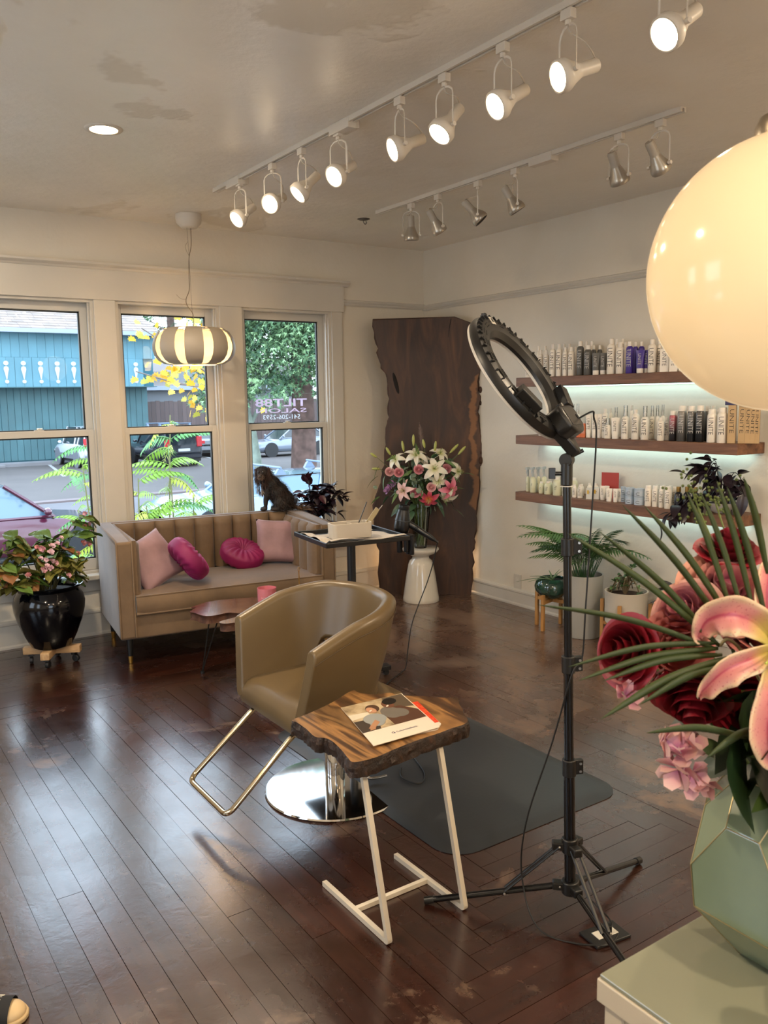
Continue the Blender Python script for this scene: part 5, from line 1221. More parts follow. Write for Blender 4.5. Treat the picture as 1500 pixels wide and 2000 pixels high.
for s in (-1, 1):
    a = R(-90+s*56); q = MB(); q.box(-.015, .019, -.040, .040, -.047, -.020); 
    q.build('battery_bay', BP, RL, bevel=.003, loc=(.5*(RI+RO)*math.cos(a), .5*(RI+RO)*math.sin(a), 0), rot=(0, 0, a))
q = MB(); pr = [(-.052, -.140), (.052, -.140), (.060, -.164), (.055, -.210), (.028, -.228), (-.028, -.228), (-.055, -.210), (-.060, -.164)]
q.prism(pr, -.066, -.015); q.build('control_box', BP, RL, smooth=30, bevel=.010, segs=3)
q = MB(); q.prism([(-.038, -.152), (.044, -.152), (.047, -.208), (-.028, -.208)], -.0675, -.0658); q.build('control_panel', M('grey_panel', '2c2a28', rough=.3), RL)
q = MB(); q.box(-.036, -.022, -.190, -.176, -.0695, -.067); q.build('switch', VNT, RL, bevel=.001)
q = MB(); q.tube([(-.036, -.140, -.040), (-.036, -.124, -.040)], .011, 14); q.build('dimmer_knob', BP, RL, smooth=40, bevel=.001)
q = MB(); q.prism([(-.045, -.190), (.045, -.190), (.020, -.246), (.011, -.274), (-.011, -.274), (-.020, -.246)], -.030, .004); q.build('neck', BP, RL, smooth=30, bevel=.006)
# ring light power cable hanging to the floor box
def W3(o, x, y, z): return o.matrix_world @ Vector((x, y, z))
bpy.context.view_layer.update()
RLm = Matrix.Translation(rc) @ Matrix((bR, aR, nF)).transposed().to_4x4()
st_ = RLm @ Vector((.050, -.205, -.066)) if False else RLm @ Vector((-.045, -.188, -.066))
BC = M('black_cable', '0d0c0c', rough=.5)
rt = Vector((.826, -.564, 0))
cab = [st_, st_+rt*.020-nF*.02+Vector((0, 0, .006)), st_+rt*.040+Vector((0, 0, .0)), st_+rt*.048+Vector((0, 0, -.05)), st_+rt*.040+Vector((0, 0, -.25)), TB+rt*.030+Vector((0, 0, .95)), TB+rt*.022+Vector((0, 0, .80)), TB-rt*.014+Vector((-.01, -.02, .76)), TB-rt*.060+Vector((0, 0, .55)), TB-rt*.135+Vector((0, .0, .30)), TB-rt*.145+Vector((0, 0, .12)), TB-rt*.10+Vector((-.05, -.07, .009)), TB+Vector((-.045, -.155, .009)), TB+Vector((.035, -.15, .009)), TB+Vector((.03, -.09, .006)), TB+Vector((.045, .0, .10)), TB+Vector((.045, -.03, .06)), Vector((-2.492, -4.165, .05)), Vector((-2.500, -4.170, .030))]
q = MB(); q.tube(spline(cab, 7), .0026, 7); tag(q.build('power_cable', BC, smooth=60), 'thin black cable hanging from the ring light down to the floor socket', 'cable')
FP = thing('floor_socket', 'small dark floor plate with a white socket near the tripod', 'socket', (-2.505, -4.160, 0), R(-8))
q = MB(); q.box(-.062, .062, -.040, .040, .0008, .009); q.build('plate', M('dark_bronze_plate', '1c1b1b', rough=.45), FP, bevel=.002)
q = MB(); q.box(-.036, .036, -.017, .017, .009, .0115); q.build('outlet', M('white_outlet', 'cbc6ba', rough=.4), FP, bevel=.001)
q = MB(); q.tube([(.008, -.004, .0115), (.008, -.004, .036)], .011, 12); q.build('plug', BP, FP, smooth=40, bevel=.002)
# ================================================================== SHELVES AND PRODUCTS
SHW = wood_mat('stained_shelf_wood', '4a2f20', '6f4a33', '8c6448', (10, 1.0, 10), 2.2, .5, .25, .8)
LED = M('led_strip_glow', 'e8fffb', emis='d4fff6', estr=3.)
SX = .25
for z, y1, nm in ((1.671, -3.05, 'top'), (1.281, -3.053, 'middle'), (.891, -3.05, 'bottom')):
    t = thing('wall_shelf', nm + ' floating wooden shelf on the right wall with white light under it', 'shelf', (0, (y1-1.367)/2, z), 0, 'floating wooden shelves')
    h = (-1.367-y1)/2; q = MB(); q.box(-SX, -.0005, -h, h, -.060, 0); q.build('shelf_board', SHW, t, bevel=.003)
    q = MB(); q.box(-.030, -.016, -h+.06, h-.06, -.0655, -.0602); q.build('led_strip', LED, t)
    ld = bpy.data.lights.new('led_strip_light', 'AREA'); ld.shape = 'RECTANGLE'; ld.size = .05; ld.size_y = 2*h-.1; ld.energy = 1.15; ld.color = (.68, .97, 1.)
    lo = bpy.data.objects.new('led_strip_light', ld); COL.objects.link(lo); lo.parent = t; lo.location = (-.045, 0, -.068); lo.rotation_euler = (0, R(-12), 0)
# kind, x, y, radius, height, colour of every product (metres)
ITEMS = [('top','bottle',-0.2,-1.445,0.0296,0.089,'w'),
('top','bottle',-0.2,-1.37,0.0217,0.118,'w'),
('top','bottle',-0.17,-1.521,0.0165,0.18,'w'),
('top','bottle',-0.19,-1.593,0.0174,0.174,'w'),
('top','bottle',-0.2,-1.66,0.019,0.209,'w'),
('top','bottle',-0.2,-1.717,0.0188,0.207,'w'),
('top','bottle',-0.2,-1.772,0.0166,0.183,'w'),
('top','bottle',-0.2,-1.824,0.0199,0.183,'w'),
('top','bottle',-0.19,-1.891,0.0218,0.214,'g'),
('top','bottle',-0.2,-1.965,0.024,0.186,'g'),
('top','tube',-0.21,-2.039,0.0216,0.134,'g'),
('top','tube',-0.19,-2.08,0.0205,0.132,'g'),
('top','bottle',-0.2,-2.15,0.0249,0.212,'w'),
('top','bottle',-0.2,-2.219,0.023,0.187,'w'),
('top','bottle',-0.2,-2.29,0.0211,0.187,'p'),
('top','tube',-0.21,-2.376,0.0224,0.133,'p'),
('top','tube',-0.18,-2.395,0.0102,0.133,'p'),
('top','bottle',-0.2,-2.453,0.0234,0.189,'w'),
('top','bottle',-0.16,-2.469,0.0114,0.188,'w'),
('top','box',-0.2,-2.544,0.0243,0.131,'w'),
('top','box',-0.2,-2.606,0.0231,0.124,'w'),
('top','bottle',-0.2,-2.662,0.0214,0.169,'w'),
('top','bottle',-0.2,-2.726,0.0211,0.165,'w'),
('top','bottle',-0.09,-1.42,0.0139,0.214,'w'),
('top','bottle',-0.09,-1.482,0.013,0.211,'w'),
('top','bottle',-0.09,-1.37,0.0121,0.216,'w'),
('top','bottle',-0.1,-1.664,0.0134,0.214,'w'),
('top','bottle',-0.1,-1.713,0.0173,0.211,'w'),
('top','bottle',-0.1,-1.767,0.0143,0.189,'w'),
('top','bottle',-0.1,-1.86,0.0141,0.218,'w'),
('top','bottle',-0.1,-1.904,0.0157,0.216,'w'),
('top','bottle',-0.13,-1.948,0.0149,0.188,'g'),
('top','bottle',-0.11,-1.98,0.0155,0.187,'g'),
('top','bottle',-0.1,-2.107,0.0118,0.216,'w'),
('top','bottle',-0.1,-2.152,0.0134,0.215,'w'),
('top','bottle',-0.12,-2.191,0.0143,0.191,'w'),
('top','bottle',-0.12,-2.267,0.0155,0.189,'p'),
('top','bottle',-0.12,-2.311,0.0186,0.187,'p'),
('top','bottle',-0.1,-2.456,0.008,0.197,'w'),
('mid','bottle',-0.2,-1.636,0.0159,0.123,'w'),
('mid','bottle',-0.2,-1.557,0.0138,0.122,'w'),
('mid','bottle',-0.2,-1.241,0.0192,0.081,'w'),
('mid','bottle',-0.2,-1.311,0.019,0.101,'w'),
('mid','spray',-0.17,-1.772,0.0179,0.205,'w'),
('mid','spray',-0.14,-1.79,0.0134,0.205,'w'),
('mid','spray',-0.14,-1.832,0.0142,0.207,'w'),
('mid','box',-0.19,-1.853,0.0123,0.09,'lp'),
('mid','box',-0.21,-1.91,0.0131,0.087,'o'),
('mid','box',-0.2,-1.938,0.0126,0.088,'o'),
('mid','tube2',-0.2,-1.981,0.0181,0.144,'w'),
('mid','tube2',-0.2,-2.028,0.0163,0.148,'w'),
('mid','tube2',-0.19,-2.059,0.0128,0.148,'w'),
('mid','bottle',-0.17,-2.086,0.0192,0.182,'w'),
('mid','spray',-0.21,-2.142,0.021,0.12,'w'),
('mid','bottle',-0.1,-2.069,0.0138,0.181,'w'),
('mid','spray',-0.1,-2.113,0.0158,0.185,'w'),
('mid','tube2',-0.2,-2.195,0.0242,0.127,'w'),
('mid','spray',-0.2,-2.27,0.0227,0.197,'w'),
('mid','bottle',-0.1,-2.233,0.0105,0.2,'w'),
('mid','bottle',-0.2,-2.346,0.0228,0.177,'w'),
('mid','spray',-0.2,-2.414,0.0225,0.194,'w'),
('mid','spray',-0.12,-2.402,0.0146,0.195,'w'),
('mid','spray',-0.12,-2.44,0.0133,0.197,'w'),
('mid','spray',-0.1,-2.462,0.0121,0.2,'w'),
('mid','bottle',-0.21,-2.535,0.0197,0.133,'w'),
('mid','bottle',-0.17,-2.545,0.0111,0.132,'w'),
('mid','aero',-0.2,-2.61,0.021,0.171,'pb'),
('mid','aero',-0.2,-2.669,0.0247,0.199,'gr'),
('mid','aero',-0.2,-2.731,0.0221,0.198,'gb'),
('mid','aero',-0.2,-2.786,0.0227,0.201,'bk'),
('mid','aero',-0.2,-2.861,0.0242,0.182,'w'),
('mid','aero',-0.2,-2.925,0.0258,0.19,'w'),
('mid','aero',-0.1,-2.564,0.0119,0.17,'w'),
('mid','aero',-0.1,-2.632,0.0129,0.197,'w'),
('mid','aero',-0.1,-2.762,0.0146,0.197,'gb'),
('mid','aero',-0.1,-2.798,0.013,0.197,'w'),
('mid','aero',-0.1,-2.832,0.0121,0.182,'w'),
('mid','box',-0.2,-2.983,0.019,0.202,'gold'),
('mid','box',-0.18,-3.028,0.0156,0.202,'gold'),
('mid','box',-0.17,-3.057,0.0126,0.199,'gold'),
('mid','box',-0.16,-3.078,0.0101,0.196,'gold'),
('mid','box',-0.15,-3.095,0.0093,0.193,'gold'),
('low','trig',-0.18,-1.419,0.0118,0.168,'y'),
('low','trig',-0.2,-1.488,0.0199,0.174,'y'),
('low','trig',-0.15,-1.49,0.0153,0.172,'y'),
('low','trig',-0.14,-1.534,0.0187,0.176,'y'),
('low','bottle',-0.2,-1.568,0.0168,0.08,'y'),
('low','bottle',-0.2,-1.634,0.0264,0.087,'y'),
('low','bottle',-0.1,-1.558,0.0146,0.077,'y'),
('low','bottle',-0.2,-1.718,0.0289,0.122,'y'),
('low','bottle',-0.2,-1.786,0.0168,0.101,'w'),
('low','bottle',-0.13,-1.801,0.0225,0.117,'y'),
('low','bottle',-0.2,-1.871,0.0155,0.082,'w'),
('low','bottle',-0.2,-1.918,0.0165,0.086,'w'),
('low','bottle',-0.1,-1.838,0.0152,0.077,'w'),
('low','bottle',-0.1,-1.907,0.0167,0.087,'w'),
('low','bottle',-0.1,-1.96,0.0177,0.091,'w'),
('low','box',-0.2,-2.003,0.0206,0.071,'wy'),
('low','box',-0.17,-2.03,0.0184,0.075,'wy'),
('low','tube2',-0.17,-2.079,0.0172,0.089,'w'),
('low','tube2',-0.2,-2.157,0.0191,0.081,'w'),
('low','tube2',-0.1,-2.053,0.0136,0.082,'w'),
('low','tube2',-0.2,-2.206,0.0137,0.083,'w'),
('low','tube2',-0.17,-2.213,0.0095,0.081,'w'),
('low','tub',-0.16,-2.232,0.0126,0.097,'bl'),
('low','tub',-0.2,-2.315,0.0248,0.101,'bl'),
('low','tub',-0.2,-2.386,0.0286,0.101,'bl'),
('low','aero',-0.2,-2.452,0.0192,0.122,'w'),
('low','aero',-0.19,-2.495,0.0181,0.124,'w'),
('low','aero',-0.2,-2.547,0.0154,0.126,'w'),
('low','aero',-0.21,-2.6,0.0202,0.129,'w'),
('low','aero',-0.17,-2.612,0.0133,0.125,'w'),
('low','aero',-0.1,-2.438,0.0138,0.119,'w'),
('low','aero',-0.1,-2.489,0.0127,0.12,'w'),
('low','aero',-0.1,-2.534,0.0151,0.121,'w'),
('low','gbot',-0.2,-2.662,0.0244,0.131,'k'),
('low','gbot',-0.19,-2.711,0.0223,0.134,'k'),
('low','gbot',-0.18,-2.759,0.0212,0.135,'k'),
('low','bottle',-0.08,-2.688,0.0128,0.124,'w'),
('low','bottle',-0.1,-2.827,0.0168,0.131,'w')]
PC_ = {'w': M('white_product_plastic', 'e4dbcd', rough=.35), 'g': M('charcoal_product_plastic', '55534f', rough=.4), 'p': M('violet_product_plastic', '3f2a86', rough=.35), 'o': M('orange_product_box', 'c8601c', rough=.4),
       'lp': M('lilac_product_box', '8a7ba8', rough=.4), 'gold': M('gold_beige_box', 'b39468', rough=.35, metal=.1), 'y': M('pale_yellow_bottle', 'cfcdae', rough=.3), 'k': M('black_product_bottle', '15151c', rough=.25), 'wy': M('white_product_box', 'c9c6bd', rough=.5), 'bl': M('pale_blue_tub', 'b4bfca', rough=.25)}
CAPW = M('white_product_cap', 'e6ded2', rough=.4); CLR = glass_mat('clear_plastic_cap', (.93, .95, .96), .05, 1.2); CAPG = M('gold_cap', 'a07c42', rough=.3, metal=.8)
INK = M('dark_print', '2a2420', rough=.6); INKW = M('pale_print_on_dark', 'b5b1ac', rough=.6); INKY = M('yellow_print', 'c9a33a', rough=.6)
def gradient_mat(name, a, b, z0, z1):
    t = NT(name); c = t.n('TexCoord'); s = t.n('SeparateXYZ'); t.l(c.outputs['Object'], s.inputs[0]); m = t.n('MapRange'); t.l(s.outputs['Z'], m.inputs[0]); m.inputs[1].default_value = z0; m.inputs[2].default_value = z1
    t.l(t.ramp(m.outputs[0], [(0, a), (1, b)]), t.b.inputs['Base Color']); t.b.inputs['Roughness'].default_value = .3; t.b.inputs['Metallic'].default_value = .2; return t.m
PC_['pb'] = gradient_mat('pink_to_black_can', '231f20', 'b5636a', .05, .15); PC_['gr'] = gradient_mat('grey_can', '4c4a48', '8a857e', .02, .19); PC_['gb'] = gradient_mat('grey_to_black_can', '1f1f21', '6f6b66', .04, .16); PC_['bk'] = gradient_mat('dark_can', '161618', '57534f', .06, .18)
_tm = {}
def wrap_text(word, r, hgt, mt, flat=False):
    """vertical lettering bent onto a cylinder of radius r, facing -x, centred on z=0"""
    k = (word, round(r, 3), round(hgt, 2), mt.name, flat)
    if k in _tm: return _tm[k]
    me = text_mesh(word, 1.0, 0, bold=-.008); xs = [v.co.x for v in me.vertices]; ys = [v.co.y for v in me.vertices]; wx = max(xs)-min(xs); wy = max(ys)-min(ys)
    s = hgt/wx; sy = min(s*1.15, (r*1.25)/wy)
    mx_, my_ = (max(xs)+min(xs))/2, (max(ys)+min(ys))/2
    if not flat: bm = bmesh.new(); bm.from_mesh(me); bmesh.ops.triangulate(bm, faces=bm.faces); bmesh.ops.subdivide_edges(bm, edges=bm.edges, cuts=2, use_grid_fill=True); bm.to_mesh(me); bm.free()
    for v in me.vertices:
        a, b = (v.co.x-mx_)*s, -(v.co.y-my_)*sy   # a along the text (downwards), b across
        if flat: v.co = Vector((-r-.0006, b, -a))
        else: an = b/r; v.co = Vector((-(r+.0009)*math.cos(an), (r+.0009)*math.sin(an), -a))
    me.materials.append(mt); _tm[k] = me; return me
ORD = ['first', 'second', 'third', 'fourth', 'fifth', 'sixth', 'seventh', 'eighth', 'ninth', 'tenth', 'eleventh', 'twelfth', 'thirteenth', 'fourteenth', 'fifteenth', 'sixteenth', 'seventeenth', 'eighteenth', 'nineteenth', 'twentieth', 'twenty-first', 'twenty-second', 'twenty-third', 'twenty-fourth', 'twenty-fifth', 'twenty-sixth', 'twenty-seventh', 'twenty-eighth', 'twenty-ninth', 'thirtieth', 'thirty-first', 'thirty-second', 'thirty-third', 'thirty-fourth', 'thirty-fifth']
DESC = {'w': 'white', 'g': 'charcoal', 'p': 'violet', 'o': 'orange', 'lp': 'lilac', 'gold': 'gold-beige', 'y': 'pale yellow', 'k': 'black', 'wy': 'white and yellow', 'bl': 'pale blue', 'pb': 'pink-and-black', 'gr': 'grey', 'gb': 'grey-and-black', 'bk': 'dark grey'}
KN = {'bottle': ('shampoo_bottle', 'bottle'), 'box': ('product_box', 'box'), 'tube': ('cream_tube', 'tube'), 'tube2': ('cream_tube', 'tube'), 'spray': ('spray_bottle', 'spray bottle'), 'aero': ('aerosol_can', 'can'), 'trig': ('trigger_sprayer', 'trigger sprayer'), 'tub': ('cream_tub', 'tub'), 'gbot': ('gold_capped_bottle', 'gold-capped bottle')}
ZS = {'top': 1.671, 'mid': 1.281, 'low': .891}; SN = {'top': 'top', 'mid': 'middle', 'low': 'bottom'}
from collections import defaultdict
ITEMS = [i for i in ITEMS if i[3] < -1.40]
cnt = defaultdict(list)
for it in ITEMS: cnt[(it[0], it[1] if it[1] != 'tube2' else 'tube', it[6], it[2] > -.14)].append(it[3])
def ordn(it):
    l = sorted(cnt[(it[0], it[1] if it[1] != 'tube2' else 'tube', it[6], it[2] > -.14)], reverse=True); return l.index(it[3]), len(l)
for it in ITEMS:
    sh_, kd, x, y, r, h, cc_ = it; r = max(.0140, r*1.03); i, n_ = ordn(it); row = 'back' if x > -.14 else 'front'
    nm, ct_ = KN[kd]; lab = (f"{ORD[i]} {DESC[cc_]} {ct_} from the left" if n_ > 1 else f"the only {DESC[cc_]} {ct_}") + f" in the {row} row of the {SN[sh_]} shelf"
    t = thing(nm, lab, ct_.split()[-1] if kd != 'trig' else 'spray bottle', (x, y, ZS[sh_]+.0004), R(24) if kd in ('box', 'tube', 'tube2') else R(20), f"hair products on the {SN[sh_]} shelf")
    mt = PC_[cc_]; dark = cc_ in ('g', 'p', 'o', 'k', 'gr', 'gb', 'bk', 'pb'); ink = INKW if dark else INK; n = 20
    def L(prof, name, m_, par=t, nn=20): q = MB(); q.lathe(prof, n=nn); return q.build(name, m_, par, smooth=45)
    def T(word, zc, hh, rr, flat=False, m_=None):
        o = link('lettering', wrap_text(word, rr, hh, m_ or ink, flat), t, loc=(0, 0, zc)); return o
    if kd == 'bottle':
        cw_ = r*.56; hb = h*.85
        L([(0, 0), (r*.94, 0), (r, .003), (r, hb-.020), (r*.93, hb-.008), (r*.62, hb), (cw_*.8, hb+.002), (0, hb+.002)], 'bottle_body', mt); L([(cw_*.95, hb+.001), (cw_, hb+.003), (cw_*.96, h), (0, h)], 'cap', CAPW if cc_ != 'y' else CAPW)
        if row == 'front' and cc_ != 'y': T('UNITE', hb*.56, hb*.62, r)
        elif row == 'front': T('No', hb*.5, r*.9, r)
    elif kd == 'gbot':
        hb = h*.78; L([(0, 0), (r*.94, 0), (r, .004), (r, hb-.03), (r*.8, hb-.012), (r*.42, hb), (0, hb)], 'bottle_body', mt); L([(r*.5, hb), (r*.52, hb+.003), (r*.50, h), (0, h)], 'cap', CAPG); T('GOLD', hb*.60, r*1.2, r)
    elif kd == 'spray':
        hb = h*.70; L([(0, 0), (r*.94, 0), (r, .003), (r, hb-.018), (r*.7, hb-.004), (r*.42, hb), (0, hb)], 'bottle_body', mt); L([(r*.40, hb), (r*.36, hb+h*.12), (r*.20, hb+h*.14), (r*.17, h), (0, h)], 'pump_head', CAPW); L([(r*.52, hb), (r*.50, h+.004), (0, h+.004)], 'clear_cap', CLR)
        if r > .014: T('UNITE', hb*.55, hb*.66, r)
    elif kd == 'aero':
        hb = h*.84; L([(0, 0), (r*.94, 0), (r, .003), (r, hb-.010), (r*.90, hb), (r*.82, hb+.002), (0, hb+.002)], 'can_body', mt); L([(r*.80, hb+.002), (r*.82, hb+.004), (r*.78, h-.002), (r*.70, h), (0, h)], 'cap', CAPW)
        if row == 'front': T('UNITE', hb*.58, hb*.60, r)
    elif kd == 'trig':
        hb = h*.62; L([(0, 0), (r*.94, 0), (r, .003), (r, hb-.014), (r*.6, hb-.003), (r*.40, hb), (0, hb)], 'bottle_body', mt); q = MB(); q.cyl((0, 0), r*.42, hb, hb+.016, n=12); q.box(-.030, .016, -.007, .007, h-.016, h); q.tube([(-.016, 0, h-.015), (-.026, 0, h-.032), (-.024, 0, h-.044)], [.004, .003, .002], 6); q.tube([(0, 0, hb+.01), (0, 0, h-.01)], .007, 8)
        q.build('trigger_head', M('clear_white_plastic', 'c5cbcb', rough=.2, trans=.3), t, smooth=40); T('No', hb*.5, r*.8, r)
    elif kd in ('box',):
        w_ = r; q = MB(); q.box(-w_*.9, w_*.9, -w_, w_, 0, h); q.build('carton', mt, t, bevel=.0012); T('UNITE' if cc_ != 'wy' else 'No', h*.58, h*.62 if cc_ != 'wy' else h*.25, w_*.9, True)
        if cc_ == 'wy': q = MB(); q.prism([(-.006, -.012), (.006, -.012), (.006, .012), (-.006, .012)], -w_*.9-.0008, -w_*.9-.0002, lambda a, b, d: (d, a+w_*.4, h*.65+b)); q.build('yellow_print', INKY, t)
    elif kd in ('tube', 'tube2'):
        zc = h*.20; q = MB()
        def fn(u, v):
            a = u*2*math.pi; k = v**1.6; return (r*.72*(1-k)*math.cos(a)+.0015*math.cos(a)*k, r*(1+.18*v)*math.sin(a)*.92, zc+(h-zc)*v)
        q.grid(fn, n, 7, cu=True); q.add([fn(i/n, 1) for i in range(n)], [tuple(range(n))]); q.build('tube_body', mt, t, smooth=45)
        L([(0, 0), (r*.80, 0), (r*.84, .002), (r*.84, zc), (0, zc)], 'cap', CAPW); T('UNITE', zc+(h-zc)*.50, (h-zc)*.60, r*.74, True)
    elif kd == 'tub':
        for k in range(2):
            z0 = k*h/2; q = MB(); q.lathe([(0, z0), (r*.95, z0), (r, z0+.003), (r, z0+h*.33), (0, z0+h*.33)], n=20); q.build('tub_body', mt, t, smooth=45)
            q = MB(); q.lathe([(r*1.02, z0+h*.33), (r*1.03, z0+h*.34), (r*1.03, z0+h*.485), (0, z0+h*.488)], n=20); q.build('lid', M('clear_blue_lid', 'a9b7c6', rough=.15), t, smooth=45)
            me = wrap_text('U', r, h*.16, INK); link('lettering', me, t, loc=(0, 0, z0+h*.17))
c_ = thing('shelf_card', 'small red card standing behind the tubs on the bottom shelf', 'card', (-.075, -2.055, .8914), R(25)); q = MB(); q.box(-.002, .002, -.055, .055, 0, .165); q.build('card', M('red_card', 'b03a30', rough=.5), c_)
GOLDH = max(i[5] for i in ITEMS if i[6] == 'gold') + .001
c_ = thing('product_carton', 'dark violet carton lying across the gold boxes on the middle shelf', 'box', (-.185, -2.985, 1.281+GOLDH), R(8)); q = MB(); q.box(-.03, .03, -.075, .040, 0, .030); q.build('carton', M('dark_violet_carton', '2a2450', rough=.4), c_, bevel=.001)
# dark purple leaved plant in a white bowl at the near end of the bottom shelf
PP = thing('purple_shelf_plant', 'dark purple leaved plant in a white bowl at the near end of the bottom shelf', 'potted plant', (-.135, -2.90, .8915))
q = MB(); q.lathe([(0, 0), (.045, 0), (.05, .004), (.085, .028), (.112, .062), (.108, .062), (.080, .032), (0, .022)], n=36); q.build('white_bowl', M('white_ceramic', 'c8c6bd', rough=.2), PP, smooth=50)
q = MB(); q.lathe([(0, .052), (.100, .050), (.0, .040)], n=20); q.build('soil', M('dark_potting_soil', None), PP)
lm = [leaf_mesh(.105, .052, M('black_purple_leaf', '241a22', rough=.35, rand=.3), .3, .35), leaf_mesh(.07, .034, M('black_purple_leaf', None), .25, .5)]
rq = random.Random(44)
for k in range(17):
    a = rq.uniform(0, 6.28); rr_ = rq.uniform(.06, .23); tp = Vector((max(-.22, min(.06, rr_*math.cos(a)*.7-.06)), rr_*math.sin(a)*1.1, rq.uniform(.06, .25))); 
    if k < 3: tp = Vector((-.16-.02*k, .16+.05*k, -.02-.03*k))
    sp = spline([(0, 0, .05), (tp.x*.5, tp.y*.5, max(tp.z, .05)+.05), tp], 5); q = MB(); q.tube(sp, .0022, 5); q.build('stem', M('dark_stem', '2b2226', rough=.6), PP, smooth=60)
    for i in range(7):
        b = sp[rq.randint(5, len(sp)-1)]; put_leaf(lm[rq.choice((0, 1))], PP, b, (rq.uniform(-1, .3), rq.uniform(-1, 1), rq.uniform(-.8, .4)), rq.uniform(-.6, .6), rq.uniform(.8, 1.2))
# wall outlet
o = thing('wall_outlet', 'white wall outlet plate just above the right baseboard', 'outlet', (-.0005, -1.135, .175)); q = MB(); q.box(-.007, 0, -.038, .038, -.058, .058); q.build('cover_plate', TRIM, o, bevel=.002)
for z in (-.02, .02): q = MB(); q.box(-.0085, -.006, -.016, .016, z-.013, z+.013); q.build('socket', M('white_outlet', None), o, bevel=.002)
# ================================================================== SLAB, STOOL, VASE OF LILIES
WS = NT('dark_walnut_slab'); v = WS.coord('Object', (1, 1, 1)); sx = WS.n('SeparateXYZ'); WS.l(v, sx.inputs[0])
vv = WS.coord('Object', (5, 5, .9)); g = WS.noise(vv, 1.5, 8, .6, 1.4); base = WS.ramp(g, [(.28, '24140b'), (.5, '392113'), (.66, '4e301c'), (.82, '6b4426')])
ab = WS.math('ABSOLUTE', WS.math('SUBTRACT', sx.outputs['X'], .40)); wob = WS.math('MULTIPLY', WS.noise(WS.coord('Object', (1, 1, 2.2)), 1.6, 5), .34); sap = WS.ramp(WS.math('ADD', WS.math('ADD', WS.math('MULTIPLY', WS.math('SUBTRACT', sx.outputs['X'], .40), .97), wob), WS.math('MULTIPLY', WS.math('ABSOLUTE', WS.math('SUBTRACT', sx.outputs['Z'], 1.25)), -.10)), [(0, 0.), (.47, 0.), (.485, .7), (.52, .75), (.535, .1)])
WS.l(WS.mix(sap, base, '8a5c34'), WS.b.inputs['Base Color']); WS.b.inputs['Roughness'].default_value = .55; WS.bump(g, .25, .01); WS = WS.m
BK3 = M('slab_bark_edge', '3a2418', rough=.8, var=.4, vscale=14, bump=.8, bscale=25)
sl = [(-.021,2.135),(.602,2.145),(.752,2.089),(.782,1.941),(.818,1.833),(.788,1.738),(.77,1.63),(.794,1.533),(.776,1.437),(.788,1.278),(.818,1.143),(.815,1.057),(.782,.996),(.785,.847),(.763,.623),(.751,.472),(.738,.371),(.732,.218),(.723,.001),(.474,.001),(.147,.001),(.006,.001),(.002,.348),(-.017,.501),(-.035,.678),(-.006,.816),(.046,.953),(.067,1.102),(.067,1.287),(.096,1.397),(.102,1.544),(.082,1.701),(.035,1.811),(.007,1.967)]
SL = thing('wood_slab', 'tall dark live-edge walnut slab standing across the corner of the room', 'wood slab', (-.619, -.207, 0), math.atan2(-.614, .789))
rr = random.Random(9); P = []
for i, a in enumerate(sl):
    b = sl[(i+1) % len(sl)]; k = 1 if (a[1] < .01 and b[1] < .01) or (a[1] > 2.05 and b[1] > 2.05) else 4
    for j in range(k):
        t = j/k; w_ = .007 if k > 1 else 0; P.append((a[0]+(b[0]-a[0])*t+rr.uniform(-w_, w_), a[1]+(b[1]-a[1])*t+(rr.uniform(-w_, w_) if a[1] > .02 else 0)))
n = len(P); q = MB(); rows = [(-.028, 0.), (-.024, .004), (-.006, .012), (.012, .004), (.028, -.012)]
c = (.39, 1.05); vs = []
for d, o_ in rows:
    for i, p in enumerate(P):
        a_, b_ = P[i-1], P[(i+1) % n]; tx, ty = b_[0]-a_[0], b_[1]-a_[1]; l = math.hypot(tx, ty) or 1; nx, ny = -ty/l, tx/l
        k = o_*rr.uniform(.4, 1.4); z = p[1]+ny*k; z = max(.0005, z) if p[1] > .003 else .0005; vs.append((p[0]+nx*k, d, z))
q.cur = 1; q.add(vs, [(a*n+i, a*n+(i+1) % n, (a+1)*n+(i+1) % n, (a+1)*n+i) for a in range(4) for i in range(n)]); q.cur = 0
q.add([vs[i] for i in range(n)], [tuple(range(n))]); q.add([vs[4*n+i] for i in range(n)], [tuple(range(n))]); q.build('slab_board', [WS, BK3], SL, smooth=30)
KN_ = MB()
for z, s in ((1.60, .022), (1.06, .030), (1.50, .016), (1.12, .020)): KN_.ball((.800, -.012, z), (s*.8, s, s*1.2), 12, 8)
tag(KN_.build('bark_knot', BK3, SL, smooth=60), kind='stuff')
q = MB(); q.ball((.150, -.0275, 1.66), (.016, .004, .085), 12, 8, Matrix.Rotation(R(-14), 3, 'Y')); q.build('dark_fissure', M('dark_fissure', '120a07', rough=.9), SL, smooth=60)
q = MB(); q.tube([(.575, -.0285, 2.135), (.560, -.0288, 2.06), (.553, -.0286, 2.0)], [.003, .002, .0008], 5); q.build('top_crack', M('dark_fissure', None), SL)

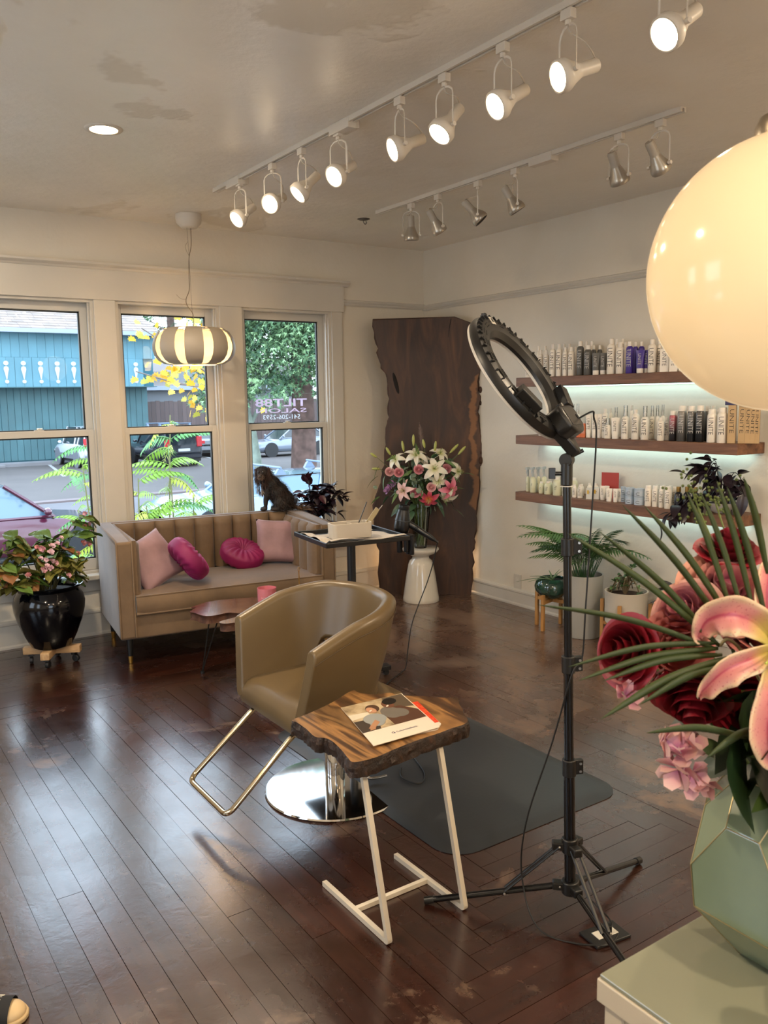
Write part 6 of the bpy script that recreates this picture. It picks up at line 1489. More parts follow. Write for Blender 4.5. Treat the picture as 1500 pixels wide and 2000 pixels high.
UL = thing('floor_uplight', 'small warm lamp glowing low behind the wood slab in the corner', 'lamp', (-.20, -.26, 0))
q = MB(); q.lathe([(0, .001), (.045, .001), (.048, .01), (.040, .09), (.036, .09), (.034, .05), (0, .05)], n=24); q.build('lamp_can', M('white_lamp_can', 'c9c0b0', rough=.5), UL, smooth=40)
q = MB(); q.ball((0, 0, .078), .026, 16, 10); q.build('bulb', M('warm_uplight_bulb', 'ffe0b0', emis='ffc080', estr=20.), UL, smooth=180)
for lx, ly in ((-.10, .10), (.08, -.14)):
    ld = bpy.data.lights.new('uplight_beam', 'POINT'); ld.energy = 1.6; ld.color = (1, .62, .32); ld.shadow_soft_size = .05
    lo = bpy.data.objects.new('uplight_beam', ld); COL.objects.link(lo); lo.parent = UL; lo.location = (lx, ly, .22)
SO = Vector((-.485, -.575, 0))
SV = thing('accent_stool', 'glossy white pedestal side table in front of the wood slab', 'table', tuple(SO))
GW = M('glossy_white_lacquer', 'cfc8ba', rough=.12, coat=.6)
q = MB(); q.lathe([(0, .0), (.138, 0), (.141, .004), (.138, .03), (.112, .20), (.096, .285), (.085, .315), (.066, .330), (.0645, .345), (.075, .356), (.110, .368), (.134, .385), (.141, .400), (.140, .408), (.132, .412), (0, .412)], n=56); q.build('pedestal_body', GW, SV, smooth=50)
rh = Vector((.826, -.564, 0)); tcam = Vector((-.557, -.82, 0))
VG = glass_mat('vase_glass', (.90, .93, .90), .0, 1.4); WAT = glass_mat('greenish_water', (.80, .84, .66), 0, .6)
VS = thing('glass_vase', 'tall tapered clear glass vase holding the lilies on the white pedestal', 'vase', (SO.x, SO.y, .4124))
q = MB(); q.lathe([(0, 0), (.046, 0), (.049, .004), (.060, .12), (.072, .25), (.079, .345), (.075, .345), (.068, .25), (.056, .12), (.045, .018), (0, .016)], n=32); q.build('glass', VG, VS, smooth=40)
q = MB(); q.lathe([(0, .017), (.044, .019), (.0555, .12), (.066, .235), (0, .235)], n=28); q.build('water', WAT, VS, smooth=40)
BQ = thing('lily_bouquet', 'bouquet of white and pink lilies, roses and eucalyptus in the tall glass vase', 'bouquet', (SO.x, SO.y, .4124))
SG_ = M('cut_flower_stem', '5b6b34', rough=.5); rr = random.Random(17)
for i in range(20):
    a = rr.uniform(0, 6.28); b = a+rr.uniform(2, 4); q = MB(); q.tube([(.032*math.cos(a), .032*math.sin(a), .022), (.02*math.cos(b), .02*math.sin(b), .2), (.058*math.cos(b), .058*math.sin(b), .36), (.09*math.cos(b), .09*math.sin(b), .45)], .0032, 6); q.build('stem', SG_, BQ, smooth=60)
def petal_grid(L, W, bend, cup, curl, nx=7, ny=10, wav=.0):
    """petal along +y opening upward (+z); bend = total backward bend"""
    def fn(u, v):
        s = u*2-1; w = W/2*math.sin(math.pi*min(1, v*.93+.045))**.75; ang = bend*v**1.6
        y = L*(math.sin(ang)/ang*v if False else v)*1.0; r_ = L/ max(bend, .05)
        th = bend*v**1.5; y = L*v*math.cos(th*.55); z = -L*v*math.sin(th*.62)
        cz = cup*(s*s)*w + wav*math.sin(10*v+2*s)*abs(s)*W; return (s*w, y, z+cz)
    return fn
def lily_mesh(size, mats, open_=.75, seed=0, wide=.52):
    """mats: [petal, throat, stamen stalk, anther]"""
    rr = random.Random(seed); q = MB()
    for i in range(6):
        a = i*math.pi/3; W = size*(wide if i % 2 == 0 else wide*.75); fn = petal_grid(size*rr.uniform(.92, 1.05), W, 1.25+rr.uniform(-.15, .35), .28, 0, 9, 14, .03)
        tilt = Matrix.Rotation(open_+rr.uniform(-.1, .1), 3, 'X'); rz = Matrix.Rotation(a, 3, 'Z'); q.cur = 0
        q.grid(lambda u, v: rz @ (tilt @ Vector(fn(u, v))), 9, 14)
    q.cur = 1
    for i in range(6):
        a = i*math.pi/3+.4; d = Vector((math.cos(a)*.35, math.sin(a)*.35, 1)).normalized()*size*.62; q.cur = 2; q.tube([(0, 0, 0), d*.6, d], size*.012, 5); q.cur = 3; q.ball(d, (size*.045, size*.018, size*.018), 6, 4)
    q.cur = 2; q.tube([(0, 0, 0), (size*.03, 0, size*.7)], size*.016, 5); q.ball((size*.03, 0, size*.7), size*.03, 6, 4)
    return q.mesh('lily', mats, smooth=180, weld=False)
def petal_mat(name, a, b, dots=None, edge=None, L=.1):
    """colour runs from the flower centre (a) to the tips (b)"""
    t = NT(name); c = t.n('TexCoord'); ln = t.n('VectorMath', operation='LENGTH'); t.l(c.outputs['Object'], ln.inputs[0]); mr = t.n('MapRange'); t.l(ln.outputs['Value'], mr.inputs[0]); mr.inputs[1].default_value = L*.1; mr.inputs[2].default_value = L*1.0
    col = t.ramp(mr.outputs[0], [(0, a[0]), (.35, a[1]), (1, b)])
    if dots: v = t.coord('Object'); f = t.noise(v, dots[0], 2, .5); mk = t.ramp(f, [(0, 0.), (dots[2], 0.), (dots[2]+.03, .7)]); col = t.mix(mk, col, dots[1])
    t.l(col, t.b.inputs['Base Color']); t.b.inputs['Roughness'].default_value = .45; t.b.inputs['Subsurface Weight'].default_value = .15; t.b.inputs['Subsurface Radius'].default_value = (.01, .006, .004); return t.m
WL = petal_mat('white_lily_petal', ('c9c98a', 'dcd6c0'), 'e2dcd0', L=.09); PKL = petal_mat('pink_lily_petal', ('c0506a', 'cc5f78'), 'dd9aa8', L=.09); RPL = petal_mat('red_pink_lily_petal', ('e08a4a', 'b8384f'), 'd06a7c', L=.09); PPL = petal_mat('pale_pink_lily_petal', ('c9a890', 'd9b3b0'), 'dfc0bc', L=.09)
FIL = M('lily_filament', '9fae6a', rough=.5); ANT = M('rust_anther', '8a4a1c', rough=.8)
LM = {'w': [lily_mesh(.098, [WL, WL, FIL, ANT], .62, 1), lily_mesh(.082, [WL, WL, FIL, ANT], .45, 2)], 'p': [lily_mesh(.092, [PKL, PKL, FIL, ANT], .6, 3)], 'r': [lily_mesh(.088, [RPL, RPL, FIL, ANT], .45, 4)], 'l': [lily_mesh(.084, [PPL, PPL, FIL, ANT], .8, 5)]}
def rose_mesh(r, mt, seed, layers=5, name='rose', open_=1.):
    """nested cupped petals around a spiral heart; opens towards +z"""
    rr = random.Random(seed); q = MB(); q.ball((0, 0, -r*.12), (r*.34, r*.34, r*.45), 12, 8)
    for l in range(layers):
        n = 3+l; rad = r*(.24+.62*l/(layers-1)*open_); hgt = r*(1.0-.10*l)
        for i in range(n):
            a0 = 2*math.pi*i/n + l*1.1 + rr.uniform(-.15, .15); span = 2*math.pi/n*.78; fl_a = .10+.55*(l/(layers-1))**1.7*open_
            def fn(u, v, a0=a0, span=span, rad=rad, hgt=hgt, fl_a=fl_a, l=l):
                s = u*2-1; a = a0+s*span*(.35+.65*math.sin(math.pi*min(.5, v*.62+.06))); rr_ = rad*(.30+.70*math.sin(v*math.pi*.5)) + r*fl_a*max(0, v-.6)**1.4*1.5
                z = -r*.55 + hgt*1.22*v - r*.10*abs(s)**2.5*v - r*fl_a*.9*max(0, v-.7)**1.2; return (rr_*math.cos(a), rr_*math.sin(a), z)
            q.grid(fn, 8, 8)
    return q.mesh(name, mt, smooth=180, weld=False)
ROS = [rose_mesh(.034, M('pink_rose_petal', 'cf8a93', rough=.5, sss=.15), 1, 4), rose_mesh(.032, M('pale_pink_rose_petal', 'd6a3a4', rough=.5, sss=.15), 2, 4)]
def BP_(px, py, toward): return rh*((px-819)/254) + tcam*toward + Vector((0, 0, .7598-.4124+(980-py)/254))
def put_flower(me, p, d, s=1., name='lily', roll=0.):
    o = link(name, me, BQ, loc=p); m = orient(d) @ Matrix.Rotation(roll, 3, 'Z'); o.rotation_euler = m.to_euler(); o.scale = (s, s, s)
    q = MB(); q.tube(spline([(p.x*.15, p.y*.15, .34), (p.x*.5, p.y*.5, .34+(p.z-.34)*.6), p-Vector(d).normalized()*.01], 4), .0025, 5); q.build('stem', SG_, BQ, smooth=60); return o
C_ = tcam
for px, py, tw, k, v_, dd in ((811, 889, .10, 'w', 0, (-.1, 0, .9)), (844, 912, .20, 'w', 0, (.05, 0, .25)), (850, 934, .18, 'w', 1, (.05, 0, -.1)), (773, 896, .08, 'w', 1, (-.55, 0, .6)), (889, 920, .06, 'w', 1, (.85, 0, .0)), (857, 886, .05, 'w', 1, (.3, 0, .7)), (873, 951, .14, 'p', 0, (.35, 0, .0)), (833, 968, .17, 'r', 0, (-.05, 0, -.3)), (788, 953, .15, 'l', 0, (-.45, 0, .1)), (868, 966, .12, 'w', 1, (-.3, 0, -.6)), (822, 900, -.05, 'w', 0, (0, 0, 1))):
    d = rh*dd[0] + C_*.62 + Vector((0, 0, dd[2])); put_flower(LM[k][v_], BP_(px, py, tw), d, 1.0, 'lily', px*.7)
for px, py, tw, k in ((761, 918, .09, 1), (778, 919, .12, 0), (815, 913, .17, 0), (868, 914, .10, 0), (808, 957, .16, 0), (838, 946, .19, 1)):
    put_flower(ROS[k], BP_(px, py, tw), C_ + Vector((0, 0, .35)), 1.0, 'rose')
BUD = M('yellow_green_lily_bud', 'a9ad5e', rough=.4, sss=.1)
for px, py, tw, lx, lz, s in ((731, 888, 0, -.75, .5, .8), (759, 880, .03, -.45, .8, .9), (787, 871, .02, -.15, 1, 1.1), (807, 860, .03, 0, 1, 1.15), (826, 866, .08, -.2, 1, .9), (848, 872, .05, .12, 1, 1.1), (884, 877, .03, .8, .8, 1.25), (899, 881, .02, .75, .8, 1.15), (735, 913, .05, -1, .05, .85)):
    p = BP_(px, py, tw); d = (rh*lx+Vector((0, 0, lz))).normalized(); q = MB(); ln = .036*s
    q.tube([p-d*ln, p-d*ln*.6, p-d*ln*.1, p+d*ln*.5, p+d*ln*.9, p+d*ln*1.05], [.004, .0085, .011, .0098, .006, .0015], 8); q.build('bud', BUD, BQ, smooth=60)
    q = MB(); b0 = p-d*ln; q.tube(spline([(b0.x*.2, b0.y*.2, .36), (b0.x*.6, b0.y*.6, .34+(b0.z-.34)*.65), b0], 4), .002, 5); q.build('stem', SG_, BQ, smooth=60)
q = MB(); base_ = BP_(824, 885, -.02)
for i in range(600):
    u = rr.random(); p = base_ + Vector((0, 0, .02+.21*u)) + rh*(-.02*u); a = rr.uniform(0, 6.28); w = .030*(math.sin(math.pi*min(1, u*.85+.12))); d = Vector((math.cos(a), math.sin(a), 1.1)).normalized()*w*1.3+Vector((0, 0, -.006))
    s = Vector((-math.sin(a), math.cos(a), 0))*.0012; q.add([p-s, p+s, p+d], [(0,1,2)])
o = q.build('pampas_plume', M('mauve_beige_plume', 'b39c90', rough=.9), BQ); o['kind'] = 'stuff'
EUC = [M('eucalyptus_leaf', '8a9c86', rough=.5, rand=.3), M('dark_bouquet_leaf', '3c563e', rough=.4, rand=.3), M('mid_green_bouquet_leaf', '5d7a48', rough=.45, rand=.3)]
def round_leaf(r, mt): q = MB(); q.grid(lambda u, v: (r*v*math.cos(u*2*math.pi), r+r*.92*v*math.sin(u*2*math.pi), -.25*r*v*v*math.cos(u*4*math.pi)**2), 14, 4, cu=True); return q.mesh('leaf', mt, smooth=180)
el = [round_leaf(.022, EUC[0]), leaf_mesh(.085, .038, EUC[1], .25, .35), leaf_mesh(.12, .024, EUC[2], .3, .25)]
for i in range(215):
    a, b = rr.gauss(0, 1), rr.gauss(0, 1); px, py = 822+a*30, 938+b*24; px = max(738, min(895, px)); py = max(888, min(992, py)); tw = rr.uniform(-.10, .15)*(1-abs(px-820)/110)
    p = BP_(px, py, tw); k = rr.choice((0, 1, 1, 2)) if py > 905 else rr.choice((1, 2)); put_leaf(el[k], BQ, p, rh*((px-820)/60)+C_*rr.uniform(-.2, 1)+Vector((0, 0, rr.uniform(-.8, .5))), rr.uniform(-1, 1), rr.uniform(.8, 1.2))
for px, py in ((812, 938), (806, 945), (819, 950), (800, 932), (826, 936), (815, 958), (803, 966), (796, 922), (818, 962), (846, 992), (855, 985), (790, 938)):
    put_leaf(el[0], BQ, BP_(px, py, .19), rh*rr.uniform(-.6, .6)+Vector((0, 0, .8)), rr.uniform(-.4, .4), rr.uniform(.9, 1.2))
for px, py, lx, lz in ((742, 905, -.6, -.9), (752, 925, -.3, -1), (740, 925, -.8, -.5), (876, 905, .3, .9), (775, 985, -.3, -1), (785, 980, 0, -1), (852, 985, .6, -.6), (842, 945, .3, -.9)):
    put_leaf(el[2 if px < 760 else 1], BQ, BP_(px, py, .08), rh*lx+Vector((0, 0, lz))+C_*.2, .3, 1.1)
ORM = M('purple_orchid_petal', '9a6a9a', rough=.5); ob = blossom_mesh(.03, ORM, 3, 6)
for dx, dy in ((0, 0), (8, -7), (-5, 6)): put_flower(ob, BP_(761+dx, 947+dy, .10), rh*-.7+C_*.5, 1, 'orchid')

# ================================================================== PLANTS ON THE RIGHT
OAK = wood_mat('warm_oak_stand', '8a6030', 'a97a42', 'bf9156', (8, 8, 1.2), 2.5, .5)
def stand(name, label, x, y, r, hleg, zr, rz, group=None):
    t = thing(name, label, 'plant stand', (x, y, 0), rz, group)
    for k in range(4):
        a = k*math.pi/2; q = MB(); q.box(r, r+.022, -.011, .011, .001, hleg); q.build('leg', OAK, t, bevel=.002, rot=(0, 0, a))
    for a in (0, math.pi/2): q = MB(); q.box(-r, r, -.010, .010, zr-.024-(.0005 if a else 0), zr-.0 if not a else zr-.001); q.build('crossbar', OAK, t, bevel=.002, rot=(0, 0, a))
    return t
# green glazed bowl with aloe
stand('plant_stand', 'small oak plant stand holding the green glazed bowl', -.255, -1.735, .105, .245, .205, R(14), 'oak plant stands by the right wall')
GB = thing('green_bowl', 'dark green glazed bowl with an aloe on an oak stand', 'potted plant', (-.255, -1.735, .2055))
GG = NT('green_reactive_glaze'); v = GG.coord(); GG.l(GG.ramp(GG.noise(v, 14, 5), [(.3, '12241d'), (.55, '1f4034'), (.8, '3b6450')]), GG.b.inputs['Base Color']); GG.b.inputs['Roughness'].default_value = .08; GG.b.inputs['Coat Weight'].default_value = .8; GG = GG.m
q = MB(); q.lathe([(0, 0), (.05, 0), (.085, .018), (.114, .055), (.119, .085), (.108, .118), (.090, .135), (.085, .138), (.082, .134), (.086, .118), (0, .115)], n=44); q.build('glazed_bowl', GG, GB, smooth=50)
q = MB(); q.lathe([(0, .122), (.084, .119), (0, .112)], n=20); q.build('soil', M('dark_potting_soil', None), GB)
ALO = M('aloe_leaf', '6d8560', rough=.4, rand=.2)
for a, l, e in ((2.1, .16, .25), (2.45, .24, .10), (3.4, .10, .6), (-1.0, .11, .9), (-.3, .10, 1.0), (1.2, .09, .9), (2.9, .19, .18), (-1.7, .09, .7)):
    d = Vector((math.cos(a), math.sin(a), math.tan(e))).normalized(); q = MB(); q.tube(spline([(0, 0, .118), d*l*.4+Vector((0, 0, .125)), d*l+Vector((0, 0, .12-.15*l))], 5), [.011-.00095*i for i in range(11)], 8, squash=.5); q.build('aloe_leaf', ALO, GB, smooth=60)
# tall grey cylinder with parlour palm
GP = thing('grey_planter', 'tall pale grey cylinder planter holding a parlour palm', 'potted plant', (-.225, -1.985, 0))
CEM = M('pale_grey_cement', '8e8b84', rough=.6, var=.05, vscale=2, bump=.1)
q = MB(); q.lathe([(0, .0), (.108, 0), (.112, .004), (.122, .405), (.120, .408), (.114, .405), (.112, .36), (0, .36)], n=48); q.build('cylinder_pot', CEM, GP, smooth=40)
q = MB(); q.lathe([(0, .37), (.111, .368), (0, .362)], n=20); q.build('soil', M('dark_potting_soil', None), GP)
PG = [M('palm_green', '4c7038', rough=.45, rand=.3), M('palm_dark_green', '2f4f2c', rough=.45, rand=.3)]
pf = [pinnate(.36, 20, .11, PG[0], 41, .85, wd=.075, fall=.5), pinnate(.32, 18, .10, PG[1], 42, .7, wd=.075, fall=.6), pinnate(.26, 15, .09, PG[0], 43, .6, wd=.08, fall=.4)]
rr = random.Random(23)
for i in range(30):
    a = i*2.4+.3; r_0 = rr.uniform(.01, .06); lean_ = rr.uniform(.02, .10); hh = rr.uniform(.10, .24); q = MB(); b = Vector((r_0*math.cos(a), r_0*math.sin(a), .366)); e = b+Vector((lean_*math.cos(a), lean_*math.sin(a), hh))
    q.tube([b, (b+e)/2, e], [.004, .003, .002], 6); q.build('stem', PG[1], GP, smooth=60)
    o = link('frond', pf[i % 3], GP, loc=e); ax = a if math.cos(a) < .25 else math.pi-a; o.rotation_euler = (rr.uniform(-.2, .2), rr.uniform(-1.0, -.25), ax+rr.uniform(-.2, .2)); s = rr.uniform(.65, 1.); o.scale = (s, s, s)
o = link('frond', pf[1], GP, loc=(.0, -.02, .50)); o.rotation_euler = (0, -1.35, R(250)); o.scale = (.8,)*3
# white ribbed pot with jade on stand
stand('plant_stand', 'oak plant stand with tall legs holding the white fluted pot', -.245, -2.345, .135, .30, .165, R(25), 'oak plant stands by the right wall')
JP = thing('white_fluted_pot', 'white fluted pot with a jade plant on an oak stand', 'potted plant', (-.245, -2.345, .1655))
q = MB(); FN = 28
def flu(z, r): return [(( r*(1-.018*max(0, math.cos(k*math.pi))))*math.cos(math.pi*k/FN), (r*(1-.018*max(0, math.cos(k*math.pi))))*math.sin(math.pi*k/FN), z) for k in range(2*FN)]
rr_rows = [flu(0, .118), flu(.006, .124), flu(.195, .128)] + [[(x*1.01, y*1.01, .200) for x, y, z in [(.128*math.cos(math.pi*k/FN), .128*math.sin(math.pi*k/FN), 0) for k in range(2*FN)]], [(.120*math.cos(math.pi*k/FN), .120*math.sin(math.pi*k/FN), .200) for k in range(2*FN)], [(.117*math.cos(math.pi*k/FN), .117*math.sin(math.pi*k/FN), .165) for k in range(2*FN)]]
n = 2*FN; q.add([p for r_ in rr_rows for p in r_], [(a*n+i, a*n+(i+1) % n, (a+1)*n+(i+1) % n, (a+1)*n+i) for a in range(5) for i in range(n)]+[tuple(range(n-1, -1, -1)), tuple(range(5*n, 6*n))]); q.build('fluted_pot', M('matt_white_ceramic', 'bfb6a6', rough=.55), JP, smooth=30)
q = MB(); q.lathe([(0, .178), (.117, .174), (0, .167)], n=20); q.build('soil', M('brown_potting_soil', '3a261a', rough=.95, bump=.6, bscale=40), JP)
JL = [M('jade_leaf', '3a5232', rough=.3, rand=.3), M('jade_light_leaf', '5d7a48', rough=.35, rand=.2)]
jl = [leaf_mesh(.036, .022, JL[0], .1, .15), leaf_mesh(.034, .022, JL[1], .1, .1)]
for i in range(13):
    a = i*2.4; r_0 = rr.uniform(.03, .13); tp = Vector((r_0*math.cos(a)*.9, r_0*math.sin(a)*1.15+.02, rr.uniform(.19, .38)-r_0*.6)); q = MB(); sp = spline([(0, .01, .17), (tp.x*.5, tp.y*.5, .22+tp.z*.25), tp], 5); q.tube(sp, [.006-.0003*k for k in range(len(sp))], 6); q.build('branch', M('jade_branch', '5f5138', rough=.7), JP, smooth=60)
    for k in range(9):
        b = sp[rr.randint(5, len(sp)-1)]; an = rr.uniform(0, 6.28); put_leaf(jl[rr.choice((0, 0, 1))], JP, b, (math.cos(an), math.sin(an), rr.uniform(-.2, .9)), rr.uniform(-.5, .5), rr.uniform(.7, 1.1))
# trailing plant + dark leaved plant further right, mostly behind the bouquet
TP = thing('trailing_plant', 'grey-green trailing plant in a low pot right of the white fluted pot', 'potted plant', (-.20, -2.75, 0))
q = MB(); q.lathe([(0, 0), (.08, 0), (.10, .16), (.105, .20), (.095, .20), (0, .18)], n=32); q.build('clay_pot', M('brown_pot', '4c3324', rough=.6), TP, smooth=40)
tl_ = [round_leaf(.014, M('silver_green_leaf', '6d8a78', rough=.5, rand=.3)), leaf_mesh(.04, .02, M('green_trailing_leaf', '4a6840', rough=.45, rand=.3), .2, .3)]
for i in range(15):
    a = rr.uniform(1.2, 5.2); r_0 = rr.uniform(.08, .16); zt = rr.uniform(.02, .34); sp = spline([(0, 0, .19), (r_0*.6*math.cos(a), r_0*.6*math.sin(a), .26), (r_0*math.cos(a), r_0*math.sin(a), zt)], 6); q = MB(); q.tube(sp, .0016, 5); q.build('vine', JL[0], TP, smooth=60)
    for k in range(9): b = sp[rr.randint(3, len(sp)-1)]; an = rr.uniform(0, 6.28); put_leaf(tl_[i % 2], TP, b, (math.cos(an), math.sin(an), rr.uniform(-.6, .4)), rr.uniform(-.5, .5), rr.uniform(.8, 1.2))
DP = thing('bronze_leaved_plant', 'plant with curled bronze-black leaves behind the trailing plant', 'potted plant', (-.14, -2.575, 0))
q = MB(); q.lathe([(0, 0), (.045, 0), (.055, .30), (.050, .30), (0, .28)], n=24); q.build('slim_pot', M('charcoal_pot', None), DP, smooth=40)
dl = leaf_mesh(.12, .075, M('bronze_black_leaf', '2b1c1a', rough=.3, rand=.3), .35, .55)
for i in range(12): a = i*2.4; put_leaf(dl, DP, (0, 0, .30+.010*i), (math.cos(a) if math.cos(a) < .3 else .2, math.sin(a), .5), 0, rr.uniform(.7, 1.))

# ================================================================== ROLLING TRAY CART
CA = thing('tray_cart', 'black tray table on a single post behind the styling chair', 'tray table', (-1.90, -1.845, 0), R(-7.5))
BKM = M('black_powder_coat', '0f1014', rough=.35)
q = MB(); q.tube([(0, .0, .03), (0, 0, .800)], .0235, 24); q.build('post', BKM, CA, smooth=50)
q = MB(); q.box(-.22, .22, -.03, .03, .035, .062); q.box(-.03, .03, -.22, .22, .0352, .0618); q.build('base_cross', BKM, CA, bevel=.004)
for x, y in ((.2, 0), (-.2, 0), (0, .2), (0, -.2)): q = MB(); q.lathe([(0, -.010), (.016, -.010), (.0175, 0), (.016, .010), (0, .010)], n=16, M4=Matrix.Translation((x, y, .0180)) @ Matrix.Rotation(math.pi/2, 4, 'X')); q.build('caster', M('black_rubber', None), CA, smooth=40)
q = MB(); W_, D_ = .235, .225
q.box(-W_, W_, -D_, D_, .800, .806)
for a, b, c, d in ((-W_-.006, W_+.006, -D_-.006, -D_+.002), (-W_-.006, W_+.006, D_-.002, D_+.006), (-W_-.006, -W_+.002, -D_, D_), (W_-.002, W_+.006, -D_, D_)): q.box(a, b, c, d, .800, .826)
q.build('tray', BKM, CA, bevel=.003, segs=2)
q = MB(); q.box(-.05, .05, -.05, .05, .786, .800); q.build('tray_bracket', BKM, CA, bevel=.002)
TW = M('white_terry_towel', 'bdb3a6', rough=.9, sheen=.4, bump=.35, bscale=260)
q = MB()
def tw(u, v):
    x = -.215+.43*u; y = -.212+.41*v; z = .812+.006*math.sin(8*u+3*v)+.005*math.sin(15*v+4*u+1)*(1-u*.4)+(.008 if (u < .12 and v > .3) else 0)
    if v < .10: z += .021*min(1, (1-v/.10)*2.2); y -= .022*(1-v/.10)
    return (x, y, z)
q.grid(tw, 30, 26)
o = q.build('towel', TW, None, smooth=180, loc=(-1.90, -1.845, 0), rot=(0, 0, R(-7.5))); tag(o, 'crumpled white towel lining the black tray', 'towel')
so = o.modifiers.new('thick', 'SOLIDIFY'); so.thickness = .003
CD_ = thing('tool_caddy', 'white two-compartment caddy standing on the towel on the tray', 'caddy', (-1.955, -1.925, .8225), R(-9))
def rr2(w, d, r): return rrect(-w, w, -d, d, r, 5)
q = MB(); n = len(rr2(.1, .05, .02)); rg_ = [(rr2(.108, .050, .022), 0), (rr2(.110, .052, .024), .004), (rr2(.112, .054, .024), .078), (rr2(.109, .051, .022), .080), (rr2(.106, .048, .020), .078), (rr2(.104, .046, .018), .006)]
q.add([(x, y, z) for rg0, z in rg_ for x, y in rg0], [(a*n+i, a*n+(i+1) % n, (a+1)*n+(i+1) % n, (a+1)*n+i) for a in range(5) for i in range(n)]+[tuple(range(n-1, -1, -1)), tuple(range(5*n, 6*n))]); q.build('caddy_body', M('matt_white_plastic', 'bdb4a6', rough=.4), CD_, smooth=35)
q = MB(); q.box(.000, .006, -.047, .047, .004, .074); q.build('divider', M('matt_white_plastic', None), CD_)
CMB = M('cream_comb', 'a89a78', rough=.4)
for nm, lb, (x, y), (dx, dy), ln, w_, m_ in (('hair_comb', 'wide cream comb leaning out of the white caddy', (.060, -.004), (.13, -.01), .17, .013, CMB), ('tail_comb', 'thin metal tail comb leaning out of the caddy to the right', (.072, .018), (.19, .0), .20, .002, RIV), ('hair_clip', 'thin black clip leaning out behind the cream comb', (.04, .02), (.10, .03), .19, .0022, BP)):
    t = thing(nm, lb, 'comb' if 'comb' in nm else 'clip', tuple(CD_.location+Vector((x, y, .0075))), R(-9))
    d = Vector((dx, dy, ln)).normalized(); q = MB(); m4 = orient(d, (0, 1, 0)).to_4x4()
    q.box(-w_, w_, -.002, .002, .002, ln, mat=m4); q.build('blade' if w_ > .01 else 'shaft', m_, t, bevel=.0006)
    if w_ > .01: q = MB(); [q.box(w_*.3, w_*1.25, -.0012, .0012, .05+.006*k, .052+.006*k, mat=m4) for k in range(18)]; q.build('teeth', m_, t)['kind'] = 'stuff'
# dryer holder and hair dryer at the right of the tray
TH = thing('tool_holder', 'black holder with cups hanging from the right side of the tray', 'tool holder', (-1.632, -1.885, .80), R(-7.5))
for x, y, r, h in ((.034, .02, .016, .10), (.035, -.055, .014, .085), (.068, -.02, .014, .105), (.072, -.052, .014, .105), (.07, .012, .0135, .10)):
    q = MB(); q.lathe([(r*.9, -h), (r, -h+.004), (r, .0), (r*.86, 0), (r*.86, -h+.006), (0, -h+.006)], n=18); q.build('cup', BKM, TH, smooth=40, loc=(x, y, -.010))
q = MB(); q.box(-.018, .085, -.07, .04, -.0065, -.0015); q.build('holder_plate', BKM, TH, bevel=.002)
HDm = M('matt_black_dryer', '0b0c0f', rough=.3); HDg = M('dryer_silver_ring', '55585c', rough=.25, metal=.8)
HDR = thing('hair_dryer', 'black hair dryer resting nozzle up at the right edge of the tray', 'hair dryer', (-1.598, -1.90, .797))
up = (rh*.12 + Vector((0, 0, 1)) + tcam*.05).normalized(); B0 = Vector((0, 0, .055))
M4 = Matrix.Translation(B0) @ orient(up).to_4x4()
q = MB(); q.lathe([(0, -.052), (.030, -.050), (.040, -.040), (.044, -.020), (.044, .0), (.042, .030), (.036, .060), (.030, .080), (.0275, .088), (0, .088)], n=32, M4=M4); q.build('dryer_barrel', HDm, HDR, smooth=40)
q = MB(); q.lathe([(.0285, .084), (.030, .088), (.029, .108), (.026, .110), (.022, .110), (.021, .09)], n=32, M4=M4); q.build('nozzle', HDm, HDR, smooth=40)
q = MB(); q.lathe([(.0440, .024), (.0446, .026), (.0440, .029)], n=32, M4=M4); q.build('trim_ring', HDg, HDR, smooth=40)
hs = B0+rh*.030+up*.008; he = hs+rh*.150-Vector((0, 0, .100)); q = MB(); q.tube([hs, hs.lerp(he, .15), hs.lerp(he, .5), hs.lerp(he, .85), he], [.017, .0185, .0170, .0145, .0095], 18); q.build('handle', HDm, HDR, smooth=50)
for t_ in (.30, .36): q = MB(); c0 = hs.lerp(he, t_)+tcam*.016+Vector((0, 0, .006)); q.box(-.004, .004, -.003, .003, -.006, .006, mat=Matrix.Translation(c0)); q.build('button', HDg, HDR, bevel=.001)
q = MB(); q.tube([he, he+rh*.016-Vector((0, 0, .014))], [.0075, .004], 12); q.build('strain_relief', BP, HDR, smooth=40)
e0 = Vector(HDR.location)+he+rh*.016-Vector((0, 0, .014))
cb = [e0, Vector((-1.395, -1.955, .735)), Vector((-1.40, -1.92, .61)), Vector((-1.43, -1.90, .495)), Vector((-1.49, -1.90, .38)), Vector((-1.54, -1.90, .27)), Vector((-1.567, -1.90, .14)), Vector((-1.585, -1.90, .03)), Vector((-1.62, -1.905, .007)), Vector((-1.766, -1.994, .007)), Vector((-1.919, -2.112, .007)), Vector((-2.01, -2.185, .007)), Vector((-2.12, -2.32, .020)), Vector((-2.18, -2.50, .020)), Vector((-2.22, -2.75, .020)), Vector((-2.30, -3.02, .020)), Vector((-2.38, -3.10, .020)), Vector((-2.41, -3.02, .022)), Vector((-2.36, -2.94, .020))]
q = MB(); q.tube(spline(cb, 7), .0032, 7); tag(q.build('dryer_cord', BC, smooth=60), 'black cord running from the hair dryer down to the floor behind the chair', 'cord')
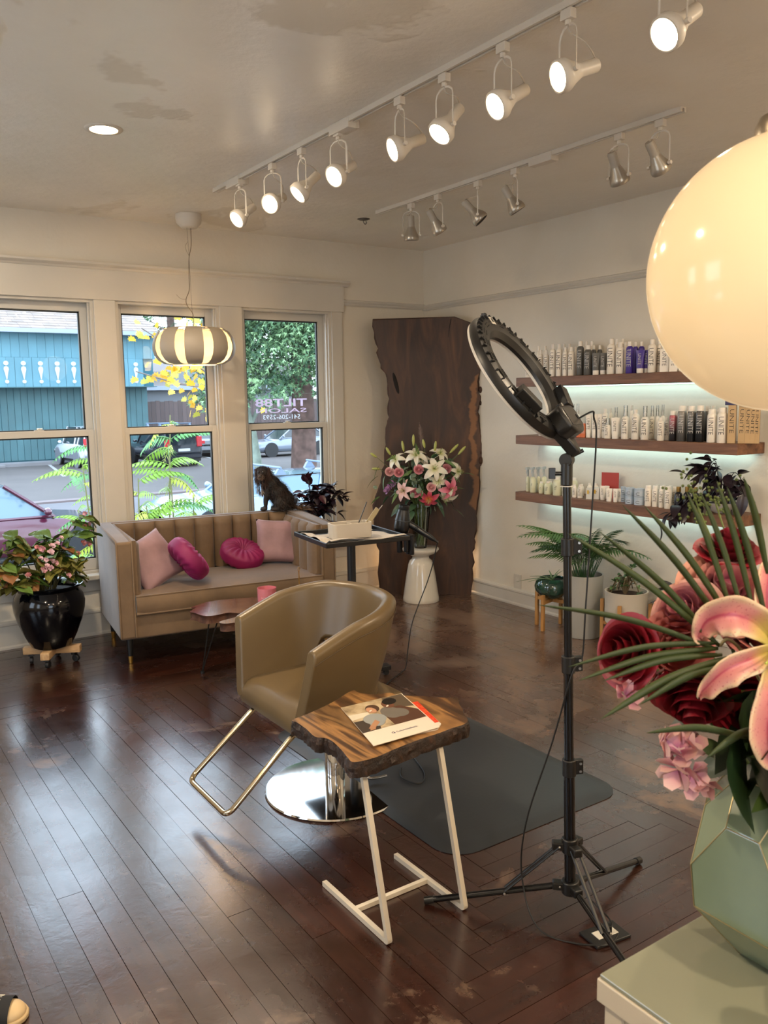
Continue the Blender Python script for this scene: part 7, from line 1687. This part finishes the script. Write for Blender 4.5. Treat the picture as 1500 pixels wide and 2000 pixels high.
# ================================================================== FOREGROUND: CABINET, VASE, BOUQUET
CW_ = M('cream_white_cabinet_paint', 'b9ad98', rough=.4)
CB = thing('side_cabinet', 'cream white cabinet with a frosted green glass top in the lower right corner', 'cabinet', (-3.436, -4.939, 0))
q = MB(); q.box(0, .62, -.75, 0, .708, .7425); q.build('cabinet_top', CW_, CB, bevel=.002)
GT = NT('backpainted_glass_top'); GT.b.inputs['Base Color'].default_value = lin('838472'); GT.b.inputs['Roughness'].default_value = .12; GT.b.inputs['Coat Weight'].default_value = .5; GT = GT.m
q = MB(); q.box(.003, .617, -.747, -.003, .7427, .7495); q.build('glass_top', GT, CB, bevel=.0015)
for x, y in ((.008, -.040), (.008, -.742), (.580, -.040), (.580, -.742)): q = MB(); q.box(x, x+.032, y, y+.032, .001, .708); q.build('corner_post', CW_, CB, bevel=.002)
q = MB(); q.box(.022, .030, -.710, -.040, .03, .707); q.build('side_panel', CW_, CB)
q = MB(); q.box(.040, .580, -.026, -.018, .03, .707); q.build('front_panel', CW_, CB)
q = MB(); q.box(.012, .022, -.710, -.040, .66, .707); q.build('side_rail', CW_, CB)
VC = Vector((-3.185, -5.062, .7498))
SAGE = NT('sage_green_glaze'); v = SAGE.coord(); SAGE.l(SAGE.ramp(SAGE.noise(v, 5, 4), [(.3, '66745c'), (.7, '76846a')]), SAGE.b.inputs['Base Color']); SAGE.b.inputs['Roughness'].default_value = .14; SAGE.b.inputs['Coat Weight'].default_value = .5; SAGE = SAGE.m
FV = thing('faceted_vase', 'sage green faceted ceramic vase with gold-toned edge highlights on the glass-topped cabinet', 'vase', tuple(VC))
a_off = math.atan2(-.82, -.557) - R(30)*1.0 + R(3)
def ring(r, z, da=0, n=6): return [Vector((r*math.cos(a_off+da+k*math.pi/3), r*math.sin(a_off+da+k*math.pi/3), z)) for k in range(n)]
Bv, Fv, Uv, Tv = ring(.062, 0), ring(.132, .078), ring(.139, .142), ring(.076, .268)
Pm = [Uv[k].lerp(Uv[(k+1) % 6], .30)*.90 + Vector((0, 0, .142*.10+.070)) for k in range(6)]; Pp = [Uv[k].lerp(Uv[(k+1) % 6], .70)*.90 + Vector((0, 0, .142*.10+.070)) for k in range(6)]
vs = Bv+Fv+Uv+Pm+Pp+Tv; fs = [tuple(range(5, -1, -1))]
for k in range(6):
    j = (k+1) % 6; fs += [(k, j, 6+j, 6+k), (6+k, 6+j, 12+j, 24+k, 18+k, 12+k), (12+k, 18+k, 30+k, 24+(k-1) % 6), (18+k, 24+k, 30+j, 30+k)]
q = MB(); q.add(vs, fs); inn = [Vector((p.x*.93, p.y*.93, p.z-.002)) for p in Tv]; o0 = len(q.v)
q.add(Tv+inn+[Vector((p.x*1.15, p.y*1.15, .15)) for p in Tv], [(k, (k+1) % 6, 6+(k+1) % 6, 6+k) for k in range(6)]+[(6+k, 6+(k+1) % 6, 12+(k+1) % 6, 12+k) for k in range(6)])
q.build('vase_body', SAGE, FV, smooth=5, bevel=.002, segs=2)
GE = M('gold_glaze_highlight', 'a89870', rough=.3, metal=.8)  # mostly glaze highlights along the facet edges, modelled as pale gold lines
ed = set()
for f in fs:
    for i in range(len(f)): ed.add(tuple(sorted((f[i], f[(i+1) % len(f)]))))
q = MB()
for a, b in sorted(ed):
    if max(a, b) < 6: continue
    q.tube([vs[a]*1.0, vs[b]*1.0], .0009, 5)
tag(q.build('edge_highlight_lines', GE, FV, smooth=60), kind='stuff')
JG = thing('glass_jar', 'clear glass jar at the lower right edge of the cabinet top', 'jar', (-3.342, -5.188, .7498))
q = MB(); q.lathe([(0, 0), (.028, 0), (.030, .004), (.030, .085), (.026, .095), (.027, .105), (.024, .105), (.0235, .095), (.027, .083), (.027, .006), (0, .005)], n=36); q.build('glass', VG, JG, smooth=50)

FB = thing('foreground_bouquet', 'close bouquet of red and pink roses, pink lily and palm leaf in the faceted vase', 'bouquet', (0, 0, 0))
FB.location = VC; OFF = -VC
def wp(p): return Vector(p) + OFF
def rose_mat(name, c0, c1, L): return petal_mat(name, (c0, c0), c1, L=L)
RR = rose_mat('red_rose_petal', '5a0814', '8f1426', .055); PR = rose_mat('salmon_rose_petal', 'a84f50', 'c47f78', .055); PEA = rose_mat('peach_pink_rose_petal', 'a05a6c', 'c8907e', .06)
def big_rose(r, mt, seed, layers=6): return rose_mesh(r, mt, seed, layers, 'rose', 1.)
for (p, r, mt, sd, d) in (((-3.352, -4.906, 1.19), .050, RR, 11, rh*-.75+tcam*.45+Vector((0, 0, .25))), ((-3.283, -4.94, 1.193), .048, PR, 12, rh*-.1+tcam*.8+Vector((0, 0, .1))), ((-3.192, -4.955, 1.262), .064, PEA, 13, tcam*.7+Vector((0, 0, .7))),
    ((-3.262, -4.938, 1.238), .050, PEA, 14, rh*-.6+tcam*.5+Vector((0, 0, .5))), ((-3.150, -4.93, 1.318), .046, RR, 15, tcam*.3+Vector((0, 0, 1))), ((-3.318, -4.996, 1.138), .054, RR, 16, rh*-.2+tcam*.6+Vector((0, 0, -.5))), ((-3.245, -5.03, 1.128), .050, RR, 17, tcam*.8+Vector((0, 0, -.1))), ((-3.165, -5.00, 1.21), .055, PR, 18, tcam*.5+Vector((0, 0, .8)))):
    o = link('rose', big_rose(r, mt, sd), FB, loc=wp(p)); o.rotation_euler = (orient(d) @ Matrix.Rotation(sd*1.3, 3, 'Z')).to_euler()
    q = MB(); e = wp(p)-d.normalized()*r*.6; q.tube(spline([(0, 0, .20), (e.x*.35, e.y*.35, .30), e], 5), .003, 6); q.build('stem', SG_, FB, smooth=60)
# lily with curled-back speckled petals
LP = NT('speckled_pink_lily_petal'); cU = LP.n('UVMap') if False else None
c = LP.n('TexCoord'); sp_ = LP.n('SeparateXYZ'); LP.l(c.outputs['UV'], sp_.inputs[0]); ab = LP.math('ABSOLUTE', LP.math('SUBTRACT', LP.math('MULTIPLY', sp_.outputs['X'], 2.), 1.))
nz = LP.noise(LP.coord('Object'), 30, 3); edge = LP.math('ADD', ab, LP.math('MULTIPLY', LP.math('SUBTRACT', nz, .5), .25)); col = LP.ramp(edge, [(0, 'a03c50'), (.12, 'bb6f70'), (.6, 'c68a82'), (.9, 'cdb090')])
dots = LP.noise(LP.coord('Object', (1, 1, 1)), 320, 1, .4); mk = LP.ramp(dots, [(0, 0.), (.66, 0.), (.70, .7)]); col = LP.mix(mk, col, 'a03a55'); th_ = LP.ramp(sp_.outputs['Y'], [(0, 1.), (.14, .6), (.25, 0.)]); col = LP.mix(th_, col, 'b9b04a')
LP.l(col, LP.b.inputs['Base Color']); LP.b.inputs['Roughness'].default_value = .4; LP.b.inputs['Subsurface Weight'].default_value = .2; LP.b.inputs['Subsurface Radius'].default_value = (.012, .006, .004); LP = LP.m
LC = Vector((-3.289, -5.089, 1.23)) + OFF
def lily_petal(path, widths, seed, cup=.22):
    rr = random.Random(seed); P = spline([LC + rh*a + Vector((0, 0, b)) + tcam*c for a, b, c in path], 6); n = len(P); nu = 11
    W_ = []; m = len(widths)
    for i in range(n):
        t = i/(n-1)*(m-1); k = min(int(t), m-2); W_.append(widths[k]+(widths[k+1]-widths[k])*(t-k))
    vs = []
    for i, p in enumerate(P):
        d = (P[min(i+1, n-1)]-P[max(i-1, 0)]).normalized(); s = d.cross(tcam+Vector((0, 0, .15))).normalized(); nn = s.cross(d).normalized()
        if nn.dot(tcam) < 0: nn = -nn
        for j in range(nu):
            u = j/(nu-1)*2-1; vs.append(p + s*u*W_[i]/2 + nn*(cup*W_[i]*(u*u) - .010*(1-abs(u))**2*.6 + .0025*math.sin(i*.9+u*3)*abs(u)))
    me = bpy.data.meshes.new('lily_petal'); me.from_pydata(vs, [], [(i*nu+j, i*nu+j+1, (i+1)*nu+j+1, (i+1)*nu+j) for i in range(n-1) for j in range(nu-1)])
    uv = me.uv_layers.new(name='UVMap')
    for l in me.loops: uv.data[l.index].uv = ((l.vertex_index % nu)/(nu-1), (l.vertex_index//nu)/(n-1))
    me.materials.append(LP); me.shade_smooth(); o = link('lily_petal', me, FB); sm = o.modifiers.new('thick', 'SOLIDIFY'); sm.thickness = .0012; return o
lily_petal([(0, .006, 0), (-.030, .034, .012), (-.062, .046, .018), (-.086, .036, .008), (-.092, .014, -.004), (-.088, .006, -.010)], [.018, .040, .050, .044, .022, .004], 1)
lily_petal([(0, -.004, .008), (-.040, -.008, .030), (-.074, -.022, .034), (-.093, -.050, .022), (-.096, -.066, .010)], [.018, .032, .036, .022, .003], 2)
lily_petal([(0, -.012, .008), (-.014, -.050, .038), (-.020, -.095, .042), (-.008, -.135, .026), (.002, -.152, .012)], [.022, .056, .064, .036, .004], 3)
lily_petal([(0, .006, 0), (.030, .036, .010), (.060, .052, .005), (.085, .045, -.01)], [.018, .045, .048, .006], 4)
lily_petal([(0, -.004, .008), (.045, -.02, .02), (.085, -.04, .01), (.10, -.07, -.01)], [.018, .040, .036, .004], 5)
lily_petal([(0, .004, -.01), (.0, .05, -.02), (.005, .085, -.03), (.01, .10, -.05)], [.018, .045, .04, .004], 6)
q = MB()
for k in range(6):
    a = k*1.05; q.tube(spline([LC+tcam*.005, LC+rh*(.012*math.cos(a)-.005)+Vector((0, 0, .012*math.sin(a)))+tcam*.04, LC+rh*(.030*math.cos(a)-.012)+Vector((0, 0, .028*math.sin(a)))+tcam*.07], 4), .0012, 6)
q.tube([LC+tcam*.002, LC+tcam*.078-rh*.006], .0022, 8); tag(q.build('stamens', M('lime_filament', '9fae3a', rough=.5), FB, smooth=60), kind='stuff')
# palm frond: narrow folded leaflets along one rachis
LEAFLETS= [((-3.337, -5.044, 1.228), (-3.515, -4.947, 1.381)), ((-3.339, -5.042, 1.23), (-3.482, -4.969, 1.382)), ((-3.325, -5.05, 1.242), (-3.456, -4.981, 1.415)), ((-3.32, -5.051, 1.254), (-3.434, -4.997, 1.413)), ((-3.321, -5.048, 1.271), (-3.389, -5.024, 1.43)), ((-3.31, -5.055, 1.274), (-3.375, -5.034, 1.429)), ((-3.298, -5.063, 1.274), (-3.357, -5.044, 1.442)), ((-3.285, -5.073, 1.264), (-3.347, -5.052, 1.435)), ((-3.34, -5.042, 1.224), (-3.553, -4.935, 1.294)), ((-3.341, -5.041, 1.232), (-3.529, -4.964, 1.217)), ((-3.339, -5.043, 1.225), (-3.521, -4.973, 1.2)), ((-3.336, -5.047, 1.217), (-3.495, -4.99, 1.199)), ((-3.331, -5.051, 1.213), (-3.502, -4.993, 1.152)), ((-3.326, -5.056, 1.203), (-3.46, -5.019, 1.17)), ((-3.278, -5.069, 1.319), (-3.329, -5.062, 1.447)), ((-3.318, -5.076, 1.111), (-3.456, -5.027, 1.135)), ((-3.295, -5.09, 1.124), (-3.397, -5.072, 1.103))]
PLF = M('palm_leaflet_green', '2a380f', rough=.6, rand=.2, sss=.05)
q = MB(); q.tube(spline([wp(LEAFLETS[0][0]), wp((-3.327, -5.052, 1.236)), wp((-3.300, -5.066, 1.20)), wp((-3.24, -5.08, 1.10)), Vector((0, 0, .2))], 5), .0022, 6); q.build('rachis', M('palm_rachis', '7a6f4a', rough=.5), FB, smooth=60)
rr = random.Random(6)
for i, (a, b) in enumerate(LEAFLETS):
    A_, B_ = wp(a), wp(b); mid = (A_+B_)/2 + Vector((0, 0, .010)); P = spline([A_, mid, B_], 8); n = len(P); vs = []; wmax = .0085 if i not in (12, 13, 15, 16) else .011
    for k, p in enumerate(P):
        t = k/(n-1); w = wmax*(math.sin(math.pi*min(1, t*.80+.10))**.7)*(1-t**6); d = (P[min(k+1, n-1)]-P[max(k-1, 0)]).normalized(); s = d.cross(tcam).normalized()
        s = (s+tcam*.35*math.sin(i)).normalized(); vs += [p+s*w/2, p+tcam*w*.18, p-s*w/2]
    me = bpy.data.meshes.new('palm_leaflet'); me.from_pydata(vs, [], [f for k in range(n-1) for f in ((k*3, k*3+1, k*3+4, k*3+3), (k*3+1, k*3+2, k*3+5, k*3+4))]); me.materials.append(PLF); me.shade_smooth(); o = link('palm_leaflet', me, FB); sm = o.modifiers.new('thick', 'SOLIDIFY'); sm.thickness = .0006
# foliage collar, orchids, filler
BGL = [leaf_mesh(.10, .055, M('deep_green_leaf', '1f3016', rough=.4, rand=.3), .2, .35), leaf_mesh(.085, .03, M('mid_green_leaf', '3c5020', rough=.45, rand=.3), .2, .35), leaf_mesh(.12, .07, M('deep_green_leaf', None), .15, .3)]
for i in range(70):
    a = rr.uniform(0, 6.28); el_ = rr.uniform(-.6, .9); r_0 = rr.uniform(.02, .075); p = Vector((r_0*math.cos(a), r_0*math.sin(a), .262+rr.uniform(0, .15)))
    put_leaf(BGL[i % 3], FB, p, (math.cos(a), math.sin(a), el_), rr.uniform(-.8, .8), rr.uniform(.7, 1.15))
for px, py, k in ((.0, 0, 2), (.03, .02, 2), (.01, .05, 0)):
    put_leaf(BGL[k], FB, wp((-3.285, -5.050, 1.11))+rh*px+Vector((0, 0, py)), rh*-.2+Vector((0, 0, -1))+tcam*.1, 1.2, 1.1)
OP = petal_mat('pink_orchid_petal', ('b05a84', 'cf8f9c'), 'ddb6ac', L=.03)
obm = blossom_mesh(.030, OP, 5, 8); obm2 = blossom_mesh(.024, OP, 6, 7)
for i, (p, m_) in enumerate((((-3.352, -4.975, 1.082), obm), ((-3.335, -4.986, 1.067), obm), ((-3.345, -4.995, 1.047), obm), ((-3.331, -5.004, 1.040), obm2), ((-3.318, -4.990, 1.075), obm2), ((-3.31, -5.011, 1.024), obm2), ((-3.322, -5.000, 1.024), obm2), ((-3.38, -4.93, 1.135), obm2), ((-3.300, -4.925, 1.155), obm2))):
    o = link('pink_orchid', m_, FB, loc=wp(p)); o.rotation_euler = orient(rh*math.cos(i*1.7)*.8+tcam*.7+Vector((0, 0, math.sin(i*2.1)*.8))).to_euler()
YF = M('lime_filler_flower', '4f5c20', rough=.6)
for bi, (p, hh) in enumerate((((-3.143, -4.854, 1.405), 0), ((-3.115, -4.877, 1.385), 0), ((-3.16, -4.88, 1.375), 0))):
    q = MB(); e = wp(p)
    q.tube(spline([Vector((0, 0, .25)), Vector((e.x*.6, e.y*.6, .5)), e], 5), .0015, 5)
    for k in range(34): d = Vector((rr.gauss(0, .016), rr.gauss(0, .016), rr.gauss(0, .020))); q.ball(e+d, .0026, 5, 3)
    tag(q.build('filler_sprig', YF, FB, smooth=60, weld=False), kind='stuff')
# shoe tip at the lower left corner
SHO = thing('shoe', 'black slip-on shoe with white pattern and beige toe at the lower left corner', 'shoe', (-3.948, -3.530, 0), R(-28))
q = MB(); sole = [(.0, .018), (-.012, .034), (-.05, .046), (-.12, .044), (-.22, .034), (-.262, .02), (-.268, 0), (-.262, -.02), (-.22, -.034), (-.12, -.044), (-.05, -.046), (-.012, -.034), (.0, -.018), (.004, 0)]
q.prism(sole, .001, .016); q.build('sole', M('beige_rubber_sole', 'b39a70', rough=.6), SHO, bevel=.004, smooth=40)
q = MB(); q.ball((-.042, 0, .018), (.040, .038, .026), 20, 12); q.build('toe_cap', M('beige_toe_leather', 'c0a67c', rough=.5), SHO, smooth=180)
q = MB(); q.grid(lambda u, v: (-.034-.225*v, (.044-.012*v)*math.cos(math.pi*u), .016+(.036+.030*v)*math.sin(math.pi*u)), 13, 10); q.build('upper', M('black_shoe_fabric', '0e0e10', rough=.8), SHO, smooth=180)
for k in range(9):
    y = math.cos(.5+k*.27); x = -.065-.022*(k % 4); u = .5+k*.27; q = MB(); P = [(-.062-.03*v, (.0448)*math.cos(u)*(1.01), .0165+(.0375+.004*v)*math.sin(u)*1.01) for v in (0, .5, 1)]; q.tube(P, .0018, 5); q.build('white_stripe', M('white_thread', 'c8c0b0', rough=.7), SHO)
